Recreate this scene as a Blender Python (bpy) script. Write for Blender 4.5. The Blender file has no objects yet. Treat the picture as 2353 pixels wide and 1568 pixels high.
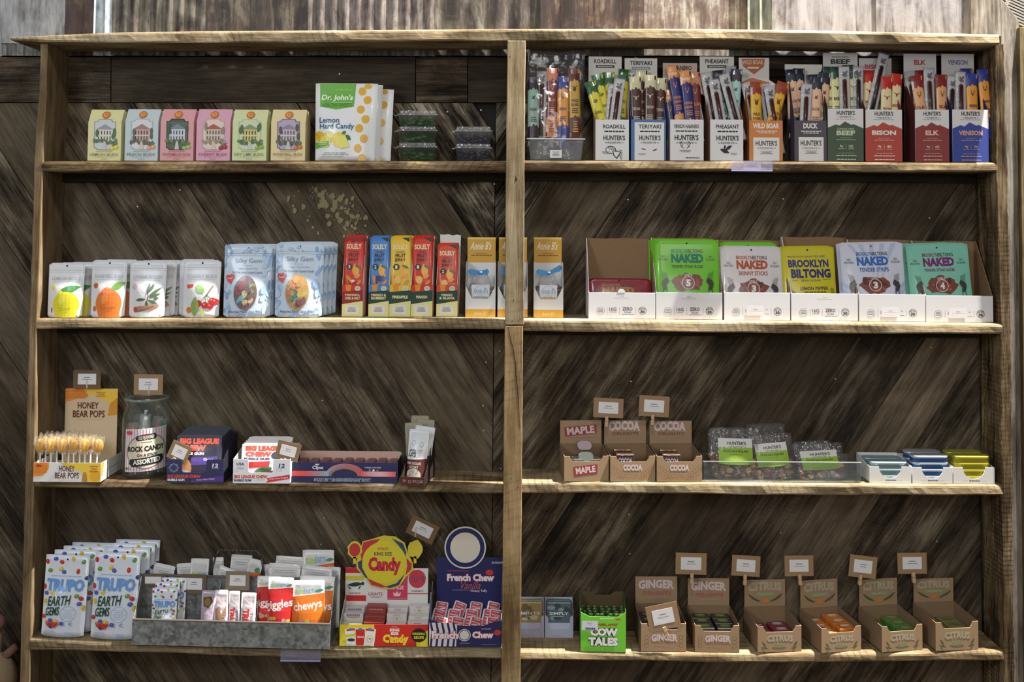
import bpy, math, random
from mathutils import Vector, Matrix
import bmesh
rnd = random.Random(11)
SC = bpy.context.scene
COL = SC.collection
# ------------------------------------------------------------------ camera
F = 2288.0; CX = 1176.0; CY = 407.0; TH = math.atan(.045); RO = .0075; D = 2.84; ZC = 1.6
CR = Vector((1, 0, 0)); CU = Vector((0, -math.sin(TH), math.cos(TH))); CF = Vector((0, math.cos(TH), math.sin(TH)))
r_ = CR * math.cos(RO) + CU * math.sin(RO); u_ = CU * math.cos(RO) - CR * math.sin(RO)
CPOS = Vector((0, -D, ZC))
cd = bpy.data.cameras.new('camera'); cam = bpy.data.objects.new('camera', cd); COL.objects.link(cam)
cam.matrix_world = Matrix(((r_.x, u_.x, -CF.x, CPOS.x), (r_.y, u_.y, -CF.y, CPOS.y), (r_.z, u_.z, -CF.z, CPOS.z), (0, 0, 0, 1)))
cd.sensor_width = 36; cd.lens = F * 36 / 2353; cd.shift_y = (CY - 784) / 2353; cd.shift_x = -(CX - 1176.5) / 2353
cd.clip_start = .05
SC.camera = cam
vs = SC.view_settings
vs.view_transform = 'Standard'; vs.look = 'None'; vs.gamma = 1; vs.use_curve_mapping = False; vs.exposure = -0.2
SC.cycles.transparent_max_bounces = 40
# ------------------------------------------------------------------ world and lamps
w = bpy.data.worlds.new('world'); SC.world = w; w.use_nodes = True
w.node_tree.nodes['Background'].inputs[0].default_value = (1, .98, .95, 1)
w.node_tree.nodes['Background'].inputs[1].default_value = .17


def aim(o, loc, tgt):
    o.location = loc
    o.rotation_euler = (Vector(tgt) - Vector(loc)).to_track_quat('-Z', 'Y').to_euler()


def lamp(name, kind, loc, tgt, power, col=(1, 1, 1), size=.1, size_y=None, cone=90, blend=.5):
    l = bpy.data.lights.new(name, kind); l.energy = power; l.color = col
    if kind == 'AREA':
        l.shape = 'RECTANGLE'; l.size = size; l.size_y = size_y or size
    else:
        l.shadow_soft_size = size
    if kind == 'SPOT':
        l.spot_size = math.radians(cone); l.spot_blend = blend
    o = bpy.data.objects.new(name, l); COL.objects.link(o); aim(o, loc, tgt)
    return o


lamp('ceiling_spot_right', 'SPOT', (1.8, -.2, 4.6), (.8, -.1, 1.1), 4200, (1, .95, .88), .03, cone=86, blend=.6)
lamp('ceiling_panel', 'AREA', (.2, -1.8, 3.8), (0, 0, 1.2), 23, (1, .97, .93), .35, .25)
lamp('fill_light_left', 'AREA', (-2.3, -3.4, 2.9), (-.9, 0, .8), 62, (.84, .92, 1), .8)  # added cool fill to brighten the lower left, stands for no known fixture
lamp('room_light_behind', 'AREA', (.6, -5.5, 2.4), (0, 0, 1.0), 62, (1, .97, .93), 2.2, 1.4)


# ------------------------------------------------------------------ pixel -> place
def P(px, py, Y=0.0):
    d = r_ * ((px - CX) / F) + u_ * ((CY - py) / F) + CF
    return CPOS + d * ((Y - CPOS.y) / d.y)


def S(Y=0.0):
    return (D + Y) / F


# ------------------------------------------------------------------ colours and materials
def lin(v):
    v = max(0., min(1., v / 255.))
    return v / 12.92 if v <= .04045 else ((v + .055) / 1.055) ** 2.4


GAIN = .98
MC = {}


def mat(c, rough=.55, metal=0., bump=0., bscale=60., trans=0., coat=0., spec=.4, var=0.):
    """c: sRGB 0-255 as it looks in the photograph's light."""
    key = (tuple(c), rough, metal, bump, bscale, trans, coat, spec, var)
    if key in MC: return MC[key]
    m = bpy.data.materials.new('m_%d_%d_%d' % tuple(int(q) for q in c[:3])); m.use_nodes = True
    nt = m.node_tree; b = nt.nodes['Principled BSDF']
    col = [min(.86, lin(q) * GAIN) for q in c[:3]] + [1]
    b.inputs['Base Color'].default_value = col
    b.inputs['Roughness'].default_value = rough; b.inputs['Metallic'].default_value = metal
    b.inputs['Specular IOR Level'].default_value = spec
    if trans: b.inputs['Transmission Weight'].default_value = trans; b.inputs['IOR'].default_value = 1.2
    if coat: b.inputs['Coat Weight'].default_value = coat; b.inputs['Coat Roughness'].default_value = .12
    if bump or var:
        tc = nt.nodes.new('ShaderNodeTexCoord'); n = nt.nodes.new('ShaderNodeTexNoise')
        n.inputs['Scale'].default_value = bscale; n.inputs['Detail'].default_value = 4
        nt.links.new(tc.outputs['Object'], n.inputs['Vector'])
        if bump:
            bp = nt.nodes.new('ShaderNodeBump'); bp.inputs['Strength'].default_value = bump; bp.inputs['Distance'].default_value = .01
            nt.links.new(n.outputs['Fac'], bp.inputs['Height']); nt.links.new(bp.outputs[0], b.inputs['Normal'])
        if var:
            mx = nt.nodes.new('ShaderNodeMix'); mx.data_type = 'RGBA'; mx.blend_type = 'MULTIPLY'; mx.inputs[0].default_value = var
            rp = nt.nodes.new('ShaderNodeValToRGB'); rp.color_ramp.elements[0].position = .3; rp.color_ramp.elements[1].position = .7
            rp.color_ramp.elements[0].color = (.35, .35, .35, 1)
            nt.links.new(n.outputs['Fac'], rp.inputs[0]); nt.links.new(rp.outputs[0], mx.inputs[7])
            mx.inputs[6].default_value = col; nt.links.new(mx.outputs[2], b.inputs['Base Color'])
    MC[key] = m
    return m


def clear(alpha=.12, tint=(255, 255, 255), rough=.06, bump=0., bscale=50):
    """thin clear plastic film: mostly see-through with real gloss"""
    key = ('clear', alpha, tint, rough, bump)
    if key in MC: return MC[key]
    m = bpy.data.materials.new('clear_plastic'); m.use_nodes = True; nt = m.node_tree
    for n in list(nt.nodes): nt.nodes.remove(n)
    out = nt.nodes.new('ShaderNodeOutputMaterial'); g = nt.nodes.new('ShaderNodeBsdfAnisotropic'); t = nt.nodes.new('ShaderNodeBsdfTransparent'); df = nt.nodes.new('ShaderNodeBsdfDiffuse')
    t.inputs[0].default_value = [1 - (1 - lin(q)) * .12 for q in tint] + [1]; df.inputs[0].default_value = [lin(q) * .8 for q in tint] + [1]
    g.inputs['Roughness'].default_value = rough
    lw = nt.nodes.new('ShaderNodeLayerWeight'); pw = nt.nodes.new('ShaderNodeMath'); pw.operation = 'POWER'; pw.inputs[1].default_value = 4
    ma = nt.nodes.new('ShaderNodeMath'); ma.operation = 'MULTIPLY_ADD'; ma.inputs[1].default_value = .8; ma.inputs[2].default_value = .05
    nt.links.new(lw.outputs['Facing'], pw.inputs[0]); nt.links.new(pw.outputs[0], ma.inputs[0])
    m1 = nt.nodes.new('ShaderNodeMixShader'); m1.inputs[0].default_value = alpha
    nt.links.new(t.outputs[0], m1.inputs[1]); nt.links.new(df.outputs[0], m1.inputs[2])
    mx = nt.nodes.new('ShaderNodeMixShader')
    nt.links.new(ma.outputs[0], mx.inputs[0])
    nt.links.new(m1.outputs[0], mx.inputs[1]); nt.links.new(g.outputs[0], mx.inputs[2]); nt.links.new(mx.outputs[0], out.inputs[0])
    if bump:
        tc = nt.nodes.new('ShaderNodeTexCoord'); n = nt.nodes.new('ShaderNodeTexNoise'); n.inputs['Scale'].default_value = bscale
        n.inputs['Detail'].default_value = 2
        bp = nt.nodes.new('ShaderNodeBump'); bp.inputs['Strength'].default_value = bump; bp.inputs['Distance'].default_value = .02
        nt.links.new(tc.outputs['Object'], n.inputs['Vector']); nt.links.new(n.outputs['Fac'], bp.inputs['Height'])
        nt.links.new(bp.outputs[0], g.inputs['Normal']); nt.links.new(bp.outputs[0], lw.inputs['Normal'])
    MC[key] = m
    return m


def wood(name, c0, c1, c2, axis='X', fine=1., blotch=.6, saw=0., sawscale=60., sawrot=20., bump=.5, patch=None, contrast=1.):
    """weathered plank: streaks run along the given local axis; object colour tints it"""
    m = bpy.data.materials.new(name); m.use_nodes = True; nt = m.node_tree; N = nt.nodes; L = nt.links
    b = N['Principled BSDF']; b.inputs['Roughness'].default_value = .85; b.inputs['Specular IOR Level'].default_value = .17
    tc = N.new('ShaderNodeTexCoord'); oi = N.new('ShaderNodeObjectInfo')
    off = N.new('ShaderNodeVectorMath'); off.operation = 'MULTIPLY_ADD'
    cb = N.new('ShaderNodeCombineXYZ')
    for i in range(3): L.new(oi.outputs['Random'], cb.inputs[i])
    L.new(cb.outputs[0], off.inputs[0]); off.inputs[1].default_value = (37, 23, 51); L.new(tc.outputs['Object'], off.inputs[2])
    def mp(s):
        k = N.new('ShaderNodeMapping')
        k.inputs['Scale'].default_value = {'X': (s[0], s[1], s[1]), 'Z': (s[1], s[1], s[0]), 'Y': (s[1], s[0], s[1])}[axis]
        L.new(off.outputs[0], k.inputs[0]); return k
    def noise(s, det=5, dist=0., rough=.6):
        n = N.new('ShaderNodeTexNoise'); n.inputs['Scale'].default_value = 1; n.inputs['Detail'].default_value = det
        n.inputs['Distortion'].default_value = dist; n.inputs['Roughness'].default_value = rough
        L.new(mp(s).outputs[0], n.inputs['Vector']); return n
    g1 = noise((9 * fine, 190 * fine), 7, .5, .75); g2 = noise((2.2, 34), 5, .8, .65); g3 = noise((5, 11), 5, .2)
    def mth(op, a, bb, cl=False):
        k = N.new('ShaderNodeMath'); k.operation = op; k.use_clamp = cl
        for i, v in enumerate((a, bb)):
            if isinstance(v, (int, float)): k.inputs[i].default_value = v
            else: L.new(v, k.inputs[i])
        return k.outputs[0]
    s = mth('ADD', mth('MULTIPLY', g1.outputs[0], .55), mth('MULTIPLY', g2.outputs[0], .45))
    s = mth('ADD', s, mth('MULTIPLY', mth('SUBTRACT', g3.outputs[0], .5), blotch))
    s = mth('ADD', mth('MULTIPLY', mth('SUBTRACT', s, .5), contrast), .5)
    rp = N.new('ShaderNodeValToRGB'); e = rp.color_ramp.elements
    e[0].position = .36; e[0].color = [lin(q) for q in c0] + [1]
    e[1].position = .66; e[1].color = [lin(q) for q in c2] + [1]
    k = e.new(.5); k.color = [lin(q) for q in c1] + [1]
    L.new(s, rp.inputs[0]); col = rp.outputs[0]
    if saw:
        mpn = N.new('ShaderNodeMapping'); L.new(off.outputs[0], mpn.inputs[0])
        mpn.inputs['Rotation'].default_value = (0, math.radians(sawrot), 0) if axis != 'Z' else (0, math.radians(90 + sawrot), 0)
        wv = N.new('ShaderNodeTexWave'); wv.inputs['Scale'].default_value = sawscale / 3.18; wv.inputs['Distortion'].default_value = 2.5; wv.inputs['Detail'].default_value = 3
        wv.inputs['Detail Scale'].default_value = 1.5
        L.new(mpn.outputs[0], wv.inputs['Vector'])
        r2 = N.new('ShaderNodeValToRGB'); r2.color_ramp.elements[0].position = .08; r2.color_ramp.elements[1].position = .3
        r2.color_ramp.elements[0].color = (1 - saw,) * 3 + (1,)
        L.new(wv.outputs[0], r2.inputs[0])
        g4 = noise((6, 7), 2); r3 = N.new('ShaderNodeValToRGB'); r3.color_ramp.elements[0].position = .42; r3.color_ramp.elements[1].position = .6
        L.new(g4.outputs[0], r3.inputs[0])
        wht = N.new('ShaderNodeMix'); wht.data_type = 'RGBA'; L.new(r3.outputs[0], wht.inputs[0]); wht.inputs[6].default_value = (1, 1, 1, 1); L.new(r2.outputs[0], wht.inputs[7])
        mm = N.new('ShaderNodeMix'); mm.data_type = 'RGBA'; mm.blend_type = 'MULTIPLY'; mm.inputs[0].default_value = 1
        L.new(col, mm.inputs[6]); L.new(wht.outputs[2], mm.inputs[7]); col = mm.outputs[2]
    if patch:
        g5 = N.new('ShaderNodeTexNoise'); g5.inputs['Scale'].default_value = patch[1]; g5.inputs['Detail'].default_value = 6; g5.inputs['Roughness'].default_value = .65
        L.new(off.outputs[0], g5.inputs['Vector'])
        r5 = N.new('ShaderNodeValToRGB'); r5.color_ramp.elements[0].position = patch[2]; r5.color_ramp.elements[1].position = patch[2] + .04
        L.new(g5.outputs[0], r5.inputs[0])
        mm = N.new('ShaderNodeMix'); mm.data_type = 'RGBA'; L.new(r5.outputs[0], mm.inputs[0]); L.new(col, mm.inputs[6]); mm.inputs[7].default_value = [lin(q) for q in patch[0]] + [1]; col = mm.outputs[2]
    mm = N.new('ShaderNodeMix'); mm.data_type = 'RGBA'; mm.blend_type = 'MULTIPLY'; mm.inputs[0].default_value = 1
    L.new(col, mm.inputs[6]); L.new(oi.outputs['Color'], mm.inputs[7]); L.new(mm.outputs[2], b.inputs['Base Color'])
    bp = N.new('ShaderNodeBump'); bp.inputs['Strength'].default_value = bump; bp.inputs['Distance'].default_value = .004
    L.new(s, bp.inputs['Height']); L.new(bp.outputs[0], b.inputs['Normal'])
    return m


# ------------------------------------------------------------------ mesh building
class MB:
    def __init__(s): s.v = []; s.f = []; s.m = []; s.sm = False
    def add(s, vs_, fs, m=0):
        n = len(s.v); s.v += [tuple(q) for q in vs_]
        for f in fs: s.f.append(tuple(i + n for i in f)); s.m.append(m)
        return s
    def box(s, x0, x1, y0, y1, z0, z1, m=0, M=None, bev=0):
        c = [Vector((x, y, z)) for x in (x0, x1) for y in (y0, y1) for z in (z0, z1)]
        if M: c = [M @ q for q in c]
        return s.add(c, [(0, 1, 3, 2), (4, 6, 7, 5), (0, 4, 5, 1), (2, 3, 7, 6), (0, 2, 6, 4), (1, 5, 7, 3)], m)
    def extr(s, poly, fn, t0, t1, m=0):
        """poly: 2D outline, fn(a,b,t)->3D, closed solid from t0 to t1"""
        n = len(poly)
        v = [fn(a, b, t0) for a, b in poly] + [fn(a, b, t1) for a, b in poly]
        return s.add(v, [tuple(range(n))[::-1], tuple(range(n, 2 * n))] + [(i, (i + 1) % n, n + (i + 1) % n, n + i) for i in range(n)], m)
    def panel(s, poly, y, t, m=0, lean=0., z0=0.):
        """outline in x,z standing at depth y, thickness t, leaning back by angle about its z0"""
        c, q = math.cos(lean), math.sin(lean)
        return s.extr(poly, lambda a, b, k: (a, y + (b - z0) * q + k * c, z0 + (b - z0) * c - k * q), 0, t, m)
    def side(s, poly, x, t, m=0):
        """outline in y,z at x, thickness t"""
        return s.extr(poly, lambda a, b, k: (x + k, a, b), 0, t, m)
    def tube(s, p0, p1, r, r1=None, n=8, m=0):
        p0 = Vector(p0); p1 = Vector(p1); r1 = r if r1 is None else r1
        d = (p1 - p0).normalized(); a = d.orthogonal().normalized(); b = d.cross(a)
        v = [p0 + (a * math.cos(2 * math.pi * i / n) + b * math.sin(2 * math.pi * i / n)) * r for i in range(n)]
        v += [p1 + (a * math.cos(2 * math.pi * i / n) + b * math.sin(2 * math.pi * i / n)) * r1 for i in range(n)]
        return s.add(v, [tuple(range(n))[::-1], tuple(range(n, 2 * n))] + [(i, (i + 1) % n, n + (i + 1) % n, n + i) for i in range(n)], m)
    def ball(s, c, rx, ry, rz, nu=10, nv=7, m=0, jit=0.):
        v = []; f = []
        for j in range(nv + 1):
            ph = math.pi * j / nv
            for i in range(nu):
                t = 2 * math.pi * i / nu; k = 1 + rnd.uniform(-jit, jit)
                v.append((c[0] + rx * k * math.sin(ph) * math.cos(t), c[1] + ry * k * math.sin(ph) * math.sin(t), c[2] + rz * math.cos(ph)))
        for j in range(nv):
            for i in range(nu): f.append((j * nu + i, j * nu + (i + 1) % nu, (j + 1) * nu + (i + 1) % nu, (j + 1) * nu + i))
        return s.add(v, f, m)
    def lathe(s, prof, c=(0, 0, 0), n=28, m=0):
        v = []; f = []
        for r, z in prof:
            for i in range(n):
                t = 2 * math.pi * i / n; v.append((c[0] + r * math.cos(t), c[1] + r * math.sin(t), c[2] + z))
        for j in range(len(prof) - 1):
            for i in range(n): f.append((j * n + i, j * n + (i + 1) % n, (j + 1) * n + (i + 1) % n, (j + 1) * n + i))
        return s.add(v, f, m)
    def shell(s, fn, nu, nv, m=0, closed=True, t=None):
        """front and back skins from fn(u,v)->(front, back)"""
        a = [[fn(i / nu, j / nv) for i in range(nu + 1)] for j in range(nv + 1)]
        v = []; f = []; W = nu + 1
        for k in (0, 1):
            for j in range(nv + 1):
                for i in range(nu + 1): v.append(a[j][i][k])
        o = W * (nv + 1)
        for j in range(nv):
            for i in range(nu):
                q = j * W + i
                f.append((q, q + 1, q + 1 + W, q + W)); f.append((o + q, o + q + W, o + q + 1 + W, o + q + 1))
        for i in range(nu):
            f.append((i, o + i, o + i + 1, i + 1)); q = nv * W + i; f.append((q, q + 1, o + q + 1, o + q))
        for j in range(nv):
            q = j * W; f.append((q, q + W, o + q + W, o + q)); q = j * W + nu; f.append((q, o + q, o + q + W, q + W))
        return s.add(v, f, m)
    def mesh(s, name, mats):
        me = bpy.data.meshes.new(name); me.from_pydata(s.v, [], s.f)
        for k in mats: me.materials.append(k)
        me.polygons.foreach_set('material_index', s.m)
        if s.sm: me.polygons.foreach_set('use_smooth', [True] * len(s.f))
        me.update()
        return me
    def obj(s, name, mats, parent=None, loc=(0, 0, 0), rot=(0, 0, 0), smooth=None, bevel=0, fix=False):
        if smooth: s.sm = True
        if not isinstance(mats, (list, tuple)): mats = [mats]
        me = s.mesh(name, mats)
        if fix:
            bm = bmesh.new(); bm.from_mesh(me); bmesh.ops.remove_doubles(bm, verts=bm.verts, dist=1e-6); bmesh.ops.recalc_face_normals(bm, faces=bm.faces); bm.to_mesh(me); bm.free()
        o = bpy.data.objects.new(name, me); COL.objects.link(o)
        o.location = loc; o.rotation_euler = rot; o.parent = parent
        if bevel:
            k = o.modifiers.new('bevel', 'BEVEL'); k.width = bevel; k.segments = 2; k.limit_method = 'ANGLE'
        return o


def tag(o, label=None, cat=None, group=None, kind=None):
    for k, v in (('label', label), ('category', cat), ('group', group), ('kind', kind)):
        if v: o[k] = v
    return o


def empty(name, loc, rot=(0, 0, 0)):
    o = bpy.data.objects.new(name, None); COL.objects.link(o); o.location = loc; o.rotation_euler = rot
    o.empty_display_size = .02
    return o


def dup(o, loc=None, rot=None, label=None, parent=None, cat=None, group=None):
    c = o.copy(); COL.objects.link(c); c.parent = parent
    if loc is not None: c.location = loc
    if rot is not None: c.rotation_euler = rot
    if label: c['label'] = label
    if group: c['group'] = group
    for ch in list(o.children): dup(ch, parent=c)
    return c


# ------------------------------------------------------------------ printed designs (flat print laid on a face)
TX = {}


def textmesh(s, bold):
    k = (s, bold)
    if k in TX: return TX[k]
    cu = bpy.data.curves.new('t', 'FONT'); cu.body = s; cu.offset = bold; cu.resolution_u = 2; cu.fill_mode = 'FRONT'
    o = bpy.data.objects.new('t', cu)
    me = bpy.data.meshes.new_from_object(o)
    v = [(q.co.x, q.co.y) for q in me.vertices]; f = [tuple(p.vertices) for p in me.polygons]
    bpy.data.objects.remove(o); bpy.data.curves.remove(cu); bpy.data.meshes.remove(me)
    x0 = min(q[0] for q in v); x1 = max(q[0] for q in v); y0 = min(q[1] for q in v); y1 = max(q[1] for q in v)
    v = [((a - x0) / (x1 - x0 + 1e-9), (b - y0) / (y1 - y0 + 1e-9)) for a, b in v]
    TX[k] = (v, f); return TX[k]


class Print:
    """design space: x right, y DOWN, in the rectangle (x0,y0)-(x1,y1) that covers the whole face"""
    def __init__(s, x0, y0, x1, y1): s.r = (x0, y0, x1, y1); s.it = []
    def raw(s, v, f, c): s.it.append((v, f, tuple(c))); return s
    def poly(s, p, c): return s.raw(list(p), [tuple(range(len(p)))], c)
    def rect(s, x0, y0, x1, y1, c, rot=0):
        p = [(x0, y0), (x1, y0), (x1, y1), (x0, y1)]
        return s.poly(s._rot(p, rot, (x0 + x1) / 2, (y0 + y1) / 2), c)
    def _rot(s, p, a, cx, cy):
        if not a: return p
        a = math.radians(a); c, q = math.cos(a), math.sin(a)
        return [(cx + (x - cx) * c - (y - cy) * q, cy + (x - cx) * q + (y - cy) * c) for x, y in p]
    def ell(s, cx, cy, rx, ry, c, n=18, rot=0):
        return s.poly(s._rot([(cx + rx * math.cos(2 * math.pi * i / n), cy + ry * math.sin(2 * math.pi * i / n)) for i in range(n)], rot, cx, cy), c)
    def ring(s, cx, cy, rx, ry, t, c, n=20):
        v = []
        for i in range(n):
            a = 2 * math.pi * i / n; v.append((cx + rx * math.cos(a), cy + ry * math.sin(a)))
        for i in range(n):
            a = 2 * math.pi * i / n; v.append((cx + (rx - t) * math.cos(a), cy + (ry - t) * math.sin(a)))
        return s.raw(v, [(i, (i + 1) % n, n + (i + 1) % n, n + i) for i in range(n)], c)
    def line(s, x0, y0, x1, y1, t, c):
        d = math.hypot(x1 - x0, y1 - y0) or 1; nx, ny = -(y1 - y0) / d * t / 2, (x1 - x0) / d * t / 2
        return s.poly([(x0 + nx, y0 + ny), (x1 + nx, y1 + ny), (x1 - nx, y1 - ny), (x0 - nx, y0 - ny)], c)
    def leaf(s, x0, y0, x1, y1, wd, c, n=5):
        up = []; dn = []
        for i in range(n + 1):
            t = i / n; k = math.sin(math.pi * t) * wd / 2; d = math.hypot(x1 - x0, y1 - y0) or 1
            nx, ny = -(y1 - y0) / d, (x1 - x0) / d; x = x0 + (x1 - x0) * t; y = y0 + (y1 - y0) * t
            up.append((x + nx * k, y + ny * k)); dn.append((x - nx * k, y - ny * k))
        return s.poly(up + dn[1:-1][::-1], c)
    def text(s, t, x0, y0, x1, y1, c, bold=.02, rot=0, shear=0., arc=0., fit=None):
        v, f = textmesh(t, bold); H = y1 - y0; W = x1 - x0
        p = [(x0 + a * W + shear * (b - .5) * H, y1 - b * H - arc * (1 - (2 * a - 1) ** 2)) for a, b in v]
        return s.raw(s._rot(p, rot, (x0 + x1) / 2, (y0 + y1) / 2), f, c)
    def out(s, t, x0, y0, x1, y1, c, co, o=.06, bold=.02, **k):
        """outlined lettering"""
        s.text(t, x0 - (x1 - x0) * .01, y0 - (y1 - y0) * .05, x1 + (x1 - x0) * .01, y1 + (y1 - y0) * .05, co, bold=bold + o, **k)
        return s.text(t, x0, y0, x1, y1, c, bold=bold, **k)
    def lines(s, x0, y0, x1, y1, n, c, fill=.45, seed=1, center=True):
        """rows of print too small to read"""
        r = random.Random(seed); h = (y1 - y0) / n
        for i in range(n):
            a = r.uniform(.0, .18) * (x1 - x0) if center else 0; xa = x0 + a; xb = x1 - (a if center else r.uniform(0, .3) * (x1 - x0))
            x = xa
            while x < xb:
                wd = r.uniform(.08, .2) * (x1 - x0); s.rect(x, y0 + i * h, min(xb, x + wd), y0 + i * h + h * fill, c); x += wd + .025 * (x1 - x0)
        return s
    def build(s, name, parent, fn, grid=None, rough=.5, coat=0., off=.00035, spec=.4, extra=()):
        """fn(u,v)->(point, normal), u right v up in 0..1; grid=(nu,nv) slices the print so it follows a curved face"""
        x0, y0, x1, y1 = s.r; V = []; FF = []; MI = []; mats = []
        li = 0
        for v, f, c in s.it:
            li += 1
            if c not in mats: mats.append(c)
            mi = mats.index(c)
            vv = [((a - x0) / (x1 - x0), (y1 - b) / (y1 - y0)) for a, b in v]
            out_ = min(q[0] for q in vv) < -.001 or max(q[0] for q in vv) > 1.001 or min(q[1] for q in vv) < -.001 or max(q[1] for q in vv) > 1.001
            if grid or out_:
                bm = bmesh.new(); bv = [bm.verts.new((a, b, 0)) for a, b in vv]
                for q in f:
                    try: bm.faces.new([bv[i] for i in q])
                    except ValueError: pass
                if out_:   # trim the print at the edges of its face
                    for co, no in (((0, 0, 0), (-1, 0, 0)), ((1, 0, 0), (1, 0, 0)), ((0, 0, 0), (0, -1, 0)), ((0, 1, 0), (0, 1, 0))):
                        bmesh.ops.bisect_plane(bm, geom=bm.verts[:] + bm.edges[:] + bm.faces[:], plane_co=co, plane_no=no, clear_outer=True)
                us = [q[0] for q in vv]; ws = [q[1] for q in vv]
                cu = [] if not grid else [i / grid[0] for i in range(1, grid[0])] if isinstance(grid[0], int) else grid[0]
                cv = [] if not grid else [i / grid[1] for i in range(1, grid[1])] if isinstance(grid[1], int) else grid[1]
                for k in cu:
                    if min(us) < k < max(us): bmesh.ops.bisect_plane(bm, geom=bm.verts[:] + bm.edges[:] + bm.faces[:], plane_co=(k, 0, 0), plane_no=(1, 0, 0))
                for k in cv:
                    if min(ws) < k < max(ws): bmesh.ops.bisect_plane(bm, geom=bm.verts[:] + bm.edges[:] + bm.faces[:], plane_co=(0, k, 0), plane_no=(0, 1, 0))
                bm.verts.index_update(); vv = [(q.co.x, q.co.y) for q in bm.verts]; f = [tuple(e.index for e in q.verts) for q in bm.faces]; bm.free()
            n = len(V)
            for a, b in vv:
                p, nn = fn(a, b); V.append(Vector(p) + Vector(nn) * (off + .00006 * li))
            for q in f:
                FF.append(tuple(i + n for i in q)); MI.append(mi)
        me = bpy.data.meshes.new(name); me.from_pydata([tuple(q) for q in V], [], FF)
        for c in mats: me.materials.append(c[3] if len(c) > 3 else mat(c, rough, coat=coat, spec=spec))
        me.polygons.foreach_set('material_index', MI); me.update()
        o = bpy.data.objects.new(name, me); COL.objects.link(o); o.parent = parent
        return o


def flat(o, U, V, n=(0, -1, 0)):
    """flat face: origin, width vector, height vector"""
    o = Vector(o); U = Vector(U); V = Vector(V); n = Vector(n)
    return lambda a, b: (o + U * a + V * b, n)


BLK = (32, 30, 32); WHT = (232, 230, 228); GRY = (140, 138, 138)
# ------------------------------------------------------------------ the back wall: chevron planks, one level plank, metal sheets
YW = .145
plank_mats = [
    wood('weathered_plank', (36, 31, 25), (78, 68, 56), (126, 115, 98), saw=.15, sawscale=80, contrast=1.1, blotch=.6, bump=.9),
    wood('weathered_plank_pale', (30, 26, 22), (90, 81, 69), (166, 156, 136), contrast=1.35, bump=1., fine=1.2, blotch=.9),
    wood('weathered_plank_plain', (52, 45, 36), (80, 70, 57), (108, 97, 82), contrast=1.0, blotch=.45, bump=.6)]
wall = MB(); a = P(-420, 0, .17); b = P(2640, 0, .17)
wall.box(a.x, b.x, .166, .22, 0, 2.75)
wall = tag(wall.obj('wall_back', mat((26, 23, 20), .9)), kind='structure')


def clip(poly, p, n):
    out = []
    for i in range(len(poly)):
        a, b = poly[i], poly[(i + 1) % len(poly)]
        da = (a[0] - p[0]) * n[0] + (a[1] - p[1]) * n[1]; db = (b[0] - p[0]) * n[0] + (b[1] - p[1]) * n[1]
        if da >= 0: out.append(a)
        if (da >= 0) != (db >= 0):
            t = da / (da - db); out.append((a[0] + (b[0] - a[0]) * t, a[1] + (b[1] - a[1]) * t))
    return out


def wp(x, y, Y=YW):
    q = P(x, y, Y); return (q.x, q.z)


def plank(poly, ang, color, m, Yf, th=.016, name='plank', parent=wall):
    cx = sum(q[0] for q in poly) / len(poly); cz = sum(q[1] for q in poly) / len(poly)
    c, s = math.cos(ang), math.sin(ang)
    lp = [((x - cx) * c + (z - cz) * s, -(x - cx) * s + (z - cz) * c) for x, z in poly]
    mb = MB().extr(lp, lambda a, b, t: (a, t, b), 0, th)
    o = mb.obj(name, m, parent, (cx, Yf, cz), (0, -ang, 0), bevel=.0012)
    o.color = (*color, 1)
    return o


def chevron(seams, sgn, quad, tones):
    for i in range(len(seams) - 1):
        p0, q0 = wp(seams[i], 423), wp(seams[i] + sgn * 229, 770); p1, q1 = wp(seams[i + 1], 423), wp(seams[i + 1] + sgn * 229, 770)
        d = Vector((q0[0] - p0[0], q0[1] - p0[1])).normalized(); n = Vector((-d.y, d.x)) * (1 if sgn > 0 else 1)
        if n.x < 0: n = -n
        g = .0011
        poly = clip(quad, (p0[0] + n.x * g, p0[1] + n.y * g), n); poly = clip(poly, (p1[0] - n.x * g, p1[1] - n.y * g), (-n.x, -n.y)) if poly else []
        if len(poly) < 3: continue
        t = tones[i % len(tones)]
        ang = math.atan2(-d.y if False else d.y, d.x)
        plank(poly, ang, [t[0] * k for k in (1, t[1], t[2])], plank_mats[t[3]], YW + rnd.uniform(-.0015, .0015))


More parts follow.
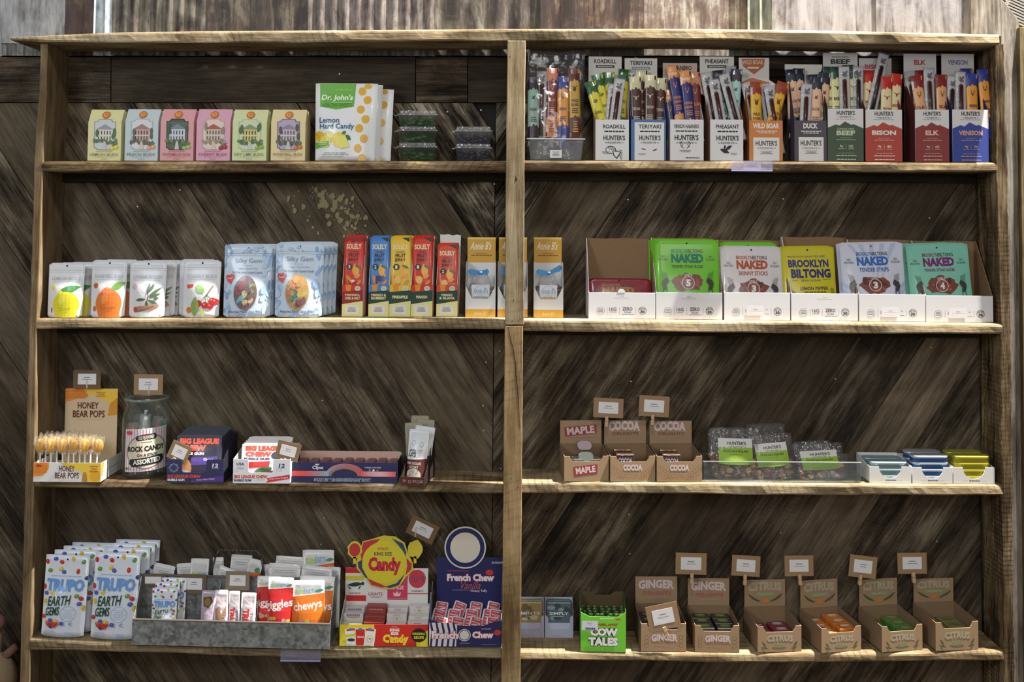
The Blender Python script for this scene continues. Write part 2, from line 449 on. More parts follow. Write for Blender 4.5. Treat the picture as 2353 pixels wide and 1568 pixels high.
xl = wp(-300, 600)[0]; xm = wp(1136, 600)[0]; xr = wp(2560, 600)[0]
zt = lambda px: wp(px, 237)[1]
chevron([-1400, -1215, -1040, -860, -690, -520, -375, -240, -73, 52, 220, 430, 612, 805, 1006, 1210], 1,
        [(xl, zt(-300)), (xm - .001, zt(1136)), (xm - .001, 0), (xl, 0)],
        [(1., .98, .94, 0), (.8, .97, .9, 0), (.9, .95, .88, 2), (.75, .96, .9, 0), (1., .97, .9, 0), (.8, .95, .86, 0), (.9, .96, .9, 2), (1.05, .99, .97, 2),
         (1.1, .98, .93, 0), (1.15, 1., .97, 2), (1.0, .96, .9, 0), (1.0, .97, .92, 0), (1.3, .98, .93, 2), (1.2, .95, .88, 2), (1.1, .97, .92, 1)])
chevron([700, 900, 1080, 1256, 1447, 1638, 1792, 1996, 2203, 2360, 2496, 2684, 2870, 3060, 3250, 3440, 3640], -1,
        [(xm + .001, zt(1136)), (xr, zt(2560)), (xr, 0), (xm + .001, 0)],
        [(.7, .98, .95, 0), (.62, .98, .95, 1), (.68, .97, .92, 1), (1.25, .98, .92, 2), (1.05, .97, .92, 0), (1.05, .95, .86, 0), (.95, .96, .88, 0), (.68, .93, .86, 2),
         (.66, .95, .9, 0), (1.5, .96, .92, 2), (1.15, .97, .93, 0), (.72, .96, .92, 0), (1.3, .96, .92, 2), (.8, .95, .9, 0), (.9, .95, .9, 0), (1., .95, .9, 0)])
# level plank above the chevron, in three lengths
hz = [(-300, 255, (.9, .95, .9), 0), (255, 955, (.62, .97, .95), 2), (955, 1075, (.8, .9, .8), 0), (1075, 1700, (.5, .95, .9), 2), (1700, 2560, (.6, .95, .9), 0)]
for x0, x1, c, k in hz:
    a, b = wp(x0 + 1, 131), wp(x1 - 1, 131); c0, d0 = wp(x1 - 1, 235.5), wp(x0 + 1, 235.5)
    plank([a, b, c0, d0], math.atan2(b[1] - a[1], b[0] - a[0]), [c[0], c[0] * c[1], c[0] * c[2]], plank_mats[k], YW - .001)
# old yellow paint left on one plank
mb = MB()
for i in range(170):
    t = rnd.random(); x = 728 + 96 * t + rnd.gauss(0, 15); y = 432 + 88 * t + rnd.gauss(0, 17)
    if rnd.random() < .25: x = rnd.uniform(640, 850); y = rnd.uniform(430, 560)
    if y < 426 or x > 790 + (y - 423) * .66 or x < 620 + (y - 423) * .66: continue
    c = P(x, y, YW - .0018); r = rnd.choice([1, 1.6, 2.6, 4.2, 6.5]) * .00124; n = rnd.randint(5, 8)
    pl = [(c.x + r * rnd.uniform(.5, 1.3) * math.cos(6.283 * k / n), c.z + r * rnd.uniform(.6, 1.5) * math.sin(6.283 * k / n)) for k in range(n)]
    mb.add([(a_, YW - .0032 - i * .00001, b_) for a_, b_ in pl], [tuple(range(n))])
tag(mb.obj('paint_flakes', mat((146, 136, 98), .9), wall), 'flaking yellow paint remnants', kind='stuff')
# nail heads
nm = mat((190, 185, 175), .45, .6)
for x, y in [(413, 437), (316, 475), (1136, 423), (1028, 257), (1443, 459), (1800, 457), (2136, 501), (1117, 833), (1149, 807), (741, 921), (1110, 933), (1112, 990), (1151, 1078), (1450, 877),
             (2140, 799), (745, 1191), (738, 1252), (1447, 1273), (1445, 1183), (1795, 1225), (2153, 1245), (780, 170), (1920, 871), (1105, 253)]:
    q = P(x, y, YW - .004)
    MB().lathe([(0, 0), (.0022, 0), (.0028, .001), (.0028, .006)], n=8).obj('nail', nm, wall, q, (math.pi / 2 * -1, 0, 0))


# ---- metal sheets above
def rust(name, c0, c1, c2, sc=1., pk=.5, stretch=7):
    m = bpy.data.materials.new(name); m.use_nodes = True; nt = m.node_tree; N = nt.nodes; L = nt.links; b = N['Principled BSDF']
    b.inputs['Roughness'].default_value = .55; b.inputs['Metallic'].default_value = .15
    tc = N.new('ShaderNodeTexCoord')
    def ns(sx, sz, det, dist=0.):
        mp = N.new('ShaderNodeMapping'); mp.inputs['Scale'].default_value = (sx, sx, sz); L.new(tc.outputs['Object'], mp.inputs[0])
        n = N.new('ShaderNodeTexNoise'); n.inputs['Scale'].default_value = sc; n.inputs['Detail'].default_value = det; n.inputs['Distortion'].default_value = dist; n.inputs['Roughness'].default_value = .65
        L.new(mp.outputs[0], n.inputs['Vector']); return n.outputs['Fac']
    a = ns(60, 60. / stretch, 5, .5); d = ns(14, 9, 6, .8)
    mm = N.new('ShaderNodeMath'); mm.operation = 'ADD'; mm.inputs[1].default_value = 0; L.new(a, mm.inputs[0])
    mx = N.new('ShaderNodeMix'); mx.inputs[0].default_value = .5; L.new(mm.outputs[0], mx.inputs[2]); L.new(d, mx.inputs[3])
    rp = N.new('ShaderNodeValToRGB'); e = rp.color_ramp.elements; e[0].position = pk - .1; e[0].color = [lin(q) for q in c0] + [1]; e[1].position = pk + .1; e[1].color = [lin(q) for q in c2] + [1]
    k = e.new(pk); k.color = [lin(q) for q in c1] + [1]
    L.new(mx.outputs[0], rp.inputs[0]); L.new(rp.outputs[0], b.inputs['Base Color'])
    bp = N.new('ShaderNodeBump'); bp.inputs['Strength'].default_value = .6; bp.inputs['Distance'].default_value = .003; L.new(mx.outputs[0], bp.inputs['Height']); L.new(bp.outputs[0], b.inputs['Normal'])
    return m


def sheet(x0, x1, m, pitch, amp, yf, ytop=-220, ybot=128.5):
    a = P(x0, 60, yf); b = P(x1, 60, yf); z1 = P(1176, ytop, yf).z; z0 = P((x0 + x1) / 2, ybot, yf).z
    n = max(4, int((x1 - x0) / 3)); mb = MB(); v = []; f = []
    for i in range(n + 1):
        x = a.x + (b.x - a.x) * i / n; px = (x1 - x0) * i / n
        q = abs(((px / pitch) % 1) * 2 - 1) if pitch else 1
        y = yf - amp * (q ** 3 if amp > .004 else (.5 + .5 * math.cos(px / pitch * 6.283) if pitch else 0))
        for z in (z0, z1): v += [(x, y, z)]
        for z in (z0, z1): v += [(x, y + .0012, z)]
    for i in range(n):
        p = i * 4; r = p + 4
        f += [(p, r, r + 1, p + 1), (p + 2, p + 3, r + 3, r + 2), (p, p + 2, r + 2, r), (p + 1, r + 1, r + 3, p + 3)]
    f += [(0, 1, 3, 2), (n * 4, n * 4 + 2, n * 4 + 3, n * 4 + 1)]
    mb.add(v, f); return mb.obj('metal_sheet', m, wall)


R = rust
sheet(-300, 6, R('sheet_pale', (110, 108, 106), (150, 150, 150), (190, 190, 190)), 40, .003, .138)
sheet(3, 148, R('sheet_peeling', (84, 78, 68), (128, 126, 124), (158, 156, 156), pk=.46), 0, 0, .134, ybot=100)
sheet(3, 152, R('sheet_under', (70, 66, 58), (104, 100, 92), (150, 148, 142)), 20, .003, .141)
sheet(144, 222, R('sheet_rust', (40, 24, 16), (66, 44, 30), (96, 72, 52)), 60, .003, .138)
sheet(218, 262, R('sheet_strip', (80, 84, 84), (150, 160, 168), (190, 196, 200), pk=.45), 26, .01, .136)
sheet(258, 472, R('sheet_striped', (44, 34, 26), (84, 78, 68), (124, 116, 104)), 26, .0035, .138)
sheet(468, 712, R('sheet_dark', (30, 24, 18), (58, 46, 38), (96, 88, 76)), 62, .003, .140)
sheet(708, 1000, R('sheet_grey', (44, 36, 32), (92, 84, 80), (130, 122, 116)), 28, .004, .137)
sheet(996, 1245, R('sheet_brown', (32, 22, 16), (62, 54, 46), (104, 98, 88)), 50, .004, .140)
sheet(1241, 1480, R('sheet_rust_dark', (34, 22, 16), (62, 42, 32), (120, 106, 92), pk=.53), 70, .003, .137)
sheet(1476, 1692, R('sheet_flaking', (70, 56, 48), (104, 90, 82), (150, 146, 136)), 0, 0, .140)
sheet(1688, 1720, R('sheet_stain', (60, 50, 40), (96, 84, 70), (130, 120, 100)), 0, 0, .135)
sheet(1716, 1772, R('sheet_green_grey', (80, 84, 74), (112, 116, 106), (142, 142, 134)), 28, .01, .138)
sheet(1768, 2020, R('sheet_lilac', (66, 56, 46), (116, 112, 112), (140, 137, 138), pk=.45, stretch=16), 62, .0025, .139)
sheet(2012, 2238, R('sheet_lilac_two', (60, 52, 46), (110, 107, 108), (136, 133, 135), pk=.46, stretch=14), 84, .004, .136)
# lower strip of sheets seen left of the unit
pale = wood('post_pale', (86, 80, 72), (132, 124, 114), (168, 160, 150), axis='Z', contrast=1.2, blotch=.5, bump=.6)


def timber(name, poly_px, Y0, Y1, m, parent=None, col=(1, 1, 1), bevel=.0015, zlow=None):
    pts = []
    for x, y in poly_px:
        q = P(x, y, Y0); pts.append((q.x, q.z if zlow is None or y < 1560 else zlow))
    cx = sum(q[0] for q in pts) / len(pts)
    o = MB().extr([(x - cx, z) for x, z in pts], lambda a, b, t: (a, t, b), 0, Y1 - Y0).obj(name, m, parent, (cx, Y0, 0), bevel=bevel)
    o.color = (*col, 1); return o


tag(timber('trim_1', [(2231, -220), (2290, -220), (2290, -18), (2342, 48), (2346, 780), (2356, 1568), (2325, 1568), (2300, 84), (2231, 84)], .118, .166, pale, zlow=0), kind='structure')
tag(timber('trim_2', [(2343, 62), (2372, 62), (2390, 1568), (2358, 1568)], .10, .166, wood('post_yellow', (70, 60, 40), (104, 92, 66), (140, 124, 90), axis='Z'), zlow=0), kind='structure')
mb = MB(); q = P(2330, 40, .12)
for i in range(9):
    mb.box(-.03, .2, -.012, .02, .0 + i * .0085 - .012, .005 + i * .0085 - .012, M=Matrix.Rotation(math.radians(24), 4, 'Y'))
tag(mb.obj('trim_3', mat((150, 146, 138), .5, .3), None, (q.x, .135, q.z)), kind='structure')
a = P(-420, 0, .17); b = P(2640, 0, .17)
tag(MB().box(a.x, b.x, -6, .3, -.05, 0).obj('floor', wood('floor_boards', (36, 30, 24), (58, 48, 38), (84, 72, 58))), kind='structure')

# ------------------------------------------------------------------ the shelving unit
edge = wood('board_edge', (78, 64, 45), (144, 126, 96), (192, 176, 144), saw=.28, sawscale=55, sawrot=20, contrast=.85, blotch=.6, fine=1.4, bump=.6)
edge_dark = wood('board_edge_dark', (56, 44, 30), (110, 92, 66), (162, 144, 112), saw=.28, sawscale=50, sawrot=-35, contrast=.9, blotch=.7, fine=1.4)
postm = wood('post_wood', (98, 80, 56), (150, 131, 101), (186, 168, 136), axis='Z', saw=.12, sawscale=40, sawrot=12, contrast=.75, blotch=.7, fine=1.4, bump=.5)
postl = wood('post_wood_left', (72, 55, 37), (122, 103, 76), (160, 142, 112), axis='Z', contrast=.8, blotch=.5, fine=1.4)
postr = wood('post_wood_right', (42, 30, 20), (98, 80, 56), (152, 134, 104), axis='Z', saw=.5, sawscale=75, sawrot=3, contrast=1.2)
unit = empty('shelving_unit', (0, 0, 0))
tag(unit, 'rough reclaimed-wood wall shelving with two bays and a centre post', 'shelving')


def interp(pts, x):
    for i in range(len(pts) - 1):
        if x <= pts[i + 1][0] or i == len(pts) - 2:
            (x0, y0), (x1, y1) = pts[i], pts[i + 1]; return y0 + (y1 - y0) * (x - x0) / (x1 - x0)


def board(name, tops, bots, Y0, Y1, m, col=(1, 1, 1), wob=.0012, N=70, seed=3):
    """a plank along x; tops/bots are pixel samples of its front edges"""
    T = [(q.x, q.z) for q in (P(x, y, Y0) for x, y in tops)]; B = [(q.x, q.z) for q in (P(x, y, Y0) for x, y in bots)]
    r = random.Random(seed); xa, xb = T[0][0], T[-1][0]; v = []; f = []; w1 = [r.uniform(-1, 1) for _ in range(N + 1)]; ph = [r.uniform(0, 6) for _ in range(4)]
    mid = (xa + xb) / 2; zm = T[0][1]
    for i in range(N + 1):
        x = xa + (xb - xa) * i / N; zt_ = interp(T, x); zb = interp(B, x)
        k = wob * (math.sin(x * 9 + ph[0]) + .6 * math.sin(x * 31 + ph[1]) + .5 * w1[i]); kb = wob * (math.sin(x * 7 + ph[2]) + .7 * math.sin(x * 23 + ph[3]))
        sec = [(Y0 + .011, zt_), (Y0 + .005 - k, zt_ - .0014), (Y0 + .0012 - k, zt_ - .005), (Y0 - k, zt_ - .0095), (Y0 - kb * .8, zb + .004 + kb), (Y0 + .003, zb + kb * .7), (Y1, zb), (Y1, zt_)]
        v += [(x - mid, y, z) for y, z in sec]
    n = 8
    for i in range(N):
        for j in range(n):
            a_, b_ = i * n + j, i * n + (j + 1) % n; f.append((a_, b_, b_ + n, a_ + n))
    f += [tuple(range(n))[::-1], tuple(range(N * n, N * n + n))]
    o = MB().add(v, f).obj(name, m, unit, (mid, 0, 0), fix=True); o.color = (*col, 1)
    return o, T


SH = {}
defs = {
    'A': ([(96, 370), (1168, 369.5)], [(96, 394), (1168, 393)]),
    'B': ([(1196, 367.5), (1700, 369.5), (2291, 373)], [(1196, 390), (1700, 392), (2291, 395)]),
    'C': ([(84, 732.5), (1168, 732)], [(84, 756), (1168, 757)]),
    'D': ([(1196, 733), (1330, 734), (2303, 744)], [(1196, 760), (1330, 763), (2303, 768)]),
    'E': ([(80, 1102), (300, 1105), (660, 1108), (1165, 1112)], [(80, 1121), (300, 1124), (660, 1130), (1165, 1135)]),
    'F': ([(1192, 1107), (1700, 1110), (2305, 1115)], [(1192, 1133), (1700, 1136), (2305, 1140)]),
    'G': ([(70, 1467), (290, 1477), (770, 1486), (1160, 1488)], [(70, 1494), (290, 1500), (770, 1514), (1160, 1515)]),
    'H': ([(1190, 1498), (1700, 1502), (2000, 1501), (2309, 1497)], [(1190, 1517), (1700, 1523), (2000, 1522), (2309, 1518)]),
}
for i, (k, (t, b)) in enumerate(defs.items()):
    dk = k in 'ABE'
    o, SH[k] = board('shelf', t, b, 0., .1435, edge_dark if dk else edge, {'G': (.8, .8, .78), 'H': (.85, .82, .76), 'A': (.95, .92, .85)}.get(k, (1, 1, 1)), seed=i, wob=.0016 if k in 'FG' else .001)
    # cleat under the back of the shelf
    q0, q1 = P(b[0][0], b[0][1]), P(b[-1][0], b[-1][1])
    a0 = P(t[0][0] + 10, 400).x; b0 = P(t[-1][0] - 8, 400).x
    z = min(q0.z, q1.z) - .0025
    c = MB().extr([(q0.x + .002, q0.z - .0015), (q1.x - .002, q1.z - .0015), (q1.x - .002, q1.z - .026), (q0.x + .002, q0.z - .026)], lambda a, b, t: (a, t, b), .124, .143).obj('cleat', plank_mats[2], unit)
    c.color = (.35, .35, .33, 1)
board('top_board', [(24, 84), (260, 73), (480, 70), (800, 68), (1180, 65), (1560, 64.5), (1900, 69), (2296, 78)],
      [(24, 92), (100, 97), (700, 97), (1180, 92), (1600, 91), (1950, 98), (2296, 103)], -.022, .133, edge, wob=.0014, N=110, seed=8)
jl = lambda pts, j, step: pts


def jag(pts, j, step, seed):
    r = random.Random(seed); out = []
    for i in range(len(pts) - 1):
        (x0, y0), (x1, y1) = pts[i], pts[i + 1]; n = max(1, int((y1 - y0) / step))
        for k in range(n): t = k / n; out.append((x0 + (x1 - x0) * t + r.uniform(-j, j), y0 + (y1 - y0) * t))
    return out + [pts[-1]]


lo = jag([(92, 98), (90, 215), (82, 290), (78, 400), (73, 560), (66, 735), (63, 900), (60, 1000), (52, 1300), (44, 1568)], 1., 28, 1)
li_ = jag([(109, 98), (107, 215), (102, 290), (98, 400), (92, 560), (85, 735), (81, 1000), (74, 1300), (68, 1568)], .8, 28, 2)
timber('side_post', lo + li_[::-1], 0, .143, postl, unit, (.85, .84, .82), zlow=0, bevel=.003)
ri = jag([(2287, 101), (2290, 388), (2300, 750), (2302, 1120), (2308, 1568)], 1.2, 12, 3)
rr = jag([(2307, 101), (2314, 388), (2322, 750), (2326, 1100), (2331, 1568)], 1.6, 12, 4)
timber('side_post', ri + rr[::-1], 0, .117, postr, unit, zlow=0, bevel=.001)
timber('side_post', [(x + 3, y) for x, y in [(2287, 102), (2290, 388), (2300, 750), (2302, 1120), (2308, 1568), (2312, 1568), (2306, 1120), (2304, 750), (2294, 388), (2291, 102)]], .003, .1435, postr, unit, (.45, .42, .38), zlow=0)
timber('centre_post', jag([(1166, 93), (1162, 400), (1160, 747)], .5, 30, 5) + jag([(1208, 93), (1205, 400), (1204, 747)], .5, 30, 6)[::-1], -.022, -.0025, postm, unit, (.84, .87, .87), bevel=.0022)
timber('centre_post', jag([(1160, 749), (1156, 1150), (1152, 1568)], .5, 30, 7) + jag([(1202, 749), (1199, 1150), (1196, 1568)], .5, 30, 9)[::-1], -.022, -.0025, postm, unit, (.86, .77, .64), zlow=0, bevel=.0022)
ck = [(1168, 752), (1172, 775), (1180, 805), (1184, 835), (1186, 870), (1189, 892), (1192, 930), (1193, 962), (1195, 985)]
mb = MB()
for i in range(len(ck) - 1):
    a, b = P(*ck[i], -.0224), P(*ck[i + 1], -.0224); k = .0006 + .0008 * math.sin(i * .4 + .3); mb.add([(a.x - k, a.y, a.z), (a.x + k, a.y, a.z), (b.x + k, b.y, b.z), (b.x - k, b.y, b.z), (a.x, a.y + .001, a.z), (b.x, b.y + .001, b.z)], [(0, 1, 2, 3), (0, 3, 5, 4), (1, 4, 5, 2)])
mb.obj('crack', mat((56, 42, 28), .9), unit)
for x, y in [(1177, 738), (1191, 738), (1185, 405), (1180, 690), (1174, 1100), (1190, 1120), (1172, 130)]:
    q = P(x, y, -.022)
    MB().lathe([(0, .0004), (.0016, .0002), (.0022, -.002)], n=8).obj('nail', mat((50, 46, 42), .6, .5), unit, q, (math.pi / 2, 0, 0))
q = P(1186, 412, -.0222)
MB().lathe([(0, .0004), (.003, .0002), (.0045, -.002)], n=10).obj('knot', mat((36, 28, 20), .9), unit, q, (math.pi / 2, 0, 0)).scale = (.8, 2, 1)


# ------------------------------------------------------------------ placing things on the shelves
def zs(sh, x): return interp(SH[sh], x)


def spot(sh, x0, x1, yt, Y):
    """pixel extents of a thing's front at depth Y -> (location, width, height)"""
    T = SH[sh]; xc = (x0 + x1) / 2
    py = 400 if sh in 'AB' else 740 if sh in 'CD' else 1110 if sh in 'EF' else 1485
    a = P(x0, py, Y); b = P(x1, py, Y); cx = (a.x + b.x) / 2; z = max(zs(sh, a.x), zs(sh, b.x), zs(sh, cx)) + .0006
    return Vector((cx, Y, z)), b.x - a.x, P(xc, yt, Y).z - z
# ------------------------------------------------------------------ shared builders for goods
KR = (162, 134, 102); KRD = (120, 92, 62)


def pouchfn(w, h, t, lean=0., r=.006, base=1., taper=0., d=None):
    """stand-up pouch skin: flat sealed top, full belly, gusset bottom"""
    cl, sl = math.cos(lean), math.sin(lean)
    def f(u, v):
        x = (u - .5) * w * (1 - taper * (1 - v) * 1.); z = v * h
        k = min(1, max(0, (.93 - v) / .55)); prof = k * k * (3 - 2 * k) * (base + (1 - base) * min(1, v / .3)) + .02
        ed = max(0, 1 - (2 * u - 1) ** 2) ** .6
        y = t / 2 * ed * prof
        cr = max(0, abs(2 * u - 1) * w / 2 - (w / 2 - r)); zz = z
        if cr > 0 and r > 0:
            dz = r - math.sqrt(max(0, r * r - cr * cr))
            if v > .9: zz = min(z, h - dz)
            if v < .08: zz = max(z, dz)
        yf, yb = -y + t / 2, y + t / 2
        return ((x, yf * cl + zz * sl, zz * cl - yf * sl * 0), (x, yb * cl + zz * sl, zz * cl))
    return f


def pouch(name, loc, w, h, t, m, pr=None, lean=.06, rz=0, r=.005, taper=.03, base=.9, coat=0., rough=.5, parent=None, nu=10, nv=14, hole=True, tilt=0):
    f = pouchfn(w, h, t, lean, r, base, taper)
    o = MB().shell(f, nu, nv).obj(name, m, parent, loc, (0, tilt, rz), smooth=True)
    if hole: MB().lathe([(0, 0), (.0028, 0)], n=10).obj('hang_hole', mat((40, 38, 36), .9), o, (0, f(.5, .945)[0][1] - .0006, h * .945 * math.cos(lean)), (math.pi / 2, 0, 0))
    if pr: pr.build('front_print', o, lambda u, v: (f(u, v)[0], (0, -1, 0)), grid=(nu, nv), coat=coat, rough=rough)
    return o


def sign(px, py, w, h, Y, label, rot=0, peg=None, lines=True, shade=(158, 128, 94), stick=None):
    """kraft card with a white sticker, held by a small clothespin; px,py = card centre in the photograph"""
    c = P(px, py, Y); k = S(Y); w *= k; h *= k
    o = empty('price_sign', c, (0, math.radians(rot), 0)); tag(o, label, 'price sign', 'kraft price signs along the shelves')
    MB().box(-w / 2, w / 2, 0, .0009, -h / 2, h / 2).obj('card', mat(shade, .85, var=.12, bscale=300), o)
    sx, sz = w * .33, h * .29
    st = MB().box(-sx, sx, -.0004, 0, -sz + h * .01, sz + h * .01).obj('sticker', mat((226, 224, 224), .6), o)
    if lines:
        p = Print(0, 0, 60, 30); p.lines(20, 9, 40, 13, 1, (120, 118, 118)); p.lines(14, 14.5, 46, 17.5, 1, (150, 148, 148), seed=int(px))
        p.build('text_print', st, flat((-sx, -.0004, -sz), (2 * sx, 0, 0), (0, 0, 2 * sz)))
    if peg:
        dx, dz, a = peg; q = empty('clothespin', (dx * k, -.002, dz * k), (0, math.radians(a), 0)); q.parent = o
        pm = mat((196, 166, 124), .7)
        MB().box(-.0045, .0045, -.0035, -.0003, -.014, .016).obj('peg_half', pm, q, bevel=.0008)
        MB().box(-.0045, .0045, .0034, .0066, -.014, .016).obj('peg_half', pm, q, bevel=.0008)
        MB().tube((-.005, -.001, .002), (.005, -.001, .002), .0028, n=8).obj('spring', mat((120, 118, 112), .4, .8), q)
    if stick: MB().tube((stick[0] * k, .002, -h / 2), (stick[1] * k, .002, stick[2] * k), .003).obj('stick', mat((190, 176, 150), .7), o)
    return o
# ================================================================== shelf A: tent-top cartons, lemon pouches, clamshells
def gable(px0, px1, yt, col, label, pic, fruit, word, wc, Y=.012, dep=.05, prt=True):
    loc, w, h = spot('A', px0, px1, yt, Y); sh = h * .74; rid = dep * .5
    sec = [(0, 0), (dep, 0), (dep, sh), (rid + .002, h), (rid - .002, h), (0, sh)]
    o = MB().side(sec, -w / 2, w).obj('sweet_carton', mat(col, .6), None, loc, (0, 0, rnd.uniform(-.02, .02)), bevel=.0006)
    tag(o, label, 'carton', 'tent-top sweet cartons on the top left shelf')
    if not prt: return o
    p = Print(0, 0, 100, 155)
    X = [(18, 38), (26, 38), (31, 30), (69, 30), (74, 38), (84, 38), (84, 118), (78, 118), (72, 124), (28, 124), (22, 118), (18, 118)]
    p.poly(X, pic[0]); p.poly([(x * .9 + 5, y * .93 + 5) for x, y in X], pic[1])
    p.rect(28, 62, 74, 98, pic[2]); p.poly([(24, 62), (51, 46), (78, 62)], pic[3])
    for i in range(5): p.rect(31 + i * 8.6, 66, 34 + i * 8.6, 77, (60, 56, 54)); p.rect(31 + i * 8.6, 83, 34 + i * 8.6, 95, (70, 66, 60))
    p.rect(28, 79, 74, 81, (220, 215, 200)); r = random.Random(px0)
    for i in range(9): p.ell(20 + i * 8, 100 + r.uniform(-5, 5), r.uniform(4, 7), r.uniform(5, 9), pic[4] if i % 2 else pic[5], 8)
    for i in range(4): p.ell(r.choice([24, 28, 76, 80]), r.uniform(52, 90), 5, r.uniform(8, 14), pic[4], 8)
    p.poly([(44, 122), (58, 122), (54, 98), (48, 98)], (206, 196, 180))
    for dx, dy in [(0, 0), (12, -3)]:
        p.ell(74 + dx, 117 + dy, 7, 6.5, fruit, 12); p.ell(72 + dx, 115 + dy, 2.4, 2, [min(255, q + 50) for q in fruit], 8)
    p.leaf(72, 112, 92, 102, 6, (90, 120, 60)); p.leaf(80, 108, 68, 98, 5, (90, 120, 60))
    p.ell(50, 18, 12, 11, (206, 112, 40)); p.text('KD', 43, 12, 57, 24, (236, 196, 130), bold=.01)
    p.lines(25, 127, 75, 129.5, 1, wc); p.text(word, 8, 132, 92, 140, wc, bold=0.004); p.lines(20, 143, 80, 145, 1, wc, seed=3); p.lines(38, 149, 62, 151.5, 1, wc, seed=5)
    p.build('front_print', o, lambda u, v: ((-w / 2 + u * w, 0, v * h), (0, -1, 0)) if v <= .74 else ((-w / 2 + u * w, (v - .74) / .26 * (rid - .002), v * h), (0, -1, .35)), grid=([0.5], [.74]))
    return o


GR = ((150, 160, 150), (200, 205, 205), (216, 212, 196), (150, 148, 156), (84, 104, 66), (110, 120, 90))
gspec = [(200, 276, 250, (222, 216, 160), 'pale yellow tent-top carton with a lemon and porch house picture', GR, (220, 200, 60), 'LEMON BUDS', (150, 140, 90)),
         (285, 361, 249, (196, 208, 210), 'pale blue-grey tent-top carton with a pink mansion and peach picture', ((170, 176, 176), (214, 216, 214), (196, 160, 150), (160, 120, 110), (92, 96, 80), (110, 90, 90)), (226, 150, 110), 'PEACH BUDS', (120, 130, 130)),
         (366, 443, 249, (220, 162, 164), 'salmon pink tent-top carton with a dark garden and watermelon picture', ((50, 56, 50), (84, 100, 80), (196, 204, 214), (120, 130, 150), (60, 84, 50), (110, 130, 70)), (150, 176, 90), 'WATERMELON BUDS', (176, 84, 92)),
         (449, 527, 249, (220, 166, 184), 'mauve pink tent-top carton with a red-roofed cottage and cherries', ((190, 160, 150), (222, 204, 190), (206, 186, 170), (176, 84, 64), (150, 130, 110), (170, 150, 130)), (160, 36, 44), 'CHERRY BUDS', (160, 80, 110)),
         (532, 611, 250, (212, 218, 166), 'pale green tent-top carton with a yellow house and lime picture', ((170, 190, 150), (204, 214, 180), (206, 196, 110), (130, 150, 110), (76, 110, 60), (100, 130, 80)), (130, 170, 70), 'KEY LIME BUDS', (120, 130, 90)),
         (621, 700, 250, (226, 210, 160), 'cream orange tent-top carton with a purple tower and oranges picture', ((120, 104, 130), (178, 166, 196), (196, 180, 190), (150, 130, 150), (84, 84, 74), (110, 110, 96)), (206, 104, 56), 'HONEYBELL BUDS', (150, 120, 80))]
for g in gspec: gable(*g)
for g, t in zip(gspec, ('lemon', 'peach', 'watermelon', 'cherry', 'lime', 'orange')):
    gable(g[0] + 4, g[1] + 4, g[2] + 4, g[3], 'spare tent-top carton standing directly behind the front %s carton' % t, g[5], g[6], g[7], g[8], Y=.072, prt=False)


# lemon sweets pouches
def lemon_design():
    p = Print(0, 0, 154, 184); W = (226, 226, 226)
    for i, (x, y) in enumerate([(130, 0), (116, 19), (130, 40), (115, 63), (128, 86), (114, 108), (126, 132), (112, 155), (123, 178)]):
        p.ell(x, max(7, y), 10, 10 if y > 8 else 6, (218, 168, 40), 16)
    p.poly([(11, 1), (100, 1), (97, 56), (54, 63), (12, 56)], (104, 172, 56))
    p.lines(18, 15, 92, 18, 1, (160, 206, 120)); p.text("Dr. John's", 16, 27, 94, 44, (236, 240, 232), bold=.03, shear=.15); p.rect(38, 45, 92, 46.3, (200, 220, 190))
    p.text('HEALTHY SWEETS', 18, 48, 92, 57, (60, 128, 48), bold=.012)
    p.text('Lemon', 12, 82, 63, 95, (28, 84, 128), bold=.012); p.text('Hard Candy', 13, 97, 101, 113, (28, 84, 128), bold=.012)
    p.ell(12, 127, 13, 12, (222, 178, 40)); p.ell(38, 128, 15, 12, (212, 196, 60)); p.ell(63, 135, 17, 18, (236, 206, 50)); p.ell(28, 140, 14, 14, (236, 214, 90)); p.leaf(78, 125, 94, 135, 12, (50, 104, 50)); p.leaf(70, 122, 82, 116, 8, (70, 120, 50))
    p.poly([(52, 130), (80, 125), (92, 152), (70, 156), (58, 146)], (230, 222, 110)); p.poly([(1, 142), (38, 138), (38, 150), (2, 155)], (104, 172, 56)); p.lines(8, 141, 34, 149, 2, (214, 236, 190))
    p.lines(10, 165, 100, 172, 2, (150, 160, 156), seed=2); p.lines(16, 174, 80, 177, 1, (110, 170, 110), seed=4)
    return p


FO = dict(rough=.38, coat=.2)
whitefilm = mat((226, 226, 226), .38, bump=.15, bscale=30, coat=.2)
loc, w, h = spot('A', 716, 862, 187, .008)
o = pouch('sweets_pouch', loc, w, h, .045, whitefilm, lemon_design(), lean=.07, taper=.06, r=.001, **FO)
tag(o, 'tall white pouch with green crest and yellow dots showing lemons, in front', 'pouch', 'white lemon sweets pouches on the top left shelf')
o2 = dup(o, (loc.x + .012, .03, loc.z - 0), (0, 0, .02), 'white lemon pouch directly behind the front one, only its right edge showing')
o3 = dup(o, (P(828, 300, .055).x, .058, loc.z), (0, 0, -.03), 'white lemon pouch standing back to the right, only its dotted side showing'); o3.scale = (1, 1, .955)


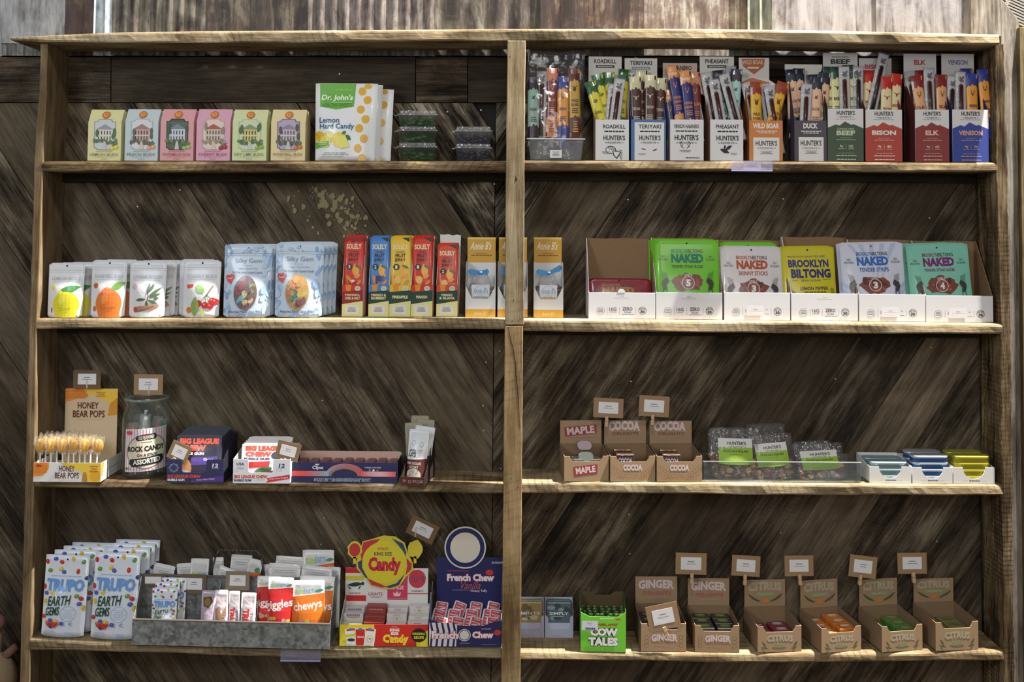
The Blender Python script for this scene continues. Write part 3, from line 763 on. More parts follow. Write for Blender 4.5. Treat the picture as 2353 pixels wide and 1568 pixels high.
# clamshell trays
def clam(px0, px1, yb, yt, Y, tint, label, group, dark):
    a = P(px0, 400, Y); b = P(px1, 400, Y); z0 = P((px0 + px1) / 2, yb, Y).z; h = P((px0 + px1) / 2, yt, Y).z - z0; w = b.x - a.x
    o = empty('clamshell_box', ((a.x + b.x) / 2, Y, z0)); tag(o, label, 'food box', group)
    def tray(u0, u1, za, zb, dd0, dd1, n=8):
        mb = MB(); R_ = []
        for k, (z, ww, d0, d1) in enumerate(((za, u0, *dd0), (zb, u1, *dd1))):
            for i in range(4): R_.append(((-ww / 2, d0), (ww / 2, d0), (ww / 2, d1), (-ww / 2, d1))[i] + (z,))
        mb.add(R_, [(0, 1, 2, 3)] + [(i, (i + 1) % 4, 4 + (i + 1) % 4, 4 + i) for i in range(4)]); return mb
    tray(w * .8, w * .88, .0008, h * .68, (.006, .076), (.002, .08)).obj('tray', clear(.05, tint, .1), o, bevel=.003)
    mb = MB().box(-w * .47, w * .47, -.002, .084, h * .68, h * .78).box(-w * .42, w * .42, .003, .079, h * .78, h * .96)
    mb.obj('lid', clear(.16, (255, 255, 255), .04, bump=.25, bscale=70), o, bevel=.002)
    MB().box(-w * .53, -w * .46, .004, .02, h * .66, h * .7).obj('tab', clear(.2), o)
    c = MB(); r = random.Random(int(px0 + yb))
    for i in range(16): c.ball((r.uniform(-.34, .34) * w, r.uniform(.014, .066), h * r.uniform(.16, .48)), .011, .009, .006, 8, 5, jit=.15)
    tag(c.obj('sweets', mat(dark, .35, coat=.4, var=.5, bscale=120), o, smooth=True), kind='stuff')
    return o


gg = 'clear clamshell boxes of green sweets'
for i, (a, b) in enumerate(((369, 326), (329, 289), (293, 252))):
    clam(908, 1008, a, b, .03, (120, 170, 110), 'clear clamshell box of dark green sweets, %s of its stack of three' % ('bottom', 'middle', 'top')[i], gg, (52, 84, 40))
for i, (a, b) in enumerate(((369, 329), (333, 289))):
    clam(1040, 1134, a, b, .035, (140, 140, 170), 'clear clamshell box of near-black sweets, %s of the pair by the centre post' % ('lower', 'upper')[i], 'clear clamshell boxes of dark sweets', (36, 34, 44))

# ================================================================== shelf B: meat stick boxes
HR = (40, 36, 38)


def hunters(p, x0, y0, x1, c=HR):
    w = x1 - x0; p.text("HUNTER'S", x0, y0, x1, y0 + w * .23, c, bold=.025); p.text('RESERVE', x0 + w * .2, y0 + w * .29, x1 - w * .2, y0 + w * .375, c, bold=.0)
    p.line(x0 + w * .07, y0 + w * .335, x0 + w * .16, y0 + w * .335, w * .02, c); p.line(x1 - w * .16, y0 + w * .335, x1 - w * .07, y0 + w * .335, w * .02, c)


def stagface(p, x, y, s, c, kind='stag'):
    if kind in ('stag',):
        p.poly([(x - 3 * s, y), (x + 3 * s, y), (x + 2 * s, y + 7 * s), (x, y + 10 * s), (x - 2 * s, y + 7 * s)], c)
        p.leaf(x - 3 * s, y + 1 * s, x - 8 * s, y - 1 * s, 2.4 * s, c); p.leaf(x + 3 * s, y + 1 * s, x + 8 * s, y - 1 * s, 2.4 * s, c)
        for k in (-1, 1):
            q = [(2, 0), (6, -4), (8, -9), (7, -15)]
            for i in range(3): p.line(x + k * q[i][0] * s, y + q[i][1] * s, x + k * q[i + 1][0] * s, y + q[i + 1][1] * s, 1.2 * s, c)
            p.line(x + k * 6 * s, y - 4 * s, x + k * 3 * s, y - 10 * s, 1.1 * s, c); p.line(x + k * 8 * s, y - 9 * s, x + k * 4.5 * s, y - 13 * s, 1.1 * s, c)
    elif kind == 'bull':
        p.poly([(x - 5 * s, y), (x + 5 * s, y), (x + 2.5 * s, y + 8 * s), (x + 2 * s, y + 12 * s), (x - 2 * s, y + 12 * s), (x - 2.5 * s, y + 8 * s)], c)
        for k in (-1, 1): p.leaf(x + k * 4 * s, y + 2 * s, x + k * 13 * s, y - 4 * s, 3 * s, c); p.line(x + k * 11 * s, y - 1 * s, x + k * 13 * s, y - 5 * s, 1.6 * s, c)
    elif kind == 'boar':
        p.ell(x, y + 2 * s, 7 * s, 9 * s, c, 12); p.leaf(x - 5 * s, y - 4 * s, x - 9 * s, y - 12 * s, 4 * s, c); p.leaf(x + 5 * s, y - 4 * s, x + 9 * s, y - 12 * s, 4 * s, c); p.ell(x, y + 9 * s, 3.6 * s, 3 * s, c, 10)
    elif kind == 'bird':
        p.leaf(x - 9 * s, y + 3 * s, x + 9 * s, y + 6 * s, 5 * s, c); p.leaf(x - 1 * s, y + 4 * s, x + 8 * s, y - 8 * s, 5 * s, c); p.leaf(x, y + 3 * s, x - 5 * s, y - 6 * s, 4 * s, c)
    elif kind == 'round':
        p.ring(x, y + 2 * s, 9 * s, 7 * s, 1.8 * s, c); p.leaf(x - 7 * s, y + 6 * s, x + 10 * s, y - 2 * s, 5 * s, c)


def stickmesh(key, top, body, bot, em, kind, word, th=.008, w=.036, h=.205):
    """flow-wrapped snack stick, or one seen through its clear back"""
    o = empty('meat_stick', (0, 0, -5))
    f = pouchfn(w, h, th, 0, 0, 1., 0)
    def f2(u, v):
        e = min(1, min(v, 1 - v) / .08); yy = th / 2 * math.sqrt(max(0, 1 - (2 * u - 1) ** 2)) * (e * e * (3 - 2 * e)) + .0004
        x = (u - .5) * w * (1 - .1 * e); return ((x, th / 2 - yy, v * h), (x, th / 2 + yy, v * h))
    if key != 'clear' and key != 'clear_dark':
        wr = MB().shell(f2, 6, 12).obj('wrapper', mat(body, .35, coat=.3), o, smooth=True)
        p = Print(0, 0, 30, 170)
        def mtn(y, c, dn):
            q = [(0, y + 2), (6, y - 3), (10, y), (15, y - 8), (20, y - 2), (24, y - 4), (30, y + 3)]
            p.poly(q + ([(30, 170), (0, 170)] if dn else [(30, 0), (0, 0)]), c)
        mtn(33, top, False); mtn(122, bot, True)
        p.text('HUNTERS', 5, 17, 25, 24, em if em != top else WHT, bold=.01); p.lines(7, 26, 23, 28, 1, em)
        stagface(p, 15, 50, .62, em, kind)
        for i, wd in enumerate(word.split()): p.text(wd, 5, 76 + i * 10, 25, 83 + i * 10, em, bold=.02)
        p.lines(6, 98, 24, 112, 3, em, seed=3); p.lines(8, 130, 22, 160, 5, em if bot == top else body, seed=5)
        p.build('wrap_print', wr, lambda u, v: (f2(u, v)[0], (0, -1, 0)), grid=(6, 12), rough=.35, coat=.3)
        b2 = Print(0, 0, 1, 1)
    else:
        MB().shell(f2, 6, 12).obj('wrapper', clear(.14, (225, 225, 235), .1, bump=.3, bscale=80), o, smooth=True)
        mc = (72, 26, 22) if key == 'clear' else (50, 24, 22)
        mb = MB().tube((0, .0035, .01), (0, .0035, h * .78), .0068, n=9); mb.ball((0, .0035, h * .78), .0068, .0068, .007, 9, 5)
        mb.obj('meat', mat(mc, .4, coat=.4, var=.4, bscale=500), o, smooth=True)
        MB().box(-w * .42, w * .42, .005, .0056, .004, h * .985).obj('backing', mat((200, 198, 196), .5), o)
        p = Print(0, 0, 30, 30); stagface(p, 15, 14, 1.1, (44, 44, 48), 'bird')
        p.build('emblem', o, flat((-w * .4, .0004, h * .8), (w * .8, 0, 0), (0, 0, w * .9)))
    return o


CRM = (206, 196, 148)
SK = {'roadkill': ((36, 92, 50), (212, 200, 60), (36, 92, 50), (50, 56, 40), 'round', 'ROADKILL'),
      'teriyaki': ((206, 200, 160), (74, 44, 38), (206, 200, 160), (206, 190, 160), 'bull', 'TERIYAKI'),
      'habanero': ((212, 140, 70), (44, 46, 110), (212, 140, 70), (212, 140, 70), 'stag', 'VENISON HABANERO'),
      'pheasant': ((48, 38, 56), (160, 196, 186), (48, 38, 56), (50, 60, 60), 'bird', 'PHEASANT'),
      'boar': ((150, 62, 32), (216, 172, 50), (150, 62, 32), (110, 46, 26), 'boar', 'WILD BOAR'),
      'duck': ((30, 40, 58), (224, 180, 144), (30, 40, 58), (40, 44, 60), 'bird', 'DUCK'),
      'beef': ((30, 66, 44), (216, 208, 150), (30, 66, 44), (40, 60, 40), 'bull', 'BEEF'),
      'bison': ((186, 44, 34), (224, 208, 160), (186, 44, 34), (160, 40, 34), 'bull', 'BISON'),
      'elk': ((128, 34, 32), (220, 164, 116), (128, 34, 32), (130, 50, 40), 'stag', 'ELK'),
      'venison': ((46, 62, 140), (226, 152, 50), (46, 62, 140), (46, 56, 120), 'stag', 'VENISON'),
      'orange': ((206, 130, 90), (120, 34, 32), (206, 140, 96), (206, 150, 110), 'stag', 'ELK'),
      'brown': ((96, 36, 28), (206, 160, 60), (92, 40, 30), (60, 36, 26), 'boar', 'WILD BOAR'),
      'clear': ((0,) * 3, (0,) * 3, (0,) * 3, (0,) * 3, '', ''), 'clear_dark': ((0,) * 3, (0,) * 3, (0,) * 3, (0,) * 3, '', '')}
STM = {}
COLN = {'roadkill': 'yellow and green', 'teriyaki': 'brown and cream', 'habanero': 'blue and orange', 'pheasant': 'mint and dark purple', 'boar': 'yellow and rust', 'duck': 'peach and navy',
        'beef': 'pale yellow and green', 'bison': 'cream and red', 'elk': 'peach and maroon', 'venison': 'orange and blue', 'orange': 'maroon and orange', 'brown': 'ochre and brown',
        'clear': 'clear-backed red', 'clear_dark': 'clear-backed dark'}
ORD = ['leftmost', 'second', 'third', 'fourth', 'fifth', 'sixth', 'seventh', 'eighth', 'ninth']


def sticks(lst, where, sh='B', group=None, Yoff=0):
    """lst: (kind, px of the top centre, px of the top, lean in degrees, depth)"""
    for i, (k, px, py, an, Y) in enumerate(sorted(lst, key=lambda q: q[1])):
        if k not in STM: STM[k] = stickmesh(k, *SK[k])
        h = .205; a = math.radians(an); back = math.radians(4)
        t = P(px, py, Y + .012)
        x = t.x - h * math.sin(a); z = t.z - h * math.cos(a)
        o = dup(STM[k], (x, Y, z), (-back, a, rnd.uniform(-.12, .12)))
        tag(o, '%s meat stick, %s from the left in the %s' % (COLN[k], ORD[min(i, 8)].replace('leftmost', 'first'), where), 'snack', group or 'meat sticks in the ' + where)


def stickbox(px0, px1, yt, colf, cols, hd, label, design, dep=.075, Y=.01, sidew=0, hcol=(222, 216, 208), hdesign=None, hY=None, slant=.62):
    loc, w, h = spot('B', px0, px1, yt, Y)
    o = empty('stick_box', loc); tag(o, label, 'display box', 'meat stick display boxes')
    hx0, hx1, hy = hd; Yb = Y + dep; hz = P((hx0 + hx1) / 2, hy, Yb).z - loc.z; ha = P(hx0, 300, Yb).x - loc.x; hb = P(hx1, 300, Yb).x - loc.x
    fr = MB().box(-w / 2, w / 2, 0, .0012, 0, h).obj('front_panel', mat(colf, .55), o)
    sm_ = mat(cols, .6)
    for x in (-w / 2, w / 2 - .0012): MB().side([(.0012, 0), (dep, 0), (dep, hz * slant), (dep * .8, hz * slant), (.0012, h)], x, .0012).obj('side_panel', sm_, o)
    MB().box(-w / 2, w / 2, .0012, dep, 0, .001).obj('base', sm_, o)
    bk = MB().panel([(-w / 2, 0), (w / 2, 0), (w / 2, hz * slant), (hb, hz * slant + .012), (hb, hz), (ha, hz), (ha, hz * slant + .012), (-w / 2, hz * slant)], dep, .0012).obj('header_card', mat(hcol, .55), o)
    design(o, fr, w, h)
    if hdesign:
        p = Print(hx0, hy, hx1, hy + 60); hdesign(p, hx0, hy, hx1); kz = (P(hx0, hy, Yb).z - P(hx0, hy + 60, Yb).z)
        p.build('header_print', bk, flat((ha, dep, hz - kz), (hb - ha, 0, 0), (0, 0, kz)))
    return o


def small_front(word, fx, fy, fx1, fy1, lab, extra, wx):
    """white-label front: design in photograph pixels"""
    def d(o, fr, w, h):
        p = Print(fx, fy, fx1, fy1)
        if lab: p.rect(*lab, (222, 220, 218))
        x0, x1 = wx; n = x1 - x0
        p.text(word, x0 + n * .08, fy + 11, x1 - n * .08, fy + 20, HR, bold=.025)
        p.lines(x0 + n * .12, fy + 25, x1 - n * .12, fy + 29, 1, HR, fill=.7)
        hunters(p, x0 + n * .1, fy + 35, x1 - n * .1); extra(p, x0, fy, x1)
        p.build('front_print', fr, flat((-w / 2, 0, 0), (w, 0, 0), (0, 0, h)))
    return d


def hdr(word, sub=True, col=HR, bar=(60, 50, 44)):
    def d(p, x0, y0, x1):
        w = x1 - x0; p.text(word, x0 + w * .16, y0 + 6, x1 - w * .16, y0 + 16, col, bold=.03)
        if sub: p.rect(x0 + w * .22, y0 + 20, x1 - w * .22, y0 + 26, bar); p.lines(x0 + w * .26, y0 + 22, x1 - w * .26, y0 + 25, 1, (214, 208, 196), fill=.8)
    return d


def armad(p, x0, y0, x1):
    x = (x0 + x1) / 2
    for i in range(6): p.line(x - 14 + i * 5, y0 + 60 + i * i * .5, x - 10 + i * 5.4, y0 + 68 + i * i * .9, 1.2, HR)
    p.ring(x - 8, y0 + 68, 12, 9, 1.3, HR); p.poly([(x - 4, y0 + 70), (x + 16, y0 + 72), (x + 6, y0 + 88), (x - 2, y0 + 80)], HR); p.poly([(x - 2, y0 + 71.5), (x + 13.5, y0 + 73.3), (x + 5.5, y0 + 85), (x, y0 + 79)], (222, 220, 218))
    p.lines(x - 29, y0 + 72, x - 8, y0 + 78, 2, (130, 126, 126))
    for i in range(5): p.line(x + 12 + i * 1.5, y0 + 68 + i * 4, x + 18, y0 + 70 + i * 4, 1.2, HR)


def horns(p, x0, y0, x1):
    x = (x0 + x1) / 2; p.leaf(x - 20, y0 + 65, x - 8, y0 + 67, 2.5, HR); p.leaf(x + 6, y0 + 70, x + 18, y0 + 65, 2.5, HR); p.lines(x - 27, y0 + 76, x - 8, y0 + 80, 2, (130, 126, 126))


def antler(p, x0, y0, x1):
    x = (x0 + x1) / 2 - 3
    for k in (-1, 1):
        q = [(3, 66), (9, 62), (11, 55), (8, 50)]
        for i in range(3): p.line(x + k * q[i][0], y0 + q[i][1], x + k * q[i + 1][0], y0 + q[i + 1][1], 1.2, HR)
        p.line(x + k * 8, y0 + 63, x + k * 5, y0 + 55, 1, HR)
    p.lines(x - 14, y0 + 70, x + 14, y0 + 76, 2, (130, 126, 126)); p.lines(x, y0 + 87, x1 - 4, y0 + 89, 1, HR, fill=.8)


def bird(p, x0, y0, x1):
    x = (x0 + x1) / 2 - 4; p.leaf(x - 14, y0 + 65, x + 8, y0 + 74, 9, HR); p.leaf(x - 2, y0 + 68, x + 14, y0 + 57, 7, HR); p.leaf(x - 3, y0 + 66, x - 2, y0 + 56, 5, HR); p.lines(x + 10, y0 + 74, x + 26, y0 + 79, 2, (130, 126, 126))


stickbox(1368, 1445, 275, (222, 220, 218), (170, 140, 120), (1352, 1428, 130), 'white stick box with armadillo emblem, next to the clear tub', small_front('ROADKILL', 1368, 275, 1445, 366, None, armad, (1380, 1442)), hdesign=hdr('ROADKILL'))
stickbox(1450, 1530, 275, (76, 112, 160), (70, 100, 150), (1435, 1510, 134), 'blue stick box with white label and horn strokes', small_front('TERIYAKI', 1450, 275, 1530, 366, (1458, 281, 1526, 366), horns, (1462, 1524)), hdesign=hdr('TERIYAKI', bar=(120, 140, 170)))
stickbox(1540, 1617, 275, (222, 220, 218), (200, 190, 184), (1523, 1602, 145), 'white stick box printed with a pair of antlers', small_front('VENISON HABANERO', 1540, 272, 1617, 366, None, antler, (1543, 1612)), hdesign=hdr('HABANERO', False), hcol=(206, 180, 160))
stickbox(1632, 1708, 275, (222, 220, 218), (150, 110, 90), (1608, 1687, 130), 'white stick box printed with a flying bird', small_front('PHEASANT', 1632, 275, 1708, 366, None, bird, (1640, 1704)), hdesign=hdr('PHEASANT'))


def boarf(word, lab, c):
    def d(o, fr, w, h):
        x0, x1 = (1722, 1799) if word != 'DUCK' else (1820, 1900)
        p = Print(x0, 277, x1, 367); p.text(word, x0 + (8 if word != 'DUCK' else 22), 283, x1 - (8 if word != 'DUCK' else 22), 295, (232, 224, 214), bold=.04)
        p.lines(x0 + 15, 300, x1 - 12, 308, 2, (232, 224, 214)); p.rect(*lab, (226, 222, 216)); hunters(p, lab[0] + 5, lab[1] + 7, lab[2] - 5)
        p.lines(lab[0] + 16, lab[1] + 30, lab[2] - 16, lab[1] + 38, 3, (120, 116, 116))
        p.build('front_print', fr, flat((-w / 2, 0, 0), (w, 0, 0), (0, 0, h)))
    return d


def boarh(p, x0, y0, x1):
    p.poly([(x0 + 6, y0 + 2), (x1 - 10, y0 + 2), (x1 - 12, y0 + 20), ((x0 + x1) / 2, y0 + 38), (x0 + 10, y0 + 20)], (184, 100, 60)); p.text('WILD BOAR', x0 + 8, y0 + 5, x1 - 14, y0 + 15, (226, 200, 170), bold=.02); p.rect(x0 + 20, y0 + 21, x1 - 24, y0 + 25, (230, 220, 206))
    p.poly([(x0, y0 + 58), (x0 + 30, y0 + 46), (x1, y0 + 56), (x1, y0 + 60), (x0, y0 + 60)], (184, 110, 70))


stickbox(1722, 1799, 277, (206, 128, 66), (150, 90, 50), (1698, 1768, 133), 'orange stick box with white label, left of the grey one', boarf('WILD BOAR', (1731, 315, 1791, 367), 0), hdesign=boarh, slant=.75)
stickbox(1826, 1900, 277, (84, 78, 84), (70, 64, 70), (1804, 1890, 148), 'dark grey stick box with white label', boarf('DUCK', (1830, 314, 1892, 367), 0), slant=.9)


def bigf(word, x0, y0, x1, y1, c, tc, sub, n1, n2):
    def d(o, fr, w, h):
        p = Print(0, 0, 100, 140)
        p.poly([(0, 62), (0, 51), (22, 42), (33, 45), (48, 34), (66, 43), (72, 41), (100, 52), (100, 62), (100, 140), (0, 140)], c)
        hunters(p, 25, 5, 76); p.lines(20, 27, 78, 29, 1, (120, 116, 116))
        if sub: p.text(sub, 26, 51, 74, 56, tc, bold=.005)
        n = len(word); k = 24 if n < 5 else 17; k = 30 if n == 3 else k
        p.text(word, k, 58 if sub else 56, 100 - k, 71 if sub else 69, tc, bold=.045)
        p.lines(34, 77, 66, 79, 1, tc); p.lines(22, 82, 78, 85, 1, tc)
        p.text(n1, 33, 96, 42, 104, tc, bold=.02); p.text(n2, 58, 96, 70, 104, tc, bold=.02); p.line(50, 95, 50, 109, .7, tc); p.lines(28, 106, 46, 109, 1, tc); p.lines(56, 106, 73, 109, 1, tc)
        p.lines(26, 118, 74, 120, 1, tc); p.lines(20, 124, 80, 127, 1, tc, fill=.7); p.lines(22, 134, 78, 137, 1, tc, fill=.7)
        p.build('front_print', fr, flat((-w / 2, 0, 0), (w, 0, 0), (0, 0, h)))
    return d


def bigh(word, col, sub=None):
    def d(p, x0, y0, x1):
        w = x1 - x0; k = .2 if len(word) == 7 else .22 if len(word) > 3 else .32
        if len(word) == 5: k = .17
        if sub: p.lines(x0 + w * .25, y0 + 8, x1 - w * .25, y0 + 11, 1, (110, 110, 110), fill=.8)
        p.text(word, x0 + w * k, y0 + 14, x1 - w * k, y0 + 25, col, bold=.04 if word != 'VENISON' else .02)
    return d


for a in [(1903, 1985, 250, (72, 88, 70), (1892, 1972, 122), 'BEEF', (196, 206, 170), 'GRASS FED', '8g', '100', 'green mountain-print stick box, fourth from the right end', (40, 44, 40)),
          (1990, 2074, 252, (178, 74, 62), (1975, 2050, 134), 'BISON', (232, 222, 210), None, '8g', '80', 'bright red mountain-print stick box, third from the right end', (176, 70, 80)),
          (2104, 2182, 252, (140, 62, 62), (2078, 2153, 124), 'ELK', (224, 190, 176), None, '6g', '60', 'maroon mountain-print stick box, second from the right end', (160, 60, 60)),
          (2190, 2273, 252, (60, 76, 150), (2165, 2240, 124), 'VENISON', (214, 160, 130), None, '9g', '70', 'blue mountain-print stick box at the right end', (96, 80, 140))]:
    stickbox(a[0], a[1], a[2], (220, 216, 212), tuple(int(q * .6) for q in a[3]), a[4], a[10], bigf(a[5], a[0], a[2], a[1], 369, a[3], a[6], a[7], a[8], a[9]), hdesign=bigh(a[5], a[11], a[7]), hcol=(206, 200, 198), slant=.7)

sticks([('roadkill', 1354, 185, -16, .025), ('roadkill', 1372, 170, -12, .04), ('roadkill', 1398, 165, 2, .05), ('clear_dark', 1412, 190, 6, .03), ('clear', 1424, 178, 7, .022), ('roadkill', 1436, 158, 5, .055)], 'armadillo box')
sticks([('teriyaki', 1461, 175, -1, .022), ('teriyaki', 1494, 171, 1, .024), ('teriyaki', 1476, 160, 0, .05), ('teriyaki', 1519, 178, 2, .045), ('clear', 1450, 158, -2, .055)], 'horn-stroke box')
sticks([('habanero', 1545, 150, -8, .035), ('habanero', 1575, 162, -5, .024), ('habanero', 1536, 205, -4, .05), ('orange', 1594, 165, -3, .055)], 'antler box')
sticks([('clear', 1641, 180, -9, .024), ('clear_dark', 1664, 168, -14, .03), ('pheasant', 1692, 158, 4, .04), ('clear', 1622, 165, -10, .05), ('pheasant', 1650, 160, -6, .055), ('clear', 1679, 150, -4, .058)], 'flying bird box')
sticks([('boar', 1739, 187, 1, .022), ('boar', 1802, 188, 17, .03), ('clear', 1714, 186, -12, .04), ('clear_dark', 1758, 190, -6, .045), ('clear', 1768, 195, -8, .03)], 'orange box')
sticks([('duck', 1818, 158, -2, .05), ('duck', 1838, 156, 1, .052), ('clear', 1855, 190, 4, .02), ('duck', 1876, 176, 3, .028), ('duck', 1896, 165, 4, .035), ('duck', 1868, 170, -2, .055)], 'dark grey box')
sticks([('beef', 1907, 152, 1, .04), ('beef', 1923, 152, 0, .035), ('clear', 1941, 150, 0, .022), ('beef', 1961, 152, 2, .034), ('clear_dark', 1975, 150, 2, .028), ('beef', 1949, 148, -1, .058)], 'green mountain box')
sticks([('bison', 1999, 160, 3, .045), ('clear_dark', 2037, 120, 15, .03), ('bison', 2040, 175, 3, .022), ('bison', 2064, 168, 5, .03), ('bison', 2020, 162, 0, .058)], 'red mountain box')
sticks([('elk', 2106, 172, -6, .028), ('clear', 2137, 154, 0, .03), ('elk', 2166, 170, 1, .022), ('elk', 2118, 160, -3, .05), ('clear_dark', 2090, 162, -6, .055)], 'maroon mountain box')
sticks([('clear_dark', 2190, 172, 4, .03), ('clear', 2210, 162, 2, .024), ('venison', 2234, 168, 1, .022), ('venison', 2259, 158, -3, .03), ('venison', 2222, 156, 0, .055)], 'blue mountain box')
# the clear tub of bagged sticks
loc, w, h = spot('B', 1212, 1342, 318, .012)
tub = empty('clear_tub', loc); tag(tub, 'clear plastic tub holding bagged meat sticks beside the centre post', 'tub')
mb = MB(); wb = w * .9
R1 = [(-wb / 2, .006), (wb / 2, .006), (wb / 2, .094), (-wb / 2, .094)]; R2 = [(-w / 2, 0), (w / 2, 0), (w / 2, .1), (-w / 2, .1)]
mb.add([q + (0,) for q in R1] + [q + (h,) for q in R2] + [(x * .98, .05 + (y - .05) * .98, .0015) for x, y in R1] + [(x * .98, .05 + (y - .05) * .98, h) for x, y in R2],
       [(3, 2, 1, 0)] + [(i, (i + 1) % 4, 4 + (i + 1) % 4, 4 + i) for i in range(4)] + [(8, 9, 10, 11)] + [(12 + i, 12 + (i + 1) % 4, 8 + (i + 1) % 4, 8 + i) for i in range(4)])
mb.obj('tub_body', clear(.07), tub)
mb = MB().box(-w / 2 - .002, w / 2 + .002, -.003, 0, h - .003, h).box(-w / 2 - .002, w / 2 + .002, .1, .103, h - .003, h).box(-w / 2 - .003, -w / 2, 0, .1, h - .003, h).box(w / 2, w / 2 + .003, 0, .1, h - .003, h)
mb.obj('tub_rim', clear(.5, (235, 235, 235), .1), tub)
lb = MB().box(-.017, .017, -.0016, -.0008, .006, .028).obj('sticker', mat((226, 224, 222), .6), tub); Print(0, 0, 10, 10).lines(2, 2, 8, 8, 4, (120, 118, 118)).build('text_print', lb, flat((-.017, -.0016, .006), (.034, 0, 0), (0, 0, .022)))
sticks([('pheasant', 1227, 176, 0, .026), ('clear', 1246, 160, 1, .045), ('orange', 1270, 155, 1, .035), ('venison', 1293, 175, 0, .026), ('brown', 1320, 156, -1, .03)], 'clear tub')
f = pouchfn(.172, .318, .07, 0, .004, .9, .05)


def filmfn(u, v):
    a, b = f(u, v); k = .004 * math.sin(u * 17 + v * 9) * math.sin(v * 13 + 1); return ((a[0], a[1] + k - .004, a[2] + (.004 * math.sin(u * 9) if v > .95 else 0)), (b[0], b[1] + k, b[2]))


o = MB().shell(filmfn, 18, 26).obj('film_bag', clear(.02, (235, 235, 240), .16, bump=.35, bscale=22), None, (P(1277, 300, .02).x, .02, zs('B', .12) + .004), smooth=True)
tag(o, 'loose clear film bag wrapped round the sticks in the tub', 'bag')


def talker(px0, px1, yt, yb, label, shiny):
    a = P(px0, yt, -.003); b = P(px1, yb, -.003); o = empty('shelf_label_holder', ((a.x + b.x) / 2, -.003, b.z)); tag(o, label, 'label holder'); w = b.x - a.x; h = a.z - b.z
    MB().box(-w / 2, w / 2, -.0012, 0, 0, h).obj('sleeve', clear(.16, (220, 220, 255), .08), o)
    MB().box(-w / 2, w / 2, -.004, -.0012, 0, .003).obj('sleeve_lip', mat((170, 170, 215), .2, coat=.5), o)
    if shiny:
        cd_ = MB().box(-w * .2, w * .22, .0001, .0006, .005, h - .002).obj('price_card', mat((216, 200, 190), .6), o)
        Print(0, 0, 10, 6).lines(2, 1.5, 8, 4.5, 3, (150, 130, 120)).build('text_print', cd_, flat((-w * .2, 0.0001, .005), (w * .42, 0, 0), (0, 0, h - .008)))


for k, o in list(STM.items()):
    for q in [x for ch in o.children for x in ch.children] + list(o.children) + [o]: bpy.data.objects.remove(q)
talker(1680, 1775, 369, 394, 'small clear label holder with a white card on the upper right shelf edge', True)
talker(645, 737, 1492, 1520, 'clear empty label holder hanging under the galvanised bin', False)
# ================================================================== shelf C: fruit pouches, gem pouches, fruit bars, ribbon boxes
def fruit_pouch(px0, px1, yt, label, fn, word, Y=.012, behind=((),), W=(216, 216, 218), key=None):
    loc, w, h = spot('C', px0, px1, yt, Y)
    p = Print(0, 0, 84, 130); p.rect(0, 17, 84, 18, (186, 186, 190)); p.rect(0, 22, 84, 22.8, (196, 196, 200))
    p.text(word, 9, 33, 76, 41, (168, 168, 172), bold=.004); p.lines(10, 44, 74, 45.2, 1, (176, 176, 180)); fn(p)
    o = pouch('sweets_pouch', loc, w, h, .03, mat(W, .42, coat=.15, bump=.12, bscale=40), p, lean=.05, taper=.05, r=.006, rough=.42, coat=.15, rz=rnd.uniform(-.04, .04))
    tag(o, label, 'pouch', 'white fruit print pouches')
    for i, (dx, dy, dz, lb) in enumerate(behind):
        dup(o, (loc.x + dx * S(Y), loc.y + dy, loc.z), (0, 0, rnd.uniform(-.05, .05)), lb)
    return o


def f_lemon(p):
    p.leaf(28, 69, 80, 56, 17, (58, 132, 56)); p.ell(48, 99, 31, 31, (222, 212, 40), 22); p.poly([(20, 100), (76, 100), (72, 129), (24, 129)], (222, 212, 40)); p.poly([(26, 74), (33, 64), (44, 70)], (222, 212, 40)); p.ell(15, 59, 5, 5, (214, 208, 60)); p.ell(14, 112, 2, 6, (190, 110, 60)); p.lines(30, 106, 62, 115, 2, (196, 190, 60)); p.ell(40, 88, 8, 12, (230, 222, 80), 12, 20)


def f_orange(p):
    p.leaf(50, 66, 88 - 5, 50, 16, (104, 150, 60)); p.ell(47, 98, 31, 33, (222, 120, 44), 22); p.poly([(18, 100), (78, 100), (72, 129), (24, 129)], (222, 120, 44)); p.ell(43, 70, 11, 9, (222, 120, 44), 14); p.ell(14, 58, 6, 6, (196, 90, 56)); p.ell(13, 110, 4, 6, (200, 100, 50)); p.lines(24, 105, 66, 113, 2, (200, 104, 40)); p.ell(38, 88, 9, 12, (232, 140, 66), 12, 25)


def f_cinn(p):
    for a in [(46, 78, 50, 50), (48, 82, 78, 60), (50, 84, 76, 74), (46, 90, 70, 98), (44, 88, 18, 90), (44, 90, 46, 108), (50, 72, 60, 52), (60, 88, 72, 84)]: p.leaf(*a, 7, (84, 108, 76))
    p.line(48, 60, 46, 104, 1.2, (90, 84, 60)); p.poly([(14, 106), (70, 98), (74, 104), (60, 110), (20, 118)], (176, 130, 100)); p.ell(19, 112, 5, 6, (170, 84, 50)); p.line(24, 116, 62, 104, 2, (130, 84, 60)); p.ell(15, 59, 6, 6, (190, 168, 178)); p.rect(28, 118, 74, 128, (226, 226, 228))


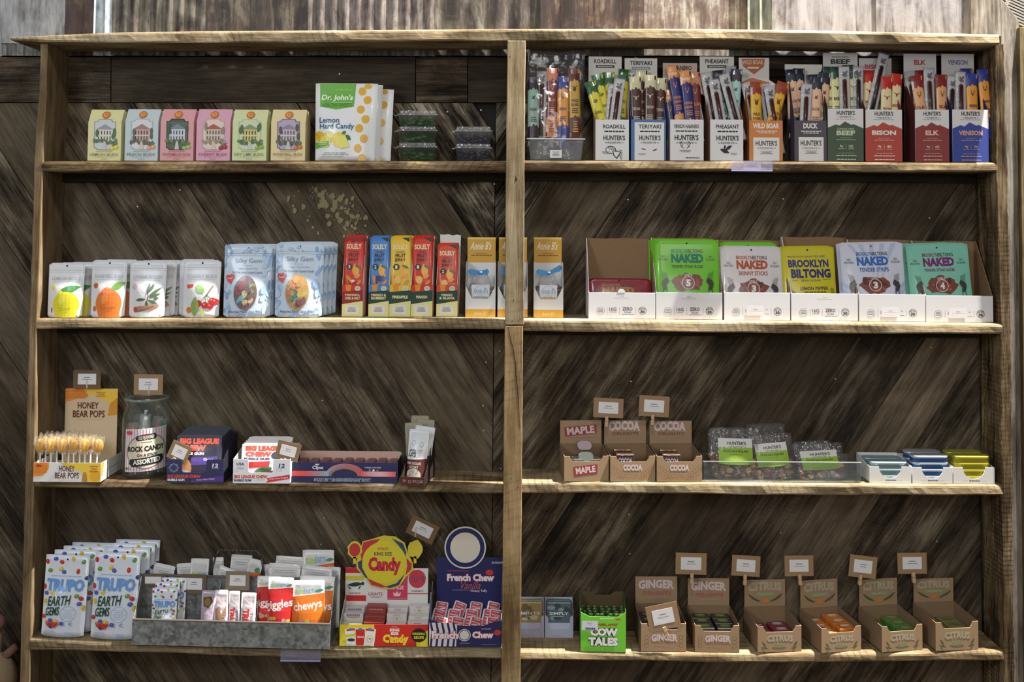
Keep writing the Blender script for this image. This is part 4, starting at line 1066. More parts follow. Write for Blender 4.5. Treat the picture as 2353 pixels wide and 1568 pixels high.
def f_cherry(p):
    p.leaf(32, 56, 52, 74, 14, (130, 176, 60)); p.line(70, 58, 56, 82, 3, (130, 104, 84))
    for x, y in [(40, 98), (54, 102), (66, 104), (70, 92), (76, 94)]: p.line(57, 78, x, y, .9, (120, 130, 70)); p.ell(x, y, 7.5, 7.5, (176, 34, 36), 14); p.ell(x - 2, y - 2.5, 1.6, 1.4, (226, 170, 170), 8)
    p.leaf(32, 82, 30, 130 - 2, 20, (140, 166, 80)); p.leaf(46, 108, 52, 128, 10, (196, 206, 110)); p.ell(17, 113, 6, 7, (206, 120, 50)); p.poly([(11, 56), (26, 54), (25, 62), (13, 64)], (196, 52, 56))


fruit_pouch(100, 185, 605, 'white pouch with a big yellow lemon, nearest the left post', f_lemon, 'LEMON BUDS', behind=[(14, .034, 0, 'white lemon print pouch just behind the front lemon pouch'), (24, .068, 0, 'white lemon print pouch at the back of the lemon row')])
fruit_pouch(200, 283, 598, 'white pouch with a big orange fruit and leaf', f_orange, 'HONEYBELL BUDS', behind=[(15, .036, 0, 'white orange print pouch behind the front orange pouch')])
fruit_pouch(289, 375, 600, 'white pouch with green leafy sprig and brown bark sticks', f_cinn, 'CINNAMON BUDS', behind=[(14, .034, 0, 'white leafy sprig pouch behind the front sprig pouch'), (24, .068, 0, 'white leafy sprig pouch at the back of the sprig row')])
fruit_pouch(413, 501, 598, 'white pouch with red cherries, front of its row', f_cherry, 'CHERRY BUDS', behind=[(-20, .045, 0, 'white cherry print pouch set back and left of the front cherry pouch')])


def gem_design(cols, seed):
    p = Print(0, 0, 122, 178); r = random.Random(seed)
    for i in range(34):
        x = r.choice([r.uniform(2, 18), r.uniform(104, 119)]); y = r.uniform(6, 170); p.ell(x, y, r.uniform(3, 7) if 10 < x < 110 else 3, r.uniform(5, 14), r.choice([(150, 180, 214), (176, 200, 224), (134, 164, 206)]), 8, r.uniform(-30, 30))
    for i in range(12): p.ell(r.uniform(10, 110), r.choice([r.uniform(4, 16), r.uniform(160, 172)]), r.uniform(5, 9), 4, (170, 194, 222), 8)
    p.rect(0, 21, 122, 21.8, (160, 176, 196)); p.rect(0, 27, 122, 27.6, (160, 176, 196))
    p.text('Silky Gem', 28, 34, 96, 48, (120, 126, 140), bold=-.006); p.lines(48, 51, 74, 52.6, 1, (150, 150, 160)); p.text('Vegan, Gluten Free', 36, 57, 88, 61, (110, 110, 120), bold=.0)
    p.text('Tik Tok Viral Crystal Candy', 22, 66, 100, 72, (76, 84, 112), bold=.01)
    p.leaf(12, 78, 22, 96, 12, (206, 70, 74)); p.ell(13, 80, 6, 6, (206, 70, 74), 12, 20); p.ell(23, 78, 6, 6, (206, 70, 74), 12, 20); p.poly([(8, 83), (28, 80), (21, 97)], (206, 70, 74)); p.text('Sour', 11, 80, 25, 85, (240, 200, 200), bold=.02)
    cx, cy, rx, ry = 60, 118, 30, 42
    p.ell(cx, cy, rx, ry, cols[0], 28)
    for k in range(26):
        a0 = r.uniform(0, 6.283); q = math.sqrt(r.random()) * .74; p.ell(cx + rx * q * math.cos(a0), cy + ry * q * math.sin(a0), rx * r.uniform(.14, .26), ry * r.uniform(.14, .26), cols[1 + (int(a0 / 1.26 + q) % 5)] if k % 5 else cols[0], 9, r.uniform(0, 90))
    for i in range(7):
        x = cx + r.uniform(-18, 18); y = cy + r.uniform(-26, 26); p.line(x, y, x + r.uniform(-5, 5), y + r.uniform(4, 12), .8, (230, 228, 220))
    p.text('Assorted Flavor Sour Bites', 16, 160, 104, 166, (84, 96, 150), bold=.02); p.lines(50, 169, 70, 171, 1, (90, 96, 120)); p.lines(38, 173, 84, 175, 1, (90, 96, 120))
    return p


def gem(px0, px1, yt, cols, label, seed, back):
    loc, w, h = spot('C', px0, px1, yt, .012)
    o = pouch('gem_pouch', loc, w, h, .034, mat((196, 212, 226), .4, coat=.25, bump=.1, bscale=30), gem_design(cols, seed), lean=.06, taper=.03, r=.006, rough=.4, coat=.25)
    for (x, y) in ((.42, .885), (.58, .885)): MB().lathe([(0, 0), (.0018, 0)], n=8).obj('hang_hole', mat((60, 60, 70), .8), o, ((x - .5) * w, -.0012 + h * y * math.sin(.06), h * y), (math.pi / 2, 0, 0))
    tag(o, label, 'pouch', 'pale blue marbled sweet pouches')
    for i, (dx, lb) in enumerate(back): dup(o, (loc.x + dx * S(), .012 + .034 * (i + 1), loc.z), (0, 0, .01 * (i % 2)), lb)


gem(507, 618, 562, [(120, 96, 96), (120, 140, 96), (196, 176, 130), (110, 176, 176), (150, 84, 90), (120, 110, 120)], 'pale blue marbled pouch with oval window and red heart, left row front', 2,
    [(3, 'pale blue marbled pouch second in the left row'), (6, 'pale blue marbled pouch at the back of the left row')])
gem(626, 738, 557, [(176, 140, 84), (190, 160, 90), (120, 84, 92), (70, 130, 120), (206, 120, 96), (196, 150, 90)], 'pale blue marbled pouch with oval window and red heart, right row front', 5,
    [(6, 'pale blue marbled pouch second in the right row'), (12, 'pale blue marbled pouch third in the right row'), (17, 'pale blue marbled pouch at the back of the right row')])


def jerky(px0, px1, yt, c, c2, bandc, label, name, word, num, leanpx=0, whitetop=None, fruitc=(226, 140, 40), nb=3, Y=.045):
    loc, w, h0 = spot('C', px0, px1, 655, Y); h = P((px0 + px1) / 2, yt, Y).z - loc.z
    o = empty('fruit_bar_box', loc); tag(o, label + ' display box', 'display box', 'fruit bar display boxes')
    dep = .075; wm = mat((222, 218, 210), .6)
    fr = MB().box(-w / 2, w / 2, 0, .0012, 0, h0).obj('front_panel', mat(bandc, .55), o)
    for x in (-w / 2, w / 2 - .0012): MB().side([(.0012, 0), (dep, 0), (dep, h * .98), (dep * .6, h * .95), (.0012, h0)], x, .0012).obj('side_panel', wm, o)
    q = rnd.random()
    bt = [(-w / 2, 0), (w / 2, 0), (w / 2, h + .002), (w * .3, h + .004), (w * .1, h + .001), (-w * .1, h + .005), (-w * .3, h + .003), (-w / 2, h + .004)]
    if whitetop: bt = [(a + (.004 if b > 0 else 0), b + (P(px0, whitetop, Y).z - P(px0, yt, Y).z if b > 0 else 0)) for a, b in bt]
    MB().panel(bt, dep, .0012).obj('back_panel', wm, o); MB().box(-w / 2, w / 2, .0012, dep, 0, .001).obj('base', wm, o)
    p = Print(0, 0, 50, 72); p.rect(0, 0, 50, 16, c); p.poly([(8, 0), (22, 0), (20, 14), (10, 14)], fruitc); p.ell(37, 8, 7, 6, (206, 214, 196), 12); p.text('USDA', 32.5, 5.5, 41.5, 10, (80, 120, 80), bold=.0)
    p.poly([(0, 16), (50, 12), (50, 36), (0, 44)], bandc)
    for i, wd in enumerate(name): p.text(wd, 7 if len(wd) > 5 else 12, (20 if len(name) > 1 else 24) + i * 7, 43 if len(wd) > 5 else 38, (26 if len(name) > 1 else 31) + i * 7, (226, 212, 160), bold=.045)
    p.poly([(0, 44), (50, 36), (50, 72), (0, 72)], (224, 218, 140)); p.rect(8, 46, 40, 66, (224, 220, 216)); p.lines(14, 50, 34, 62, 4, (130, 124, 120))
    p.build('front_print', fr, flat((-w / 2, 0, 0), (w, 0, 0), (0, 0, h0)))
    # the bars: flat wrappers standing in the box
    bw = w * .93; bh = h * 1.0
    f = pouchfn(bw, bh, .012, 0, .001, 1, 0)
    a = math.radians(leanpx)
    b0 = MB().shell(f, 6, 10).obj('fruit_bar', mat(c, .4, coat=.2), None, (loc.x - bh * math.sin(a) * .5, Y + .006, loc.z + .0015), (-.03, a, 0), smooth=True)
    P_ = Print(0, 0, 46, 184)
    P_.text('SOLELY', 5, 17, 41, 29, (232, 220, 170), bold=.035); P_.text('ORGANIC', 13, 33, 33, 37, (40, 30, 24), bold=.01); P_.text('FRUIT', 11, 39, 35, 48, (40, 26, 22), bold=.03); P_.text('JERKY', 9, 50, 35, 59, (40, 26, 22), bold=.03)
    P_.poly([(27, 2), (44, 2), (44, 12)], (30, 44, 36)); P_.ring(13, 70, 7.6, 7.6, 1.4, (24, 44, 36)); P_.ell(13, 70, 6, 6, (34, 56, 46), 14); P_.text(num, 10.5, 66, 15.5, 74, (226, 220, 190), bold=.03)
    P_.leaf(26, 62, 30, 96, 16, (230, 168, 44)); P_.leaf(26, 66, 42, 74, 7, (50, 96, 50)); P_.leaf(6, 88, 22, 118, 12, fruitc); P_.leaf(24, 96, 40, 88, 9, fruitc); P_.leaf(30, 112, 42, 100, 8, fruitc)
    if word == 'blue':
        for i in range(9): P_.ell(16 + (i % 4) * 5 + rnd.uniform(-1, 1), 94 + (i // 4) * 6, 3.6, 3.6, (60, 60, 120), 10)
    elif word == 'chili': P_.poly([(8, 98), (20, 110), (36, 100), (30, 112), (14, 114)], (180, 30, 30)); P_.ell(22, 103, 5, 3, (232, 226, 220), 10); P_.poly([(2, 3), (8, 1), (14, 4), (20, 1), (26, 4), (33, 1), (44, 4), (44, 9), (34, 14), (28, 8), (20, 15), (12, 8), (2, 12)], (140, 24, 34))
    else: P_.ell(16, 100, 8, 9, (236, 190, 110), 12)
    P_.build('wrap_print', b0, lambda u, v: (f(u, v)[0], (0, -1, 0)), grid=(6, 10), rough=.4, coat=.2)
    tag(b0, label + ', front wrapped bar standing in its box', 'snack', 'wrapped fruit bars')
    for i in range(1, nb): dup(b0, (loc.x + (i * .0022), Y + .006 + i * .0135, loc.z + .0015 + .0022 * i), (-.03, a * .5, 0), label + ', wrapped bar %s in its box' % ('second', 'third', 'fourth')[i - 1])


jerky(785, 833, 545, (206, 52, 36), 0, (146, 36, 44), 'deep red fruit bar with chilli and mango', ['MANGO,', 'CHILI & SALT'], 'chili', '3', 0)
jerky(846, 893, 546, (74, 128, 196), 0, (34, 66, 52), 'blue fruit bar with blueberries', ['MANGO &', 'BLUEBERRY'], 'blue', '2', -1)
jerky(894, 943, 546, (226, 184, 48), 0, (34, 66, 52), 'yellow fruit bar with pineapple', ['PINEAPPLE'], 'pine', '1', -1.5)
jerky(944, 993, 546, (206, 50, 34), 0, (34, 66, 52), 'bright red fruit bar with mango', ['MANGO'], 'mango', '1', -1)
jerky(1002, 1051, 563, (208, 70, 50), 0, (34, 66, 52), 'coral red fruit bar before a white card', ['MANGO', '& GUAVA'], 'guava', '2', -1, whitetop=543)


def ribbonbox(px0, px1, sh, label, bag, Y=.03):
    loc, w, h = spot(sh, px0, px1, 546, Y); h0 = h * .64; k = h / 184
    o = empty('ribbon_box', loc); tag(o, label, 'gift box', 'gold and white boxes with blue ribbons'); dep = .07
    gold = mat((206, 158, 58), .5); wm = mat((218, 216, 214), .6)
    MB().panel([(-w / 2, 0), (w / 2, 0), (w / 2, h0 * .62), (w * .28, h0 * .36), (-w * .28, h0 * .36), (-w / 2, h0 * .62)], 0, .0012).obj('front_panel', wm, o)
    Print(0, 0, 70, 18).rect(0, 0, 70, 18, (206, 158, 58)).text("Annie B's", 20, 5, 50, 13, (232, 200, 130), bold=.01, shear=.2).build('band_print', o, flat((-w / 2, 0, 0), (w, 0, 0), (0, 0, k * 18)))
    for x in (-w / 2, w / 2 - .0012): MB().side([(.0012, 0), (dep, 0), (dep, h0 * 1.08), (dep * .3, h0 * 1.06), (.0012, h0 * .62)], x, .0012).obj('side_panel', wm, o)
    MB().box(-w / 2, w / 2, 0.0012, dep, 0, .001).obj('base', wm, o)
    bk = MB().box(-w * .48, w * .48, dep, dep + .0012, 0, h).obj('header_card', wm, o)
    p = Print(0, 0, 68, 184); p.rect(0, 0, 68, 60, (206, 158, 58)); p.rect(0, 1.5, 68, 5, (232, 200, 110)); p.text("Annie B's", 8, 11, 58, 30, (240, 232, 214), bold=.015, shear=.2); p.lines(20, 38, 48, 40.4, 1, (140, 90, 40)); p.lines(8, 42, 60, 45, 1, (140, 90, 40), fill=.7)
    p.build('header_print', bk, flat((-w * .48, dep, 0), (w * .96, 0, 0), (0, 0, h)))
    # the bag of sweets tied with ribbon
    g = empty('ribbon_bag', (loc.x, Y + .03, loc.z + .0015)); tag(g, bag, 'gift bag', 'clear gift bags tied with blue ribbon')
    f = pouchfn(w * .86, h0 * .9, .05, 0, .01, 1, 0)
    MB().shell(lambda u, v: tuple(((q[0] * (1 if v < .6 else 1 - (v - .6) * 1.6), q[1] - .025, q[2])) for q in f(u, v)), 10, 12).obj('film', clear(.16, (230, 230, 235), .1, bump=.8, bscale=60), g, smooth=True)
    c = MB(); r = random.Random(int(px0))
    for i in range(26): c.ball((r.uniform(-.36, .36) * w, r.uniform(-.012, .012), r.uniform(.1, .6) * h0), .01, .008, .007, 7, 5, jit=.15)
    tag(c.obj('sweets', mat((128, 116, 106), .45, coat=.3, var=.5, bscale=200), g, smooth=True), kind='stuff')
    lb = MB().box(-w * .3, w * .3, -.0228, -.022, h0 * .02, h0 * .62).obj('label_card', mat((214, 216, 220), .5), g)
    ac = (150, 156, 164) if 'assorted' in bag else (206, 168, 70)
    p = Print(0, 0, 42, 62); p.ring(21, 31, 20, 30, .8, (170, 176, 184)); p.text("Annie B's", 4, 6, 38, 18, (140, 164, 190), bold=.01, shear=.2); p.rect(4, 24, 38, 29, ac); p.text('ASSORTED' if 'assorted' in bag else 'ORIGINAL', 6, 36, 36, 43, ac, bold=.01); p.lines(10, 52, 36, 60, 3, (70, 70, 74))
    p.build('label_print', lb, flat((-w * .3, -.0228, h0 * .02), (w * .6, 0, 0), (0, 0, h0 * .6)))
    rb = empty('ribbon', (0, -.034, h0 * .86)); rb.parent = g; bl = mat((52, 132, 190), .45, spec=.6)
    r2 = random.Random(int(px0) + 1)
    for s, L in ((-1, .030), (1, .032 if 'right bay' in label else .02)):
        lift = .014 if (s > 0 and 'right bay' in label) else .002
        MB().extr([(0, -.004), (L, -.009 + lift), (L * 1.25, .002 + lift), (L, .010 + lift), (0, .004)], lambda a, b, t: (s * a, t - .004 * math.sin(a * 90), b), 0, .0012).obj('bow_loop', bl, rb)
    MB().ball((0, -.001, 0), .007, .006, .006, 8, 6).obj('bow_knot', bl, rb, smooth=True)
    return o


ribbonbox(1069, 1138, 'C', 'gold and white box with blue ribbon, left bay front', 'assorted sweets bag with blue ribbon in the leftmost gold box')
ribbonbox(1143, 1212, 'C', 'gold and white box half hidden behind the centre post', 'ribbon bag half hidden behind the centre post')
ribbonbox(1226, 1294, 'D', 'gold and white box with blue ribbon alone in the right bay', 'sweets bag with blue ribbon and gold label in the right bay')

# ================================================================== shelf D: white trays of jerky pouches
def stain(p, x, y, rx, ry, seed, c1, c2):
    r = random.Random(seed); n = 22
    p.poly([(x + rx * math.cos(6.283 * i / n) * r.uniform(.78, 1.1), y + ry * math.sin(6.283 * i / n) * r.uniform(.7, 1.12)) for i in range(n)], c1)
    for i in range(12): p.ell(x + r.uniform(-.6, .6) * rx, y + r.uniform(-.6, .6) * ry, r.uniform(.1, .24) * rx, r.uniform(.1, .25) * ry, r.choice([c2, tuple(min(255, q + 26) for q in c1), tuple(int(q * .7) for q in c1)]), 7, r.uniform(0, 90))


def biltong(bg, tc, word, sub, num, sc, seed, kind=0):
    p = Print(0, 0, 150, 180)
    if bg == (206, 208, 222):
        for i in range(5): p.poly([(18 + i * 26, 4), (30 + i * 26, 4), (75 + (i - 2) * 6, 60 + 10 * i)], (178, 188, 214))
        p.poly([(0, 90), (70, 160), (70, 178), (0, 110)], (178, 188, 214)); p.poly([(150, 90), (90, 160), (90, 178), (150, 110)], (178, 188, 214))
    if kind == 1:
        p.text('MADE WITH GRASS FED BEEF', 18, 27, 124, 32, (90, 90, 30), bold=.01)
        p.text('BROOKLYN', 18, 38, 132, 60, tc, bold=.045); p.text('BILTONG', 24, 64, 136, 90, tc, bold=.05); p.line(26, 97, 42, 95, 1, tc); p.text('ZERO SUGAR', 50, 94, 106, 99, (90, 90, 30), bold=.01); p.line(112, 95, 134, 93, 1, tc)
        p.text('LEMON PEPPER', 46, 114, 126, 123, (50, 60, 40), bold=.02); p.lines(56, 127, 120, 131, 1, (70, 80, 40), fill=.8); p.ell(26, 140, 12, 14, (120, 120, 30), 10)
        for i in range(4): p.line(14 + i * 4, 122, 20 + i * 4, 140, 1, (60, 66, 30)); p.line(132 + i * 3, 118, 136 + i * 2, 138, 1, (60, 66, 30))
        return p
    p.text('BROOKLYN', 38, 23, 76, 32, tc, bold=.03); p.text('BILTONG', 77, 23, 112, 32, (52, 50, 50), bold=.02)
    p.text('NAKED', 38, 34, 113, 55, tc, bold=.055); p.text(sub, 38 if len(sub) > 13 else 42, 60, 112, 67 if len(sub) > 13 else 70, (46, 60, 40) if kind == 2 else tuple(int(q * .9) for q in tc), bold=.02)
    for x, t in ((8, 'PROTEIN'), (119, 'SUGAR')): p.text('28G' if x < 50 else 'ZERO', x + 6, 38, x + 16, 43, (90, 90, 90), bold=.0); p.text(t, x, 45, x + 22, 50, (90, 90, 90), bold=.01)
    stain(p, 76, 100, 38, 22, seed, (122, 66, 56), (150, 84, 66))
    p.ring(76, 101, 15, 15, 1.5, (214, 204, 198)); p.text('ONLY', 66, 82, 86, 88, (220, 214, 208), bold=.02, arc=2); p.text(num, 71, 93, 82, 109, (226, 220, 214), bold=.06)
    dk = (60, 62, 58)
    for k, x in ((1, 14), (-1, 136)):
        for i in range(5): p.line(x + k * i * 3, 74 + i, x + k * (6 + i * 2), 98 - i * 2, .7, dk)
        p.poly([(x + k * 2, 96), (x + k * 14, 88), (x + k * 18, 98), (x + k * 10, 108), (x + k * 14, 118), (x + k * 4, 116), (x, 104)], dk); p.line(x + k * 6, 108, x + k * 2, 128, 1.6, dk); p.line(x + k * 12, 108, x + k * 12, 128, 1.4, dk)
    return p


def tray_box(px0, px1, yt, backy, zback, label, cards, leanx=0):
    Y = .022; loc, w, h = spot('D', px0, px1, yt, Y); dep = .112; hb = P((px0 + px1) / 2, backy, Y + dep).z - loc.z
    o = empty('tray_box', loc); tag(o, label, 'display box', 'white display trays of jerky pouches')
    wm = mat((218, 216, 216), .6); km = mat((138, 108, 78), .85, var=.15, bscale=200)
    fr = MB().box(-w / 2 + .0004, w / 2 - .0004, 0, .0025, 0, h).obj('front_panel', wm, o, bevel=.0006)
    for x in (-w / 2 + .0004, w / 2 - .0024): MB().side([(.0025, 0), (dep, 0), (dep, hb), (dep * .9, hb), (.0025, h)], x, .002).obj('side_panel', km if x > 0 else wm, o)
    MB().panel([(-w / 2, 0), (w / 2, 0), (w / 2, hb - .002), (w * .2, hb + .001), (-w * .2, hb - .001), (-w / 2, hb)], dep, .0025).obj('back_panel', km, o)
    MB().box(-w / 2 + .001, w / 2 - .001, .0025, dep, 0, .0015).obj('base', km, o)
    p = Print(0, 0, 154, 60); g = (110, 110, 112); dkk = (60, 60, 62)
    p.ring(28, 42, 9, 9, .7, g); p.lines(22, 37, 34, 47, 3, g, seed=3); p.ring(124, 41, 9, 9, .9, dkk); p.text('KETO', 117, 35, 131, 39, dkk, bold=.02); p.text('30', 119, 40, 129, 47, dkk, bold=.05)
    p.line(43, 34, 43, 50, .5, g); p.line(109, 34, 109, 50, .5, g)
    if cards == 0:
        p.text('16G', 48, 34, 64, 42, dkk, bold=.01); p.lines(48, 44, 64, 46, 1, dkk); p.line(71, 34, 71, 50, .5, g); p.text('ZERO', 78, 33, 101, 41, dkk, bold=.02); p.text('SUGAR', 82, 43, 98, 47, dkk, bold=.01); p.lines(76, 49, 106, 50.5, 1, dkk, fill=.8)
        p.lines(72, 8, 82, 9.5, 1, g); p.lines(58, 11.5, 94, 12.8, 1, (180, 150, 150), fill=.8)
    else:
        p.rect(54, 28, 92, 50, (228, 226, 226)); p.lines(68, 36, 78, 38, 1, g); p.lines(57, 40, 90, 41.5, 1, (180, 150, 150)); p.line(97, 36, 100, 38, 1.2, dkk); p.line(50, 36, 50, 44, 1, dkk); p.lines(94, 46, 104, 48, 1, dkk)
    p.build('front_print', fr, flat((-w / 2, 0, 0), (w, 0, 0), (0, 0, h)))
    return loc, w, h


def jpouch(px0, px1, yt, tray, Y, bg, design, label, lean=.12, spares=0, rz=0., tilt=0., sp=''):
    loc, w, _ = spot('D', px0, px1, yt, Y); h = (P((px0 + px1) / 2, yt, Y + .02).z - loc.z - .002) / math.cos(lean)
    m = mat(bg, .38, coat=.35, bump=.12, bscale=25)
    p = None
    if design:
        p = design; p.r = (0, 0, 150, 150 * h / w * 1.0)
    o = pouch('jerky_pouch', (loc.x, Y, loc.z + .002), w, h, .02, m, p, lean=lean, taper=.02, r=.005, coat=.35, rough=.38, rz=rz, tilt=tilt)
    tag(o, label, 'pouch', 'jerky pouches in the white trays')
    for i in range(spares): dup(o, (loc.x + sp_dx * (i + 1), Y + .021 * (i + 1), loc.z + .002), (0, tilt, rz), sp[i])
    return o


sp_dx = -.003
tray_box(1352, 1506, 673, 548, 0, 'white tray at the left end, nearly empty with kraft back showing', 0)
tray_box(1507, 1660, 673, 547, 0, 'white tray holding the lime green pouches', 0)
tray_box(1664, 1816, 673, 552, 0, 'white tray holding the off-white striped pouch', 1)
tray_box(1818, 1972, 675, 545, 0, 'white tray holding the mustard yellow pouches', 0)
tray_box(1974, 2127, 677, 551, 0, 'white tray holding the lavender striped pouches', 1)
tray_box(2128, 2283, 680, 554, 0, 'white tray at the right end holding the mint pouches', 1)
d = Print(0, 0, 150, 130); d.text('BROOKLYN', 34, 13, 76, 19, (150, 110, 40), bold=.03); d.text('BILTONG', 78, 14, 110, 20, (70, 14, 24), bold=.03); d.text('NAKED', 34, 21, 110, 36, (150, 110, 40), bold=.06)
jpouch(1352, 1500, 641, 0, .035, (128, 20, 38), d, 'dark crimson pouch sunk low in the left tray', lean=.3)
MB_ = MB().box(-.0001, .0001, 0, .0001, 0, .0001)
LG = (112, 190, 46)
jpouch(1507, 1657, 550, 1, .03, LG, biltong(LG, (26, 112, 96), 'NAKED', 'TENDER STEAK SLICES', '5', 1, 4, 2), 'lime green jerky pouch, front of the second tray', spares=3, sp=['lime green jerky pouch second in its tray', 'lime green jerky pouch third in its tray', 'lime green jerky pouch at the back of the second tray'], lean=.1)
jpouch(1657, 1788, 556, 2, .095, LG, None, 'lime green pouch top showing behind the off-white pouch', lean=.06)
jpouch(1660, 1806, 566, 2, .034, (212, 206, 206), biltong(0, (176, 76, 44), 'NAKED', 'SKINNY STICKS', '3', 1, 9), 'off-white striped pouch with rust brown lettering', lean=.12, spares=1, sp=['off-white striped pouch directly behind the front one'])
jpouch(1805, 1929, 566, 3, .03, (196, 184, 34), biltong(0, (44, 40, 110), '', '', '', 1, 1, 1), 'mustard yellow pouch with purple-blue lettering, in front', lean=.12, tilt=-.02, spares=1, sp=['mustard yellow pouch behind the front yellow one'])
jpouch(1943, 2090, 557, 4, .03, (206, 208, 222), biltong((206, 208, 222), (48, 104, 176), '', 'TENDER STRIPS', '3', 1, 12), 'lavender striped pouch with blue lettering, in front', lean=.1, tilt=-.03, spares=1, sp=['lavender striped pouch behind the front lavender one'])
sp_dx = -.006
jpouch(2100, 2245, 560, 5, .03, (128, 196, 172), biltong(0, (122, 36, 108), '', 'TENDER STEAK SLICES', '4', 1, 15), 'mint green pouch with purple lettering, in front', lean=.12, tilt=-.04, spares=3, sp=['mint green pouch second in the right tray', 'mint green pouch third in the right tray', 'mint green pouch at the back of the right tray'])
q = P(1428, 673, .0215)
MB().extr([(.011 * math.cos(math.pi * i / 10), .011 * math.sin(math.pi * i / 10)) for i in range(11)], lambda a, b, t: (a, t, b), 0, .0012).obj('round_tab', mat((226, 226, 226), .6), bpy.data.objects.get('tray_box'), q - Vector(bpy.data.objects['tray_box'].location))
# ================================================================== shelf E: lollipops, jar, gum boxes, bars
WM = mat((222, 220, 216), .6); BRN = (150, 70, 40)
# lollipop box
loc, w, h = spot('E', 76, 231, 1064, -.028)
o = empty('lollipop_box', loc); tag(o, 'white and yellow honeycomb-print lollipop box with tall header card', 'display box')
fr = MB().box(-w / 2, w / 2, 0, .0015, 0, h).obj('front_panel', WM, o)
p = Print(0, 0, 152, 42)
p.poly([(0, 0), (34, 0), (35, 10), (30, 20), (22, 28), (0, 30)], (226, 140, 48)); p.poly([(60, 0), (152, 0), (152, 42), (124, 42), (118, 22), (96, 16), (70, 8)], (232, 196, 66)); p.ell(140, 28, 12, 12, (226, 168, 50))
for i in range(5):
    for j in range(3): p.ring(4 + i * 6 + (j % 2) * 3, 8 + j * 6, 2.8, 2.8, .7, (206, 116, 40), 6)
p.text('HONEY', 58, 6, 93, 19, (90, 46, 30), bold=.01); p.text('BEAR POPS', 49, 21, 103, 34, (90, 46, 30), bold=.01); p.line(56, 37, 100, 37, .6, (206, 170, 80)); p.lines(127, 6, 146, 22, 3, (190, 120, 40), fill=.5); p.poly([(113, 20), (119, 20), (122, 40), (110, 40)], (190, 130, 40)); p.ell(12, 6, 7, 3, (190, 60, 50), 10)
p.build('front_print', fr, flat((-w / 2, 0, 0), (w, 0, 0), (0, 0, h)))
dep = .148; hc = empty('x', (0, 0, 0)); bpy.data.objects.remove(hc)
for x in (-w / 2, w / 2 - .0012): MB().side([(.0015, 0), (dep, 0), (dep, h * .95), (.0015, h)], x, .0012).obj('side_panel', WM, o)
Print(0, 0, 10, 5).poly([(0, 0), (10, 0), (6, 5), (0, 5)], (226, 150, 60)).build('side_print', o, flat((w / 2, .0015, h * .3), (0, .02, 0), (0, 0, h * .7), (1, 0, 0)))
MB().box(-w / 2, w / 2, .0015, dep, h * .45, h * .47).obj('insert', WM, o); MB().box(-w / 2, w / 2, .0015, dep, 0, .001).obj('base', WM, o)
Yb = -.028 + dep; a = P(151, 893, Yb); b = P(271, 893, Yb); wt = b.x - a.x
bk = MB().box(a.x - loc.x, b.x - loc.x, dep, dep + .0015, 0, a.z - loc.z).obj('header_card', mat((206, 184, 150), .7), o)
p = Print(0, 0, 122, 150)
p.poly([(0, 0), (60, 0), (52, 20), (30, 22), (14, 28), (0, 30)], (222, 140, 54)); p.poly([(40, 0), (122, 0), (122, 44), (112, 50), (104, 34), (88, 24), (70, 14), (52, 14)], (230, 190, 66)); p.poly([(104, 34), (122, 20), (122, 60), (100, 62)], (206, 140, 40))
for i in range(8):
    for j in range(3): p.ring(4 + i * 6 + (j % 2) * 3, 6 + j * 7, 3, 3, .8, (200, 110, 44), 6)
p.text('HONEY', 30, 31, 78, 46, (96, 44, 30), bold=.01); p.text('BEAR POPS', 19, 50, 93, 66, (96, 44, 30), bold=.01); p.line(24, 71, 90, 71, .6, (206, 170, 80)); p.lines(72, 8, 94, 20, 3, (190, 130, 40), fill=.4)
hz = a.z - loc.z; zz = P(200, 893, Yb).z - P(200, 1043, Yb).z
p.build('header_print', bk, flat((a.x - loc.x, dep, hz - zz), (wt, 0, 0), (0, 0, zz)))
# lollipops
LP = None; hon = mat((232, 178, 62), .25, coat=.5, trans=.3); stk = mat((226, 224, 218), .5)
pops = [(93, 0), (119, 0), (145, 0), (171, 0), (196, 0), (222, 0), (106, 1), (132, 1), (158, 1), (184, 1), (209, 1), (119, 2), (145, 2), (171, 2), (196, 2)]
names = ['leftmost', 'second', 'third', 'fourth', 'fifth', 'rightmost']
for i, (px, row) in enumerate(pops):
    Y = -.018 + row * .028; c = P(px, 1026 - row * 2, Y); zb = loc.z + h * .48 + .0005; lab = '%s honey lollipop of the %s row in its box' % (names[i] if row == 0 else names[(i - 6) % 9] if row == 1 else names[i - 11], ('front', 'middle', 'back')[row])
    if i == 10: lab = 'rightmost honey lollipop of the middle row in its box'
    if i == 14: lab = 'rightmost honey lollipop of the back row in its box'
    if LP is None:
        LP = empty('lollipop', (c.x, Y, zb)); hh = c.z - zb
        MB().tube((0, 0, 0), (0, 0, hh), .0022, n=8).obj('stick', stk, LP)
        MB().ball((0, 0, hh + .002), .0155, .007, .02, 12, 8).obj('candy', hon, LP, smooth=True)
        MB().shell(lambda u, v: (((u - .5) * .036 * (1 - .5 * (1 - v) ** 2), -.008 * math.sin(math.pi * v) - .003 * math.sin(u * 19), hh - .022 + v * .052 + .003 * math.sin(u * 14)), ((u - .5) * .034 * (1 - .5 * (1 - v) ** 2), .008 * math.sin(math.pi * v), hh - .022 + v * .052 + .003 * math.sin(u * 14))), 10, 8).obj('wrapper', clear(.12, (255, 244, 220), .06, bump=.8, bscale=90), LP, smooth=True)
        tag(LP, lab, 'lollipop', 'honey lollipops in the honeycomb box')
    else: dup(LP, (c.x, Y, zb), (0, rnd.uniform(-.05, .05), rnd.uniform(-.4, .4)), lab)
sign(200, 872, 63, 42, .11, 'dim kraft price sign behind the top of the honeycomb header card', 0, shade=(112, 90, 66), stick=(0, 0, -.04))
